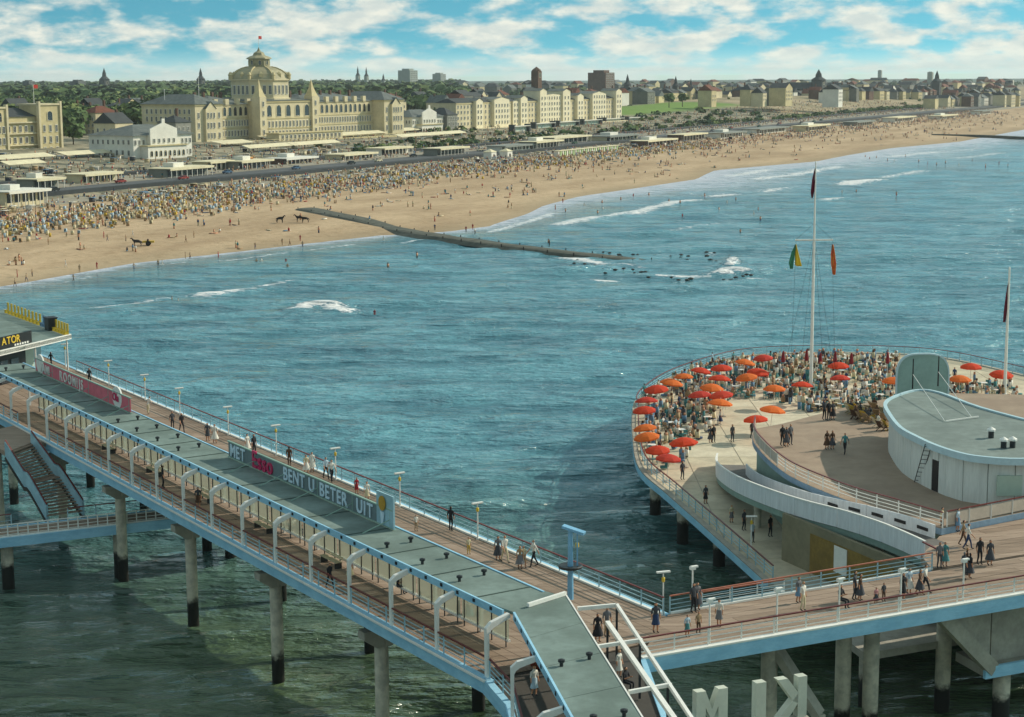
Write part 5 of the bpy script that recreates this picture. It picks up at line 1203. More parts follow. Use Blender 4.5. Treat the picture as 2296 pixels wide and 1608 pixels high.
for i in range(len(gS)-1):
    for j in range(k-1): fs.append((i*k+j, i*k+j+1, (i+1)*k+j+1, (i+1)*k+j))
MB().add(vs, fs).build('causeway', M_gro, gy_)
gpost = MB().tube((0, 0, -1), (0, 0, .9), .16, .13, 6).mesh('stake', M_rock)
for i, p in enumerate(resample(gS, 8.5)):
    for o in (-1.0, 1.0): put('stake', gpost, gy_, p+Vector((.85*o*2.6, .53*o*2.6, -.45)))
def rockmesh(sd):
    r = random.Random(sd); bm = bmesh.new(); bmesh.ops.create_icosphere(bm, subdivisions=1, radius=1)
    for v in bm.verts: v.co *= r.uniform(.75, 1.2); v.co.z *= .6
    me = bpy.data.meshes.new('boulder'); bm.to_mesh(me); bm.free(); me.materials.append(M_rock); return me
RK = [rockmesh(i) for i in range(5)]
rz = lambda x, y: ((1200+x/3.021)/1.115, (440+y/3.021)/1.115)
rock_px = [rz(*q) for q in [(735,630),(710,655),(690,675),(790,660),(870,670),(905,680),(925,700),(945,728),(1020,705),(1085,695),(1155,703),(1165,728),(1220,722),(1250,720),(1270,762),(1445,762),(1500,782),(1562,782),(1590,772),(1840,778),(1900,782),(1930,762),(1985,752),(2015,742),(2045,745),(930,572),(980,577),(1050,590),(1075,607),(1155,590),(1190,590),(1225,607),(1325,597),(1440,602),(1520,592),(1515,612),(1575,602),(1565,627),(1710,572),(1770,577),(1715,600),(1740,630),(1785,640),(1885,600)]]
for i, (u, v) in enumerate(rock_px):
    p = P(u, v, .25); s = random.uniform(.34, .55)
    tag(put('boulder', RK[i % 5], None, (p.x, p.y, .15), random.uniform(0, 6), (s*1.2, s, s*.9)), 'small black boulder breaking the surface beyond the groyne end', 'boulder', 'boulders at the groyne end')
gr2 = thing('groyne', 'thin dark groyne crossing the far beach at the right edge', 'groyne'); MB().sweep(smooth_line([P(2090, 303, 1.6), P(2200, 305, 1.0), P(2290, 309, .6), P(2330, 311, .3)], 4), 5, 1.6, -.9).build('causeway', M_gro, gr2)
# ------------------------------------------------------------------ buildings
M_ston = mat('cream stone', '#d8cca8', .85, .08, .15, bump=.05); M_ston2 = mat('ochre cream stone', '#cfc194', .85, .1, .15)
M_whit = mat('white stucco', '#e4e2d6', .8, .06, .2); M_slate = mat('grey slate', '#6d7470', .8, .12, .4, c2='#565d5b'); M_dsl = mat('dark slate', '#43494a', .8, .15, .4)
M_brick = mat('brown brick', '#6e5545', .9, .15, .3); M_greyw = mat('grey render', '#8c8d84', .9, .1, .3); M_tile = mat('red brown tiles', '#7a4a38', .9, .15, .4)
M_dome = mat('pale lead dome', '#b3ab88', .7, .12, .1, c2='#8f8a6c')
def unit_window(arch=False, frame=M_whit):
    mb = MB()
    if arch:
        n = 8; o = [(-.5, 0), (.5, 0)]+[(.5*math.cos(a), .7+.3*math.sin(a)) for a in np.linspace(0, math.pi, n)]
        i_ = [(x*.82, .05+z*.9) for x, z in o]; k = len(o)
        vs = [(x, -.12, z) for x, z in o]+[(x, 0, z) for x, z in o]+[(x, -.12, z) for x, z in i_]+[(x, -.03, z) for x, z in i_]
        fs = [(i, (i+1) % k, (i+1) % k+k, i+k) for i in range(k)]+[(i, 2*k+i, 2*k+(i+1) % k, (i+1) % k) for i in range(k)]+[(2*k+i, 3*k+i, 3*k+(i+1) % k, 2*k+(i+1) % k) for i in range(k)]
        mb.add(vs, fs, 0); mb.add([(x, -.03, z) for x, z in i_], [tuple(range(k))], 1)
    else:
        mb.box(-.5, -.42, -.12, 0, 0, 1).box(.42, .5, -.12, 0, 0, 1).box(-.42, .42, -.12, 0, .93, 1).box(-.55, .55, -.2, 0, -.05, .0).box(-.03, .03, -.09, -.03, 0, .93)
        mb.add([(-.42, -.03, 0), (.42, -.03, 0), (.42, -.03, .93), (-.42, -.03, .93)], [(0, 1, 2, 3)], 1)
    return mb.mesh('window', [frame, M_glass])
WIN, WARC = unit_window(), unit_window(True, M_ston)
class Bld:
    def __init__(s, name, label, cat, org, ang, group=None): s.r = thing(name, label, cat, org, ang, group)
    def wall(s, x0, x1, y0, y1, z0, z1, m, name='wall'): return MB().box(x0, x1, y0, y1, z0, z1).build(name, m, s.r)
    def win(s, x, y, z, w, h, arch=False, rot=0.0): return put('window', WARC if arch else WIN, s.r, (x, y, z), rot, (w, 1.6, h))
    def row(s, x0, x1, n, y, z, w, h, arch=False):
        for i in range(n): s.win(x0+(x1-x0)*(i+.5)/n, y, z, w, h, arch)
    def siderow(s, y0, y1, n, x, z, w, h, arch=False):
        for i in range(n): s.win(x, y0+(y1-y0)*(i+.5)/n, z, w, h, arch, -math.pi/2)
    def hip(s, x0, x1, y0, y1, z0, h, m, e=.5, ridge=None):
        x0 -= e; x1 += e; y0 -= e; y1 += e; w = min(x1-x0, y1-y0)/2*(.98 if ridge is None else ridge)
        if x1-x0 >= y1-y0: a, b = (x0+w, (y0+y1)/2), (x1-w, (y0+y1)/2)
        else: a, b = ((x0+x1)/2, y0+w), ((x0+x1)/2, y1-w)
        vs = [(x0,y0,z0),(x1,y0,z0),(x1,y1,z0),(x0,y1,z0),(a[0],a[1],z0+h),(b[0],b[1],z0+h)]
        fs = [(0,1,5,4),(1,2,5),(2,3,4,5),(3,0,4),(3,2,1,0)] if x1-x0 >= y1-y0 else [(0,1,4),(1,2,5,4),(2,3,5),(3,0,4,5),(3,2,1,0)]
        return MB().add(vs, fs).build('roof', m, s.r)
    def gable(s, x0, x1, y0, y1, z0, h, m, mw=None, along='y'):
        e = .35
        if along == 'y':   # ridge runs front to back, gable faces the front
            c = (x0+x1)/2; MB().add([(x0-e,y0-e,z0-.1),(c,y0-e,z0+h),(x1+e,y0-e,z0-.1),(x0-e,y1+e,z0-.1),(c,y1+e,z0+h),(x1+e,y1+e,z0-.1)], [(0,1,4,3),(1,2,5,4)]).build('roof', m, s.r)
            if mw: MB().add([(x0,y0,z0),(x1,y0,z0),(c,y0,z0+h*.97),(x0,y0+.4,z0),(x1,y0+.4,z0),(c,y0+.4,z0+h*.97)], [(0,1,2),(5,4,3),(0,2,5,3),(2,1,4,5)]).build('gable', mw, s.r)
        else:
            c = (y0+y1)/2; MB().add([(x0-e,y0-e,z0-.1),(x0-e,c,z0+h),(x0-e,y1+e,z0-.1),(x1+e,y0-e,z0-.1),(x1+e,c,z0+h),(x1+e,y1+e,z0-.1)], [(0,1,4,3),(1,2,5,4),(0,2,1),(3,4,5)]).build('roof', m, s.r)
    def cyl(s, prof, x, y, z, n, m, name, smooth=False): return MB().lathe(prof, n, (x, y, z), a0=math.pi/n).build(name, m, s.r, smooth)
def flagp(b, x, y, z, h, m1):
    MB().tube((x, y, z), (x, y, z+h), .12, .08, 6).build('flagpole', M_white, b.r)
    f = MB(); f.box(x+.1, x+2.4, y-.03, y+.03, z+h-1.6, z+h-.1).build('flag', m1, b.r)
M_rflag = mat('red flag', '#b8392f', .9, .1, 2)
KA = math.atan2(.835, .55)
# grand hotel with dome
k0 = PD(439, 300, 800); KZ = 12.0; k0.z = KZ
kh = Bld('grand_hotel', 'huge cream seafront hotel with a great central dome, arcades and corner pavilions', 'hotel', k0, KA)
kh.wall(0, 18, 0, 34, -4, 17.2, M_ston); kh.hip(0, 18, 0, 34, 17.2, 4.5, M_slate, .9)
kh.wall(-.4, 18.4, -.4, 34.4, 16.4, 17.15, M_ston2, 'cornice')
kh.wall(18, 46, 8, 38, -4, 16.6, M_ston); kh.hip(18, 46, 8, 38, 16.6, 4.2, M_slate, .7)
kh.wall(45, 85, 0, 42, -4, 18, M_ston); kh.hip(45, 85, 0, 42, 18, 3.0, M_slate, .8)
kh.wall(44.6, 85.4, -.5, 42, 17.2, 17.95, M_ston2, 'cornice')
kh.wall(85, 142, 8, 38, -4, 16.8, M_ston); kh.hip(85, 142, 8, 38, 16.8, 4.2, M_slate, .7)
kh.wall(142, 159, 0, 34, -4, 17.2, M_ston); kh.hip(142, 159, 0, 34, 17.2, 4.5, M_slate, .9); kh.wall(141.6, 159.4, -.4, 34.4, 16.4, 17.15, M_ston2, 'cornice')
for x0, x1, y in ((0, 18, 0), (142, 159, 0)):
    c = (x0+x1)/2; kh.wall(c-3.4, c+3.4, y-1.4, y, -3, 15.0, M_ston, 'bay'); kh.gable(c-3.4, c+3.4, y-1.4, y+3, 15.0, 3.4, M_slate, M_ston)
    for z in (1.5, 6.2, 10.8): kh.row(c-3.0, c+3.0, 3, y-1.42, z, 1.1, 2.6)
    for z in (1.5, 6.2, 10.8): kh.win(x0+2.2, y, z, 1.3, 2.6); kh.win(x1-2.2, y, z, 1.3, 2.6)
for z, hh2 in ((1.2, 2.4), (5.4, 2.5), (9.2, 2.4), (12.8, 2.2)): kh.siderow(2, 32, 10, -.0, z, 1.3, hh2)
kh.row(19, 45, 7, 8, 11.0, 2.5, 4.6, True); kh.row(19, 45, 14, 8, 6.4, 1.1, 2.8); kh.row(19, 45, 12, 8, 1.6, 1.2, 2.8)
kh.row(47.5, 82.5, 5, 0, 10.2, 4.0, 6.0, True); kh.row(47, 83, 14, 0, 5.4, 1.3, 3.0); kh.row(47, 83, 14, 0, 1.0, 1.3, 2.8)
kh.row(87, 141, 14, 8, 11.0, 2.5, 4.6, True); kh.row(87, 141, 26, 8, 6.4, 1.1, 2.8); kh.row(87, 141, 22, 8, 1.6, 1.2, 2.8)
for z in (4.6, 9.4): kh.wall(45, 85, -.35, 0, z, z+.35, M_ston2, 'string_course'); kh.wall(85, 142, 7.7, 8, z+.6, z+.95, M_ston2, 'string_course'); kh.wall(18, 45, 7.7, 8, z+.6, z+.95, M_ston2, 'string_course')
for x in (45.5, 84.5):
    kh.wall(x-2.4, x+2.4, -1.2, 4, -3, 20.0, M_ston, 'turret'); kh.cyl([(3.4, 0), (2.6, 1.2), (1.2, 4.2), (.35, 7.4), (.02, 8.4)], x, 1.4, 20, 4, M_ston2, 'turret_spire')
    for z in (2, 6.5, 11, 15.5): kh.win(x, -1.22, z, 1.2, 2.4)
DX, DYc = 64, 17
kh.cyl([(15.6, 18), (15.6, 19.2), (14.8, 19.4), (14.8, 27.6), (15.8, 27.8), (15.8, 28.4)], DX, DYc, 0, 8, M_ston, 'dome_drum'); drum_ = [c for c in kh.r.children if c.name.startswith('dome_drum')][0]
for i in range(8):
    a = i*math.pi/4
    for off in (-.24, -.08, .08, .24):
        R_ = 14.8*math.cos(math.pi/8)+.0; cx_, cy_ = DX+R_*math.cos(a)-off*15*math.sin(a)*1.15, DYc+R_*math.sin(a)+off*15*math.cos(a)*1.15
        put('window', WIN, drum_, (cx_, cy_, 21.2), a+math.pi/2, (1.5, 1.6, 4.4))
kh.cyl([(15.2, 28.4), (14.8, 29.2), (13.6, 30.9), (11.6, 32.4), (9.0, 33.6), (6.4, 34.3)], DX, DYc, 0, 8, M_dome, 'dome')
for i in range(8): a = math.pi/8+i*math.pi/4; mb = MB(); pr_ = [(15.4, 28.4), (15.0, 29.25), (13.8, 31.0), (11.8, 32.55), (9.2, 33.75), (6.5, 34.4)]; [mb.beam((DX+r0*math.cos(a), DYc+r0*math.sin(a), z0), (DX+r1*math.cos(a), DYc+r1*math.sin(a), z1), .5, .5) for (r0, z0), (r1, z1) in zip(pr_, pr_[1:])]; mb.build('dome_rib', M_ston2, kh.r)
kh.cyl([(6.6, 34.0), (6.6, 34.6), (5.5, 34.7), (5.5, 38.0), (6.6, 38.2), (6.4, 38.7), (4.4, 39.6), (3.2, 39.9), (2.6, 41.2), (1.0, 42.0), (.5, 43.0), (.02, 44)], DX, DYc, 0, 8, M_dome, 'lantern'); lant_ = [c for c in kh.r.children if c.name.startswith('lantern')][0]
for i in range(8): a = i*math.pi/4; put('window', WARC, lant_, (DX+5.1*math.cos(a), DYc+5.1*math.sin(a), 35.2), a+math.pi/2, (1.5, 1.6, 2.4))
flagp(kh, DX, DYc, 43.6, 5.8, M_rflag)
for i in range(8):
    a = math.pi/8+i*math.pi/4; MB().lathe([(.9, 28.2), (.9, 30.2), (1.2, 30.4), (.1, 32)], 6, (DX+15.2*math.cos(a), DYc+15.2*math.sin(a), 0)).build('pinnacle', M_ston2, drum_)
    a = i*math.pi/4; mb_ = MB().lathe([(1.3, 29.2), (1.3, 31.0), (.1, 32.2)], 4, (DX+12.6*math.cos(a), DYc+12.6*math.sin(a), 0)); mb_.build('dormer', M_ston2, kh.r)
for x in np.arange(21, 45, 6): kh.wall(x, x+1.2, 20, 21.2, 16.6, 22.5, M_brick, 'chimney')
for x in np.arange(90, 140, 8): kh.wall(x, x+1.2, 20, 21.2, 16.8, 22.5, M_brick, 'chimney')
for x in np.arange(88, 141, 7.6): kh.wall(x, x+2.4, 7.4, 9, 16.4, 19.4, M_ston, 'dormer')
for x in np.arange(21, 45, 7.6): kh.wall(x, x+2.4, 7.4, 9, 16.2, 19.2, M_ston, 'dormer')
kh.wall(20, 140, -14, -2, -6, -1.0, M_ston2, 'terrace'); kh.row(22, 138, 34, -14, -4.6, 2.2, 3.0, True)
for x in range(20, 141, 6): kh.wall(x-.15, x+.15, -14.1, -13.8, -1.0, .1, M_ston2, 'baluster')
kh.wall(19.8, 140.2, -14.1, -13.8, .1, .3, M_ston2, 'balustrade')
kh.wall(44, 92, -12, -4, -1.0, 2.6, M_ston, 'loggia'); kh.row(45, 91, 15, -12, -.4, 1.6, 2.4); kh.wall(43.5, 92.5, -12.6, -3.6, 2.6, 2.9, M_ston2, 'loggia_roof')
for u_, v_ in ((372, 232), (449, 205)):
    pp = PD(u_, 300, 815); pp.z = gz(pp.x, pp.y); f_ = thing('flagpole', ('left' if u_ < 400 else 'right')+' bare white flagpole beside the grand hotel', 'flagpole', pp); MB().tube((0, 0, 0), (0, 0, PD(u_, v_-30, 815).z-pp.z), .2, .1, 6).build('pole', M_white, f_); MB().tube((0, 0, PD(u_, v_-30, 815).z-pp.z), (0, 0, PD(u_, v_-30, 815).z-pp.z+.4), .25, .05, 6).build('finial', M_white, f_)
# rotunda restaurant right of the hotel
def pediment(b, x0, x1, y, z0, h, m):
    c = (x0+x1)/2; MB().add([(x0,y,z0),(x1,y,z0),(x1,y,z0+h*.45),(c+.8,y,z0+h*.9),(c+.8,y,z0+h*1.25),(c-.8,y,z0+h*1.25),(c-.8,y,z0+h*.9),(x0,y,z0+h*.45)]+[(x0,y+.6,z0),(x1,y+.6,z0),(x1,y+.6,z0+h*.45),(c+.8,y+.6,z0+h*.9),(c+.8,y+.6,z0+h*1.25),(c-.8,y+.6,z0+h*1.25),(c-.8,y+.6,z0+h*.9),(x0,y+.6,z0+h*.45)],
        [tuple(range(8)), tuple(range(15, 7, -1))]+[(i, (i+1) % 8, (i+1) % 8+8, i+8) for i in range(8)]).build('pediment', m, b.r)
def restaurant(label, org, L, dep, h, m, roofm):
    b = Bld('seafront_restaurant', label, 'restaurant', org, KA)
    b.wall(0, L, 0, dep, -3, h, m); b.hip(0, L, 0, dep, h, 4.0, roofm, 1.0)
    b.wall(L*.12, L*.78, -4, 0, -3, h*.55, m, 'front_wing'); b.wall(L*.10, L*.80, -4.6, 0, h*.55, h*.55+.4, M_ston2, 'canopy')
    b.wall(L*.22, L*.68, -2.2, 2, h*.55, h*1.02, m, 'centre_block'); pediment(b, L*.22, L*.68, -2.2, h*1.02, 5.0, m)
    b.row(L*.24, L*.66, 5, -2.2, h*.68, 1.2, 1.7); b.row(L*.14, L*.76, 8, -4, h*.12, 1.4, 2.4, True)
    b.row(L*.80, L, 3, 0, h*.62, 1.2, 1.9); b.row(L*.80, L, 3, 0, h*.15, 1.2, 2.0); b.row(0, L*.2, 3, 0, h*.62, 1.2, 1.9)
    b.siderow(1, dep-1, 8, 0, h*.64, 1.2, 1.8); b.siderow(1, dep-1, 7, 0, h*.18, 1.4, 2.2)
    return b
q = PD(300, 350, 690); q.z = 41-(352-172.5)/F*690
restaurant('white restaurant with a stepped pediment standing in front of the grand hotel', q, 33, 25, 9.6, M_whit, M_slate)
q = PD(925, 290, 960); q.z = 41-(301-170)/F*960+1
restaurant('smaller white restaurant with pediment right of the grand hotel', q, 29, 18, 9.5, M_whit, M_slate)
# ornate hotel at the left edge
q = PD(-25, 345, 700); q.z = 41-(345-172.5)/F*700
lh = Bld('seafront_hotel', 'ornate yellow-cream hotel with two flat-topped towers at the left edge', 'hotel', q, KA)
lh.wall(0, 40, 2, 24, -3, 16, M_ston2); lh.hip(0, 40, 2, 24, 16, 3.5, M_dsl, .6)
for x0, x1, hh2 in ((2, 10, 19.5), (27, 38.5, 20.5)):
    lh.wall(x0, x1, 0, 12, -3, hh2, M_ston2, 'tower'); lh.wall(x0-.5, x1+.5, -.5, 12.5, hh2, hh2+.7, M_ston, 'cornice')
    for z in (.5, 5.0, 9.6): lh.row(x0+.8, x1-.8, 3, 0, z, 1.3, 2.8)
    lh.win((x0+x1)/2, 0, 14.0, 3.2, 4.2, True)
    for xx in (x0, x1): lh.wall(xx-.5, xx+.5, -.6, 1, -3, hh2+1.6, M_ston, 'pilaster')
for z in (4.2, 8.9, 13.4): lh.wall(-.2, 40.2, .9, 2, z, z+.5, M_ston, 'balcony')
for z in (.5, 5.2, 9.8): lh.row(11, 26, 5, 2, z, 1.5, 2.6)
flagp(lh, 30, 6, 21, 8, M_rflag); lh.wall(-3, 40, -9, 1.5, -4, -.6, M_whit, 'veranda'); lh.row(-2, 39, 16, -9, -3.4, 1.7, 2.2)
# apartment row
M_apc = mat('cream stucco', '#e9dfbf', .8, .06, .2)
AA = math.atan2(.866, .5); q = PD(1030, 285, 1000); q.z = 12.6
ap = Bld('apartment_row', 'long white apartment terrace with gabled bays and many small windows', 'apartments', q, AA)
def a_of(u): k = (u-1148)/F; x0, y0 = q.x, q.y; return (k*y0-x0)/(.5-k*.866)
ux = lambda x: (1100+x/3.35)/1.115
ap.wall(0, a_of(ux(1525)), 2.2, 16, -4, 13.5, M_ston); ap.wall(-.2, a_of(ux(1525))+.2, 1.9, 2.2, 12.6, 13.3, M_ston2, 'cornice')
ap.hip(0, a_of(ux(1525)), 2.2, 16, 13.5, 2.6, M_dsl, .4, .3)
bays = [(320, 375, 14.5, 1), (470, 595, 15, 1), (640, 690, 13.5, 0), (690, 745, 15.5, 1), (850, 905, 19.5, 1), (905, 1040, 17, 0), (1040, 1100, 19.0, 1), (1160, 1210, 16, 1), (1285, 1395, 17, 1), (1480, 1525, 18.5, 1)]
for x0, x1, hb, pro in bays:
    a0, a1 = a_of(ux(x0)), a_of(ux(x1)); yb = 0 if pro else 1.3
    ap.wall(a0, a1, yb, 12, -4, hb, M_apc, 'bay'); ap.gable(a0, a1, yb, 12, hb, 1.5 if pro else .7, M_slate, M_apc)
    n = max(2, int((a1-a0)/3.3))
    for z in (.6, 3.9, 7.2, 10.5)+((14.0,) if hb > 16 else ()): ap.row(a0+.5, a1-.5, n, yb, z, 1.3, 1.9)
xs_ = sorted([(a_of(ux(b_[0])), a_of(ux(b_[1]))) for b_ in bays]); prev = 0
for a0, a1 in xs_+[(a_of(ux(1525)), 0)]:
    if a0-prev > 4:
        for z in (.6, 3.9, 7.2, 10.3): ap.row(prev+.4, a0-.4, max(1, int((a0-prev)/3.4)), 2.2, z, 1.4, 1.8)
    prev = max(prev, a1)
ap.wall(12, a_of(ux(1525)), -5, 1.0, -5, -1.2, M_ston, 'porch'); ap.row(14, a_of(ux(1500)), 40, -5, -4.2, 2.0, 2.6)
lr = Bld('town_block', 'low pale block with tall windows just left of the apartment terrace', 'building', PD(1003, 290, 985)+Vector((0, 0, -2)), AA)
lr.wall(0, 11, 0, 14, -4, 10, M_greyw); lr.hip(0, 11, 0, 14, 10, 4, M_dsl)
for z in (.5, 4, 7.2): lr.row(.5, 10.5, 4, 0, z, 1.2, 2.0)
# ------------------------------------------------------------------ town houses
def onscreen(x, y, z=16): u, v = pj((x, y, z)); return -60 < u < 2360
hr_ = random.Random(5); taken = [(kh.r.location, 0)]; hous = []
def blocked(x, y):
    s, d = toSD(x, y)
    if any((x-a)**2+(y-b_)**2 < 15**2 for a, b_ in hous): return True
    for (x0, y0, ang, L, w) in ((k0.x, k0.y, KA, 165, 58), (q.x, q.y, AA, a_of(ux(1525))+8, 26), (lh.r.location.x, lh.r.location.y, KA, 46, 34)):
        dx_, dy_ = x-x0, y-y0; la_ = dx_*math.cos(ang)+dy_*math.sin(ang); lb_ = -dx_*math.sin(ang)+dy_*math.cos(ang)
        if -14 < la_ < L and -30 < lb_ < w: return True
    return False
wl_h = [M_ston, M_ston2, M_brick, M_whit, M_greyw, M_ston, mat('grey stone', '#75776e', .9, .1, .3), M_ston2]; rf_h = [M_dsl, M_slate, M_dsl, M_tile, M_dsl]
def town_house(x, y, far, front=False):
    w, dpt, h = hr_.uniform(9, 17), hr_.uniform(9, 14), hr_.uniform(7, 12.5); m = hr_.choice(wl_h); rm_ = hr_.choice(rf_h)
    nm = {M_ston.name: 'cream', M_greyw.name: 'grey', M_brick.name: 'brown brick', M_whit.name: 'white', M_ston2.name: 'ochre'}.get(m.name, 'grey stone')
    lab = '%s town house with a pitched roof %s' % (nm, 'among the seafront streets' if not far else 'in the far mass of roofs')
    b = Bld('town_house', lab, 'house', (x, y, gz(x, y)), AA+hr_.choice((0, 0, 0, math.pi/2))+hr_.uniform(-.15, .15), '%s houses %s' % (nm, 'near the seafront' if not far else 'in the far town'))
    b.wall(0, w, 0, dpt, -4, h, m)
    if hr_.random() < .6: b.gable(0, w, 0, dpt, h, hr_.uniform(3, 5), rm_, m, hr_.choice(('y', 'x')))
    else: b.hip(0, w, 0, dpt, h, hr_.uniform(3, 5), rm_)
    if not far:
        for z in [1+3*i for i in range(int((h-1)//3))]:
            b.row(.5, w-.5, int(w//3.2), 0, z, 1.2, 1.7); b.siderow(.5, dpt-.5, 3, 0, z, 1.2, 1.7)
        b.wall(w*.7, w*.7+1, dpt*.5, dpt*.5+1, h+1, h+6, M_brick, 'chimney')
    hous.append((x, y)); return b
n_near = 0
for tr_ in range(5000):
    if n_near >= 40: break
    s, d = hr_.uniform(120, 1750), hr_.uniform(205, 430); x, y = SDp(s, d)
    if not onscreen(x, y) or blocked(x, y) or pj((x, y, 14))[0] > 1390: continue
    if 840 < s < 1170 and 215 < d < 320: continue
    if 1060 < s < 1750 and d < 300: continue
    town_house(x, y, False); n_near += 1
for i in range(0):
    s = 1120+i*27+hr_.uniform(-6, 6); d = 335+hr_.uniform(-8, 25); x, y = SDp(s, d)
    if onscreen(x, y) and not blocked(x, y): town_house(x, y, False)
def house_row(u0, v0, u1, v1, n, place, hs=(7, 12), ws=(9, 16), far=False):
    """terrace of houses along a line of ground points; each keeps its own size, colour and roof"""
    for i in range(n):
        f = (i+hr_.uniform(.2, .8))/n; p = PG(u0+(u1-u0)*f, v0+(v1-v0)*f+hr_.uniform(-1.5, 1.5)); w, dpt, h = hr_.uniform(*ws), hr_.uniform(9, 15), hr_.uniform(*hs)
        m = hr_.choice(wl_h); rm_ = hr_.choice(rf_h)
        b = Bld('town_house', 'house with pitched roof %s, %s from the left' % (place, ordw(i)), 'house', p, AA+hr_.choice((0, 0, math.pi/2))+hr_.uniform(-.1, .1), 'houses '+place)
        b.wall(0, w, 0, dpt, -4, h, m)
        if hr_.random() < .6: b.gable(0, w, 0, dpt, h, hr_.uniform(3, 5), rm_, m, hr_.choice(('y', 'x')))
        else: b.hip(0, w, 0, dpt, h, hr_.uniform(3, 5), rm_)
        if not far:
            for z in [1+3*k for k in range(int((h-1)//3))]: b.row(.5, w-.5, int(w//3.4), 0, z, 1.2, 1.7)
            b.wall(w*.7, w*.7+1, dpt*.5, dpt*.5+1, h+1, h+6, M_brick, 'chimney')
        hous.append((p.x, p.y))
house_row(1405, 256, 1540, 250, 9, 'just right of the apartment terrace'); house_row(1400, 236, 1560, 232, 10, 'in the second street right of the apartments')
house_row(1790, 246, 1890, 239, 8, 'in the tall cluster left of the dune', (11, 16)); house_row(1890, 224, 2110, 223, 14, 'along the dune crest')
house_row(2100, 243, 2290, 235, 13, 'at the right end of the dune', (8, 13)); house_row(1560, 229, 1800, 226, 15, 'behind the green lawn')
house_row(1400, 221, 1900, 216, 22, 'in the third street behind the lawn', (8, 14), (12, 22), True); house_row(1880, 213, 2290, 211, 18, 'behind the dune crest', (8, 14), (12, 24), True)
house_row(1000, 214, 1400, 210, 18, 'directly behind the apartment terrace', (9, 15), (12, 22), True); house_row(940, 232, 1040, 226, 7, 'between the hotel and the apartments', (8, 12))
house_row(1400, 207, 2290, 205, 34, 'in the long street before the skyline', (9, 15), (14, 30), True)
house_row(1800, 231, 1900, 229, 6, 'behind the tall cluster left of the dune', (9, 13)); house_row(2120, 226, 2290, 224, 10, 'behind the right end of the dune', (9, 14))
house_row(1000, 203, 2290, 199, 42, 'in the far town street', (9, 17), (16, 34), True)
house_row(150, 290, 345, 270, 10, 'between the left hotel and the grand hotel', (7, 11)); house_row(1040, 256, 1140, 244, 6, 'just behind the left end of the apartments', (9, 13), (9, 14), True)
# joined mass of roofs beyond those (too far to tell apart)
vs = []; fs = []; mi = []
for _ in range(9000):
    y = 1250+7500*hr_.random()**2.4; u = hr_.uniform(860, 2340); x = (u-1148)/F*y; s, d = toSD(x, y)
    if d < 370 or blocked(x, y): continue
    w, dp_, h = hr_.uniform(9, 26), hr_.uniform(9, 16), hr_.uniform(6, 13); z = gz(x, y); a = hr_.choice((AA, AA+1.57)); c, s_ = math.cos(a), math.sin(a)
    o = len(vs); P_ = lambda lx, ly, lz: (x+lx*c-ly*s_, y+lx*s_+ly*c, z+lz)
    vs += [P_(0, 0, -2), P_(w, 0, -2), P_(w, dp_, -2), P_(0, dp_, -2), P_(0, 0, h), P_(w, 0, h), P_(w, dp_, h), P_(0, dp_, h), P_(0, dp_/2, h+4), P_(w, dp_/2, h+4)]
    mm = hr_.choice((0, 1, 1, 2)); fs += [(0,1,5,4),(1,2,6,5),(2,3,7,6),(3,0,4,7),(4,5,9,8),(7,8,9,6),(4,8,7),(5,6,9)]; mi += [mm]*4+[3, 3, mm, mm]
fm2 = MB(); fm2.v = vs; fm2.f = fs; fm2.m = mi; tag(fm2.build('distant_town', [M_greyw, M_ston, M_brick, M_dsl]), 'hazy mass of distant town roofs on the skyline', 'town', kind='stuff')
# towers on the skyline
def tower(u, vtop, y, w, kind, label, m):
    p = PD(u, 200, y); z0 = gz(p.x, p.y); zt_ = PD(u, vtop, y).z; b = Bld('church_tower' if kind == 'spire' else 'tower_block', label, 'tower', (p.x, p.y, z0-1), AA); H_ = zt_-z0+1
    if kind == 'spire':
        b.wall(-w/2, w/2, -w/2, w/2, 0, H_*.62, m, 'shaft'); b.cyl([(w*.72, H_*.62), (w*.3, H_*.72), (w*.26, H_*.82), (.05, H_)], 0, 0, 0, 8, M_dsl, 'spire')
        b.wall(-w*.6, w*.6, w/2, w*3, 0, H_*.3, m, 'nave'); b.gable(-w*.6, w*.6, w/2, w*3, H_*.3, w*.6, M_dsl, None); b.row(-w*.3, w*.3, 1, -w/2, H_*.45, w*.3, H_*.1, True)
    elif kind == 'chimney':
        b.wall(-w/2, w/2, -w/2, w/2, 0, H_*.9, m, 'shaft'); b.cyl([(w*.6, H_*.9), (w*.55, H_*.93), (.3, H_)], 0, 0, 0, 8, m, 'cap'); b.row(-w*.3, w*.3, 1, -w/2, H_*.75, w*.4, 4, True); b.wall(-w*3.2, -w/2, -w*.6, w*.6, 0, H_*.42, m, 'hall'); b.gable(-w*3.2, -w/2, -w*.6, w*.6, H_*.42, w*.6, M_dsl, None, 'x')
    else:
        b.wall(-w/2, w/2, -w/2, w/2, 0, H_, m, 'shaft'); b.wall(-w*.3, w*.3, -w*.3, w*.3, H_, H_+w*.12, m, 'lift_house')
        for z in np.arange(H_*.3, H_*.95, H_*.09): b.row(-w*.45, w*.45, 4, -w/2, z, w*.14, H_*.05)
M_far = mat('dark distant brick', '#4d5353', .95, .08, .2); M_farp = mat('pale distant concrete', '#9aa39c', .95, .06, .2)
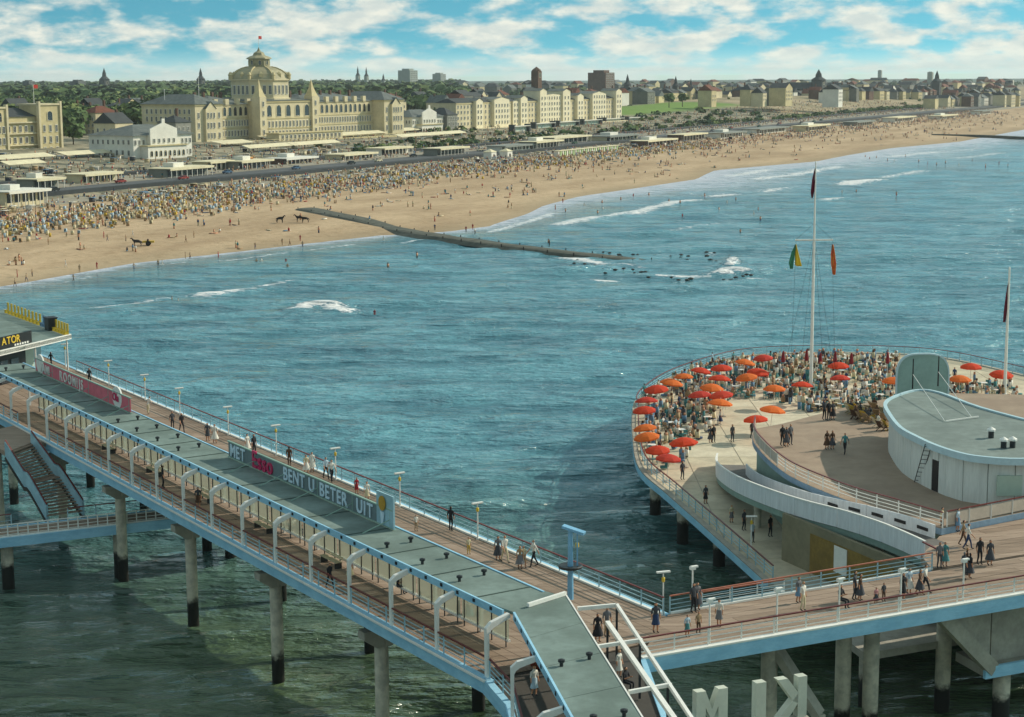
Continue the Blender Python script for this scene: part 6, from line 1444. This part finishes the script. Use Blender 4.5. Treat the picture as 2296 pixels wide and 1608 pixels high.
for a in [(235,152,2600,11,'spire','tall thin church spire above the wood at far left',M_far),(451,152,2600,9,'spire','dark church spire left of the great dome',M_far),(803,148,3600,7,'spire','left of two pale needle spires on the skyline',M_farp),(822,150,3600,7,'spire','right of two pale needle spires on the skyline',M_farp),(860,165,3400,7,'spire','tiny pale spire left of the tower block',M_farp),
          (915,158,3200,26,'block','pale tower block standing alone on the skyline',M_farp),(985,166,3600,20,'block','small blue-grey block on the skyline',M_farp),(1203,150,1450,6.5,'chimney','dark square tower behind the apartment terrace',M_brick),(1348,163,2300,26,'block','broad brown water tower block on the skyline',M_brick),
          (1407,166,1900,6,'spire','dark thin spire right of the water tower',M_far),(1515,170,1700,5,'spire','dark thin spire above the right-hand streets',M_far),(1549,176,1700,4,'spire','short spire next to the thin dark spire',M_far),(1835,155,1900,12,'spire','dark church with pointed spire above the dunes',M_far),(2100,158,2100,9,'spire','dark church spire at the far right',M_far),(2085,162,2900,8,'block','small pale block beside the far right spire',M_farp),(1972,158,4200,8,'block','thin pinkish tower on the right skyline',M_farp),(65,182,2900,14,'block','low dark block in the far left skyline',M_far),(175,182,2800,18,'block','second low dark block in the left skyline',M_far)]: tower(*a)
# ------------------------------------------------------------------ woods
def leaf_variant(n, seed, q0=.9, q1=1.7):
    r = np.random.default_rng(seed); vs = []; 
    lob = r.normal(0, .33, (6, 3)); lob[:, 2] = np.abs(lob[:, 2])*.7
    c = lob[r.integers(0, 6, n)]+(lambda d: d/np.linalg.norm(d, axis=1, keepdims=True))(r.normal(0, 1, (n, 3)))*r.uniform(.35, .62, (n, 1))
    nrm_ = c-np.array([0, 0, -.2])+r.normal(0, .35, (n, 3)); nrm_ /= np.linalg.norm(nrm_, axis=1, keepdims=True)
    a = np.cross(nrm_, r.normal(0, 1, (n, 3))); a /= np.linalg.norm(a, axis=1, keepdims=True); b_ = np.cross(nrm_, a); s = r.uniform(q0, q1, (n, 1))*.13
    return np.stack([c-a*s-b_*s, c+a*s-b_*s*.6, c+a*s*.8+b_*s, c-a*s*.7+b_*s*.9], 1)     # n,4,3
LV = [leaf_variant(150, i) for i in range(4)]; LF = [leaf_variant(46, 10+i, 1.6, 2.8) for i in range(4)]
M_leaf = [mat('leaf green '+str(i), c, .9, .2, .35) for i, c in enumerate(('#5a7340', '#6a7f46', '#4a6240', '#7d8c4e'))]
def wood(spots, name, label):
    V = []; MI = []; r = np.random.default_rng(2)
    for x, y, z, rad, h_, far in spots:
        lv = (LF if far else LV)[r.integers(0, 4)]; a = r.uniform(0, 6.28); c, s = math.cos(a), math.sin(a)
        w = lv.copy(); X, Y = w[..., 0]*c-w[..., 1]*s, w[..., 0]*s+w[..., 1]*c
        w = np.stack([X*rad*1.2+x, Y*rad*1.2+y, w[..., 2]*rad+z+h_], -1); V.append(w.reshape(-1, 3)); MI.append(np.full(len(lv), r.choice(4, p=[.4, .25, .2, .15])))
    V = np.concatenate(V); f = np.arange(len(V)).reshape(-1, 4); me = npmesh(name, V, f, M_leaf, False, np.concatenate(MI)); return tag(put(name, me), label, 'trees', kind='stuff')
sp_ = []; fr_ = random.Random(4)
y = 800.0
while y < 5200:
    far = y > 1500; st = 7.5 if not far else 8+y/210
    for u in np.arange(-300, 1040 if y > 1250 else 600, st/y*F):
        yy = y+fr_.uniform(-st, st)*.5; x = (u-1148)/F*yy+fr_.uniform(-st, st)*.4; s, d = toSD(x, yy)
        if d < 315 or blocked(x, yy) or (u > 560 and fr_.random() < .45): continue
        if u > 600 and yy < 1300: continue
        rad = fr_.uniform(4.6, 7.5)*(1 if not far else 1+st/30); sp_.append((x, yy, gz(x, yy), rad, fr_.uniform(4.5, 9), far))
    y += st
for _ in range(380):   # greenery between the far roofs
    y = fr_.uniform(1300, 5200); u = fr_.uniform(1000, 2330); x = (u-1148)/F*y; s, d = toSD(x, y)
    if d > 360 and not blocked(x, y): sp_.append((x, y, gz(x, y), fr_.uniform(4, 8), fr_.uniform(3, 6), True))
wood(sp_, 'woodland', 'dense green woodland behind the seafront hotels')
bsp = []
for _ in range(800):
    s = fr_.uniform(380, 1750); d = fr_.choice((fr_.uniform(153, 160), fr_.uniform(165, 235), fr_.uniform(200, 330))); x, y = SDp(s, d)
    if 860 < s < 1140 and 228 < d < 305: continue
    if 1080 < s < 1650 and d > 165 and fr_.random() < .93: continue
    if not blocked(x, y): bsp.append((x, y, gz(x, y), fr_.uniform(1.2, 3.0), .6, True))
wood(bsp, 'dune_scrub', 'low dark scrub and hedges scattered behind the promenade')
# single trees near the buildings
trunkm = MB().tube((0, 0, -.5), (0, 0, 3.6), .35, .22, 7).tube((0, 0, 3), (1.6, .4, 6), .16, .06, 5).tube((0, 0, 3), (-1.3, .8, 6.2), .15, .06, 5).tube((0, 0, 3.4), (.2, -1.2, 6.8), .15, .06, 5).mesh('trunk', mat('bark', '#4a3d2e', .95, .2, 2))
crw = []
for i in range(3):
    w = LV[i]*5.0; w[..., 2] += 6.2; crw.append(npmesh('crown', w.reshape(-1, 3), np.arange(w.shape[0]*4).reshape(-1, 4), M_leaf[i]))
for i, (u, v) in enumerate([(165,330),(180,300),(455,322),(470,300),(985,268),(1000,262),(1015,255),(1410,262),(1420,252),(1440,248),(1460,262),(1480,245),(1500,240),(1530,238),(1800,214),(2210,212),(2230,208),(2250,214),(40,240),(100,250)]):
    p = PG(u, v); r = thing('tree', 'single leafy tree between the seafront buildings, %s of the scattered ones from the left' % ordw(i), 'tree', p, fr_.uniform(0, 6), 'scattered street trees'); put('trunk', trunkm, r); put('crown', crw[i % 3], r)
# ------------------------------------------------------------------ promenade and beach furniture
z3 = lambda x, y: ((1100+x/3.35)/1.115, (80+y/3.35)/1.115)
M_awn = mat('cream awning canvas', '#e6dcb8', .85, .08, .3)
sx_ = [(600,740,845),(780,950,820),(980,1150,805),(1185,1340,790),(1370,1525,775),(1560,1690,765),(1760,1880,745),(1905,2060,735),(2090,2180,730)]
CAng = math.atan2(CD.y, CD.x)
for i, (x0, x1, yb) in enumerate(sx_):
    a = PG(*z3(x0, yb)); u1 = z3(x1, yb)[0]; k = (u1-1148)/F; L = (k*a.y-a.x)/(CD.x-k*CD.y); L = max(8, min(L, 60))
    r = thing('promenade_shelter', 'long white promenade shelter with dark end pillars, %s from the left' % ordw(i), 'shelter', a, CAng, 'white shelters along the promenade')
    MB().box(0, L, 0, .4, 0, 3.4).build('wall', M_whit, r); MB().box(-.3, L+.3, -2.2, 1, 3.4, 3.7).build('roof', M_whit, r)
    for x in (0, L): MB().box(x-.9, x+.9, -2.0, 1.4, -.5, 4.6).build('pillar', M_dsl, r)
    for x in np.arange(2, L-1, 3.5): MB().box(x, x+2.6, -.1, 0, .8, 2.8).build('pane', M_gpale, r)
br0 = random.Random(77); M_grf = mat('grey felt roof', '#8d938c', .9, .1, .4)
def pavil(u, v, L, dep, h, lab, i=0, roof=M_awn, wallm=None):
    a = PG(u, v); r = thing('beach_pavilion', lab, 'pavilion', a, CAng)
    h += br0.uniform(-.4, .9); roof = br0.choice((M_awn, M_awn, M_whit, M_grf)); MB().box(0, L, 1.2, dep, -.6, h).build('wall', br0.choice((M_whit, M_ston, M_greyw, M_brick)), r); MB().box(-1, L+1, -1.2, dep+.6, h, h+.28).build('roof', roof, r)
    if br0.random() < .5: MB().box(L*.3, L*.55, dep*.4, dep*.9, h+.28, h+1.8).build('roof_box', M_whit, r)
    for x in np.arange(0, L+.1, max(3.0, L/8)): MB().box(x-.09, x+.09, -1.0, -.82, -.6, h).build('post', M_whit, r)
    for x in np.arange(.6, L-2, 3.2): MB().box(x, x+2.2, 1.12, 1.2, .7, h-.5).build('window', M_glass, r)
    MB().box(-.8, L+.8, -1.22, -1.12, h-.5, h+.27).build('valance', roof, r); return r
pv_list = [(20,462,16,9,3.2,'cream beach kiosk at the far left edge of the sand'),(82,428,12,8,2.8,'small white-roofed beach hut left of the yellow chairs'),(190,415,18,8,3,'white-roofed beach pavilion above the blue chairs'),(380,402,24,9,3,'long white beach pavilion in front of the white restaurant'),(470,386,16,8,2.8,'short white beach pavilion left of the hotel steps'),(540,384,20,8,2.8,'white beach pavilion below the left hotel wing'),(640,372,22,9,3,'white beach pavilion below the great dome'),(770,362,26,9,2.8,'white beach pavilion below the right hotel wing'),(860,352,24,9,2.8,'long white beach pavilion right of the dome'),(985,352,26,8,2.6,'low cream beach pavilion left of the two white cabins'),(1130,342,34,9,3,'dark-fronted beach pavilion left of the striped cabins'),(1200,336,30,9,3,'flat beach pavilion just behind the striped cabins'),(1240,326,46,12,3,'wide cream-roofed beach pavilion behind the striped cabins'),(1365,318,44,12,3,'second wide cream-roofed beach pavilion behind the striped cabins'),(1450,330,42,9,2.8,'cream pavilion at the right end of the striped cabins'),(1530,318,38,9,2.8,'cream-roofed beach pavilion halfway along the right beach'),(1620,312,40,10,2.8,'pale beach pavilion left of the mast top'),(1700,302,60,10,3,'very long pale beach pavilion under the lawn'),(1810,296,50,10,3,'pale beach pavilion right of the mast top'),(1920,283,50,10,3,'pale beach pavilion below the dune foot'),(2010,275,60,11,3,'pale beach pavilion below the middle of the dune'),(2110,268,60,11,3,'pale beach pavilion below the right end of the dune'),(2200,258,50,10,3,'last pale beach pavilion at the right edge')]
for u, v, L, d, h, lab in pv_list: pavil(u, v, L, d, h, lab)
for i, (u, v) in enumerate(((1102, 358), (1138, 356))):
    a = PG(u, v); r = thing('beach_cabin', ('left' if i == 0 else 'right')+' of two small upright white cabins on the sand', 'cabin', a, CAng); MB().box(0, 5, 0, 4, -.5, 3.4).build('wall', M_whit, r); MB().add([(-.3,-.3,3.3),(5.3,-.3,3.3),(5.3,4.3,3.3),(-.3,4.3,3.3),(2.5,2,4.6)], [(0,1,4),(1,2,4),(2,3,4),(3,0,4)]).build('roof', M_awn, r); MB().box(1.8, 3.2, -.08, 0, 0, 2.2).build('door', M_dsl, r)
a = PG(1252, 352); r = thing('bathing_cabins', 'long row of pale green and white striped bathing cabins', 'cabins', a, CAng); bq_ = PG(1440, 340); L = (Vector(bq_.xy)-Vector(a.xy)).length; nC = 30; M_pg = mat('pale green paint', '#b9d39a', .7, .08, 1)
for i in range(nC):
    x = L*i/nC; MB().box(x+.05, x+L/nC*.5, 0, 2.2, -.6, 2.6).build('cabin', M_pg if i % 2 else M_whit, r); MB().box(x+L/nC*.5+.02, x+L/nC*.98, .5, 2.2, -.6, 2.5).build('door', M_gpale, r)
MB().box(-.3, L+.3, -.3, 2.6, 2.6, 2.8).build('roof', M_awn, r)
# awnings of the terraces in front of the hotels
aw = [(0,372,150,365,6),(20,385,120,380,4),(150,362,225,352,5),(500,335,600,332,7),(600,322,740,314,6),(740,316,820,306,5),(830,308,960,298,6),(560,345,640,336,4),(660,338,760,330,4),(900,318,1010,305,4)]
for i, (u0, v0, u1, v1, dp_) in enumerate(aw):
    a, b_ = PG(u0, v0), PG(u1, v1); L = min(70, (b_-a).length); r = thing('terrace_awning', 'long cream awning over a seafront terrace, %s from the left' % ordw(sorted(range(len(aw)), key=lambda k: aw[k][0]).index(i)), 'awning', a+Vector((0, 0, 0)), CAng, 'cream awnings over the terraces')
    MB().add([(0,0,2.4),(L,0,2.4),(L,dp_,3.6),(0,dp_,3.6),(0,0,2.25),(L,0,2.25),(L,dp_,3.45),(0,dp_,3.45)], [(0,1,2,3),(7,6,5,4),(0,4,5,1),(1,5,6,2),(2,6,7,3),(3,7,4,0)]).build('canvas', M_awn, r)
    for x in np.arange(0, L+.1, 6): MB().tube((x, .15, -.5), (x, .15, 2.4), .06, .06, 5).build('post', M_dark, r)
# ------------------------------------------------------------------ crowd, chairs, cars
def lowfig(sit=False):
    m = MB()
    if sit: m.box(-.18, .18, -.5, .12, .1, .3, 1).box(-.2, .2, -.08, .16, .25, .85, 0).box(-.1, .1, -.06, .14, .85, 1.1, 2)
    else: m.box(-.16, -.02, -.1, .1, 0, .82, 1).box(.02, .16, -.1, .1, 0, .82, 1).box(-.22, .22, -.12, .12, .8, 1.42, 0).box(-.1, .1, -.1, .1, 1.45, 1.72, 2)
    return m
crowd_m = [CL[k] for k in ('white', 'charcoal', 'navy', 'tan', 'brown', 'blue', 'red', 'yellow', 'teal', 'black', 'cream')]+[M_skin]
def scatter(name, label, cat, pts, protos, mats, pick):
    V = []; Fq = []; MI = []; o = 0; r = random.Random(9)
    pr = [(np.array(p.v), np.array(p.f), np.array(p.m)) for p in protos]
    for x, y, z in pts:
        v, f, m = pr[r.randrange(len(pr))]; a = r.uniform(0, 6.28); c, s = math.cos(a), math.sin(a); k = r.uniform(.9, 1.1)
        V.append(np.stack([(v[:, 0]*c-v[:, 1]*s)*k+x, (v[:, 0]*s+v[:, 1]*c)*k+y, v[:, 2]*k+z], 1)); Fq.append(f+o); o += len(v); tbl = np.array(pick(r)); MI.append(tbl[m])
    me = npmesh(name, np.concatenate(V), np.concatenate(Fq), mats, False, np.concatenate(MI)); return tag(put(name, me), label, cat, kind='stuff')
br = random.Random(21); cp = []
def dens(s, d):   # people per draw, 0..1
    band = math.exp(-((d-82)/(20 if s < 420 else 16))**2); thin = .06*math.exp(-((d-35)/28)**2)
    k = 1.0 if s < 480 else .75 if s < 900 else .55
    return band*k*(.35+.65*(.5+.5*math.sin(s*.11+2*math.sin(s*.037)))) + thin
while len(cp) < 6200:
    s = br.uniform(-110, 1450); d = br.uniform(4, 108)
    if br.random() < dens(s, d):
        off = float(np.interp(s, SH_S, SH_D)); x, y = SDp(s, d+off*max(0, 1-d/120)); cp.append((x, y, gz(x, y)))
        for _k in range(br.choice((0, 0, 1, 2, 3))): x2, y2 = x+br.uniform(-1.6, 1.6), y+br.uniform(-1.6, 1.6); cp.append((x2, y2, gz(x2, y2)))
for _ in range(7500):   # promenade strollers
    s = br.uniform(-110, 1500); d = br.choice((br.uniform(97, 106), br.uniform(129, 149), br.uniform(153, 185), br.uniform(185, 225))); x, y = SDp(s, d); cp.append((x, y, gz(x, y)+(.5 if 128 < d < 149 else .25 if d < 107 else 0)))
cpy = []
while len(cpy) < 520:
    s = br.uniform(-120, 760); d = br.choice((br.uniform(152, 168), br.uniform(165, 222), br.uniform(86, 104))); x, y = SDp(s, d)
    if not blocked(x, y): cpy.append((x, y, gz(x, y)))
tent = MB().box(-1.1, 1.1, -.9, .9, 1.5, 1.6, 0).box(-1.0, -.9, -.8, -.7, 0, 1.5, 1).box(.9, 1.0, -.8, -.7, 0, 1.5, 1).box(-1.0, 1.0, .7, .8, 0, 1.5, 2)
scatter('cafe_tents', 'scatter of small cream cafe tents and windbreaks behind the beach', 'tents', cpy, [tent], crowd_m, lambda r: [r.choice((0, 10, 10, 0, 5)), 4, r.choice((10, 0, 3, 1))])
scatter('beach_crowd', 'dense crowd of bathers covering the sand and promenade', 'crowd', cp, [lowfig(), lowfig(True), MB().box(-.22, .22, -.9, .75, .02, .22, 0).box(-.1, .1, .75, 1.0, .02, .24, 2).box(-.45, .45, -1.0, 1.0, 0, .03, 1)], crowd_m, lambda r: [r.choice((0, 0, 10, 1, 2, 3, 3, 5, 6, 8, 10, 11, 11)), r.choice((1, 10, 3, 3, 11, 11, 11, 5)), r.choice((11, 4, 11))])
chp = []
while len(chp) < 3000:
    s = br.uniform(-120, 620); d = br.uniform(40, 104)
    if br.random() < math.exp(-((d-(64 if s < 130 else 80))/17)**2)*(1 if s < 180 else .6 if s < 350 else .3): x, y = SDp(s, d); chp.append((x, y, gz(x, y)))
hood = MB().box(-.55, .55, -.35, .4, .1, .5, 1).box(-.6, .6, .35, .5, .1, 1.5, 0).box(-.6, .6, -.2, .5, 1.4, 1.55, 0).box(-.62, -.54, -.3, .45, .1, 1.5, 0).box(.54, .62, -.3, .45, .1, 1.5, 0)
hood.v = [(x*.62, y*.62, z*.68) for x, y, z in hood.v]
sc_m = [CL[k] for k in ('tan', 'cream', 'yellow', 'blue', 'charcoal', 'teal', 'green', 'brown', 'paleblue')]
half = [p for p in chp if toSD(p[0], p[1])[0] < 25]; rest = [p for p in chp if toSD(p[0], p[1])[0] >= 25]
scatter('blue_beach_chairs', 'mass of blue-grey hooded wicker chairs at the left of the beach', 'beach chairs', half, [hood], sc_m, lambda r: [r.choice((3, 8, 8, 3, 8, 1, 5)), r.choice((3, 8, 0))])
scatter('yellow_beach_chairs', 'mass of yellow and tan hooded wicker chairs below the hotels', 'beach chairs', rest, [hood], sc_m, lambda r: [r.choice((2, 1, 1, 0, 8, 0, 8, 1)), r.choice((0, 8, 1))])
# bathers one can tell apart
zB = lambda x, y: (x/1.7316/1.115, (560+y/1.7316)/1.115)
bath = [zB(*q) for q in [(75,232),(115,250),(140,228),(285,188),(345,210),(318,245),(420,195),(580,195),(685,180),(703,180),(803,150),(823,152),(945,145),(1105,110),(1110,165),(1133,165),(1222,92),(1255,95),(1238,165),(1245,190),(745,335),(772,345),(840,60),(805,80),(450,62),(465,75),(545,75),(575,55),(210,90),(65,270),(1300,75),(1310,100)]]
bath += [(1340,478),(1352,470),(1500,452),(1525,455),(1530,486),(1580,440),(1612,470),(1630,455),(1650,448),(1700,470),(1262,455),(1245,470),(1268,475),(1310,462),(1350,455),(1392,448),(1420,440),(1455,438),(1660,520),(1690,480),(1705,492),(1940,352),(1950,356),(1965,354),(1990,360),(2005,362),(2030,350),(2060,362),(2080,366),(2100,368),(2120,364),(2150,370),(2180,360),(2210,372),(2240,366),(2260,372),(1920,430),(1888,432),(2010,436),(1230,545),(1060,515),(975,505),(715,530),(860,540),(935,575),(870,600),(840,705)]
bc = ['red', 'navy', 'black', 'white', 'tan', 'brown']
bst = []
for i, (u, v) in enumerate(bath):
    if i >= 32 and i % 3:
        p = P(u, v, 0); bst.append((p.x, p.y, max(gz(p.x, p.y), -.75))); continue
    p = P(u, v, 0); z = gz(p.x, p.y); wade = z < 0
    if not wade: p = PG(u, v); z = p.z
    k = bc[i % 6]
    person((p.x, p.y, max(z, -.75)), ('stand', 'walk', 'fstand', 'walk2')[i % 4], k if i % 3 == 0 else 'tan', k, ('bather in %s costume wading off the beach' if wade else 'tiny bather in %s on the wet sand near the waterline') % k, br.uniform(0, 6), 'dark', None, 1.0, ('waders in %s' if wade else 'bathers in %s on the wet sand') % k)
scatter('bather_crowd', 'loose scatter of far bathers in the surf at right', 'crowd', bst, [lowfig()], crowd_m, lambda r: [11, r.choice((1, 2, 9, 6)), 4])
# cars along the road
def car_meshes():
    bm = MB(); prof = [(-2.1, .35), (-2.1, .8), (-1.9, .95), (-1.0, 1.0), (-.6, 1.42), (.7, 1.45), (1.2, 1.0), (2.0, .9), (2.15, .7), (2.15, .35)]; n = len(prof)
    vs = [(x, -.8, z) for x, z in prof]+[(x, .8, z) for x, z in prof]
    bm.add(vs, [tuple(range(n)), tuple(range(2*n-1, n-1, -1))]+[(i, (i+1) % n, (i+1) % n+n, i+n) for i in range(n)])
    gl_ = MB().add([(-.95, -.7, 1.02), (-.62, -.7, 1.38), (-.62, .7, 1.38), (-.95, .7, 1.02)], [(0, 1, 2, 3)]).add([(.72, -.7, 1.42), (1.17, -.7, 1.03), (1.17, .7, 1.03), (.72, .7, 1.42)], [(0, 1, 2, 3)]).box(-.55, .65, -.815, -.80, 1.02, 1.36).box(-.55, .65, .80, .815, 1.02, 1.36)
    for i, (x, y, z) in enumerate(gl_.v[:8]): gl_.v[i] = (x*1.03, y, z+.02)
    wh = MB().tube((0, -.1, 0), (0, .1, 0), .33, .33, 12).mesh('wheel', M_black)
    return bm, gl_.mesh('windows', M_glass), wh
cb, cg, cw = car_meshes(); cmats = {k: (lambda c: (setattr(c, 'v', cb.v), setattr(c, 'f', cb.f), setattr(c, 'm', cb.m), c.mesh('body', mat('car '+k, v, .35, .04, 1)))[-1])(MB()) for k, v in dict(black='#1b1d20', grey='#6e7376', cream='#cfc6a8', blue='#3c5a78', red='#8d2f2a', green='#3d5a46').items()}
for i in range(34):
    k = br.choice(list(cmats)); s = -90+i*33+br.uniform(-8, 8); d = br.choice((118.5, 125.3)); x, y = SDp(s, d)
    r = thing('parked_car', 'small %s saloon car on the seafront road' % k, 'car', (x, y, gz(x, y)+.36), CAng, '%s cars on the seafront road' % k)
    put('body', cmats[k], r); put('windows', cg, r)
    for wx in (-1.3, 1.35):
        for wy in (-.72, .72): put('wheel', cw, r, (wx, wy, .33))
p = PG(547, 372); tb_ = thing('bus', 'small orange bus on the road below the great dome', 'bus', p+Vector((0, 0, .3)), CAng); MB().box(-4.5, 4.5, -1.2, 1.2, .5, 2.9).build('body', mat('orange bus paint', '#c98330', .4, .06, 1), tb_); MB().box(-4.2, 4.2, -1.23, 1.23, 1.6, 2.4).build('windows', M_glass, tb_); MB().box(-4.4, 4.4, -1.1, 1.1, 2.9, 3.05).build('roof', CL['cream'], tb_)
for wx in (-3, 3):
    for wy in (-1.1, 1.1): put('wheel', cw, tb_, (wx, wy, .45), 0, (1.4, 1, 1.4))
# horses and the beach cart
def horse_mesh():
    J = dict(rump=(-.7, 0, 1.25), belly=(0, 0, 1.15), chest=(.6, 0, 1.2), neck=(.95, 0, 1.55), poll=(1.2, 0, 1.9), muz=(1.55, 0, 1.65), tail=(-.95, 0, 1.1), tail2=(-1.05, 0, .6)); B_ = [('rump','belly'),('belly','chest'),('chest','neck'),('neck','poll'),('poll','muz'),('rump','tail'),('tail','tail2')]
    rad = dict(rump=.32, belly=.33, chest=.3, neck=.19, poll=.14, muz=.08, tail=.08, tail2=.06)
    for s, y in (('L', .17), ('R', -.17)):
        J['hk'+s] = (-.62, y, .95); J['hh'+s] = (-.85, y, .5); J['hf'+s] = (-.75, y, .05); J['fk'+s] = (.6, y, .9); J['fw'+s] = (.63, y, .48); J['ff'+s] = (.6, y, .05)
        B_ += [('rump','hk'+s),('hk'+s,'hh'+s),('hh'+s,'hf'+s),('chest','fk'+s),('fk'+s,'fw'+s),('fw'+s,'ff'+s)]
        for k, r in (('hk', .16), ('hh', .08), ('hf', .06), ('fk', .13), ('fw', .07), ('ff', .06)): rad[k+s] = r
    nm = list(J); me = bpy.data.meshes.new('horse'); me.from_pydata([J[n] for n in nm], [(nm.index(a), nm.index(b_)) for a, b_ in B_], []); ob = bpy.data.objects.new('tmp', me); COL.objects.link(ob); ob.modifiers.new('s', 'SKIN')
    for i, n in enumerate(nm): me.skin_vertices[0].data[i].radius = (rad[n],)*2; me.skin_vertices[0].data[i].use_root = n == 'belly'
    m_ = ob.modifiers.new('u', 'SUBSURF'); m_.levels = m_.render_levels = 1
    out = bpy.data.meshes.new_from_object(ob.evaluated_get(bpy.context.evaluated_depsgraph_get())); bpy.data.objects.remove(ob); out.materials.clear(); out.materials.append(mat('dark bay coat', '#2a1f18', .7, .15, 3)); return out
HM = horse_mesh()
hz_ = [(308,553,.15,'dark horse harnessed to the yellow beach cart'),(628,500,2.9,'left of two dark ponies standing on the sand near the groyne'),(672,498,.3,'right of two dark ponies standing on the sand near the groyne'),(684,500,.2,'third dark pony just left of the groyne')]
for u, v, ro_, lab in hz_: tag(put('horse', HM, None, PG(u, v), ro_+math.pi, (1.1,)*3), lab, 'horse')
p = PG(333, 551); cr = thing('beach_cart', 'small yellow cart behind a dark horse on the wet sand', 'cart', p, .15); MB().box(-1.4, 1.4, -.7, .7, .75, 1.2).build('body', CL['yellow'], cr); MB().beam((-1.3, -.5, .8), (-3.2, -.5, .9), .08, .08).beam((-1.3, .5, .8), (-3.2, .5, .9), .08, .08).build('shafts', CL['brown'], cr); MB().box(-.3, .1, -.6, .6, 1.2, 1.6).build('seat', CL['brown'], cr)
for wy in (-.85, .85): put('wheel', cw, cr, (0, wy, .62), 0, (1.9, .8, 1.9))
for i, (u, v) in enumerate(((975, 515), (1065, 524), (1232, 552), (1045, 520))): person(P(u, v+2, 1.05), 'stand', ('navy', 'white', 'black', 'red')[i], 'black', 'person in %s standing on the groyne' % ('navy', 'white', 'black', 'red')[i], i, 'dark')

# further seated guests crowding the terrace, too small to tell apart
gp = []; g2 = random.Random(33)
while len(gp) < 470:
    x, y = g2.uniform(min(xs0), max(xs0)), g2.uniform(min(ys0), max(ys0))
    if inside(x, y, zone) and inside(x-.6, y+.6, rp): gp.append((x, y, ZT))
for _ in range(60):
    p = P(g2.uniform(2120, 2290), g2.uniform(865, 925), ZT); gp.append(tuple(p))
scatter('terrace_crowd', 'dense crowd of guests filling the round terrace between the parasols', 'crowd', gp, [lowfig(), lowfig(True), lowfig(True), lowfig(True), lowfig(True)], crowd_m, lambda r: [r.choice((0, 0, 0, 10, 10, 5, 5, 8, 3, 1)), r.choice((2, 3, 8, 8, 5, 1)), r.choice((11, 4, 11))])

# ------------------------------------------------------------------ sea haze
hzm = bpy.data.materials.new('sea haze'); hzm.use_nodes = True; t = hzm.node_tree; t.nodes.remove(t.nodes['Principled BSDF'])
pvn = N('ShaderNodeVolumePrincipled', t); pvn.inputs['Color'].default_value = (.80, .90, .95, 1); pvn.inputs['Density'].default_value = 0.00006; pvn.inputs['Anisotropy'].default_value = 0.2
t.links.new(pvn.outputs[0], t.nodes['Material Output'].inputs['Volume'])
tag(MB().box(-7000, 8000, -500, 16000, -12, 75).build('haze', hzm), None, None, kind='stuff')
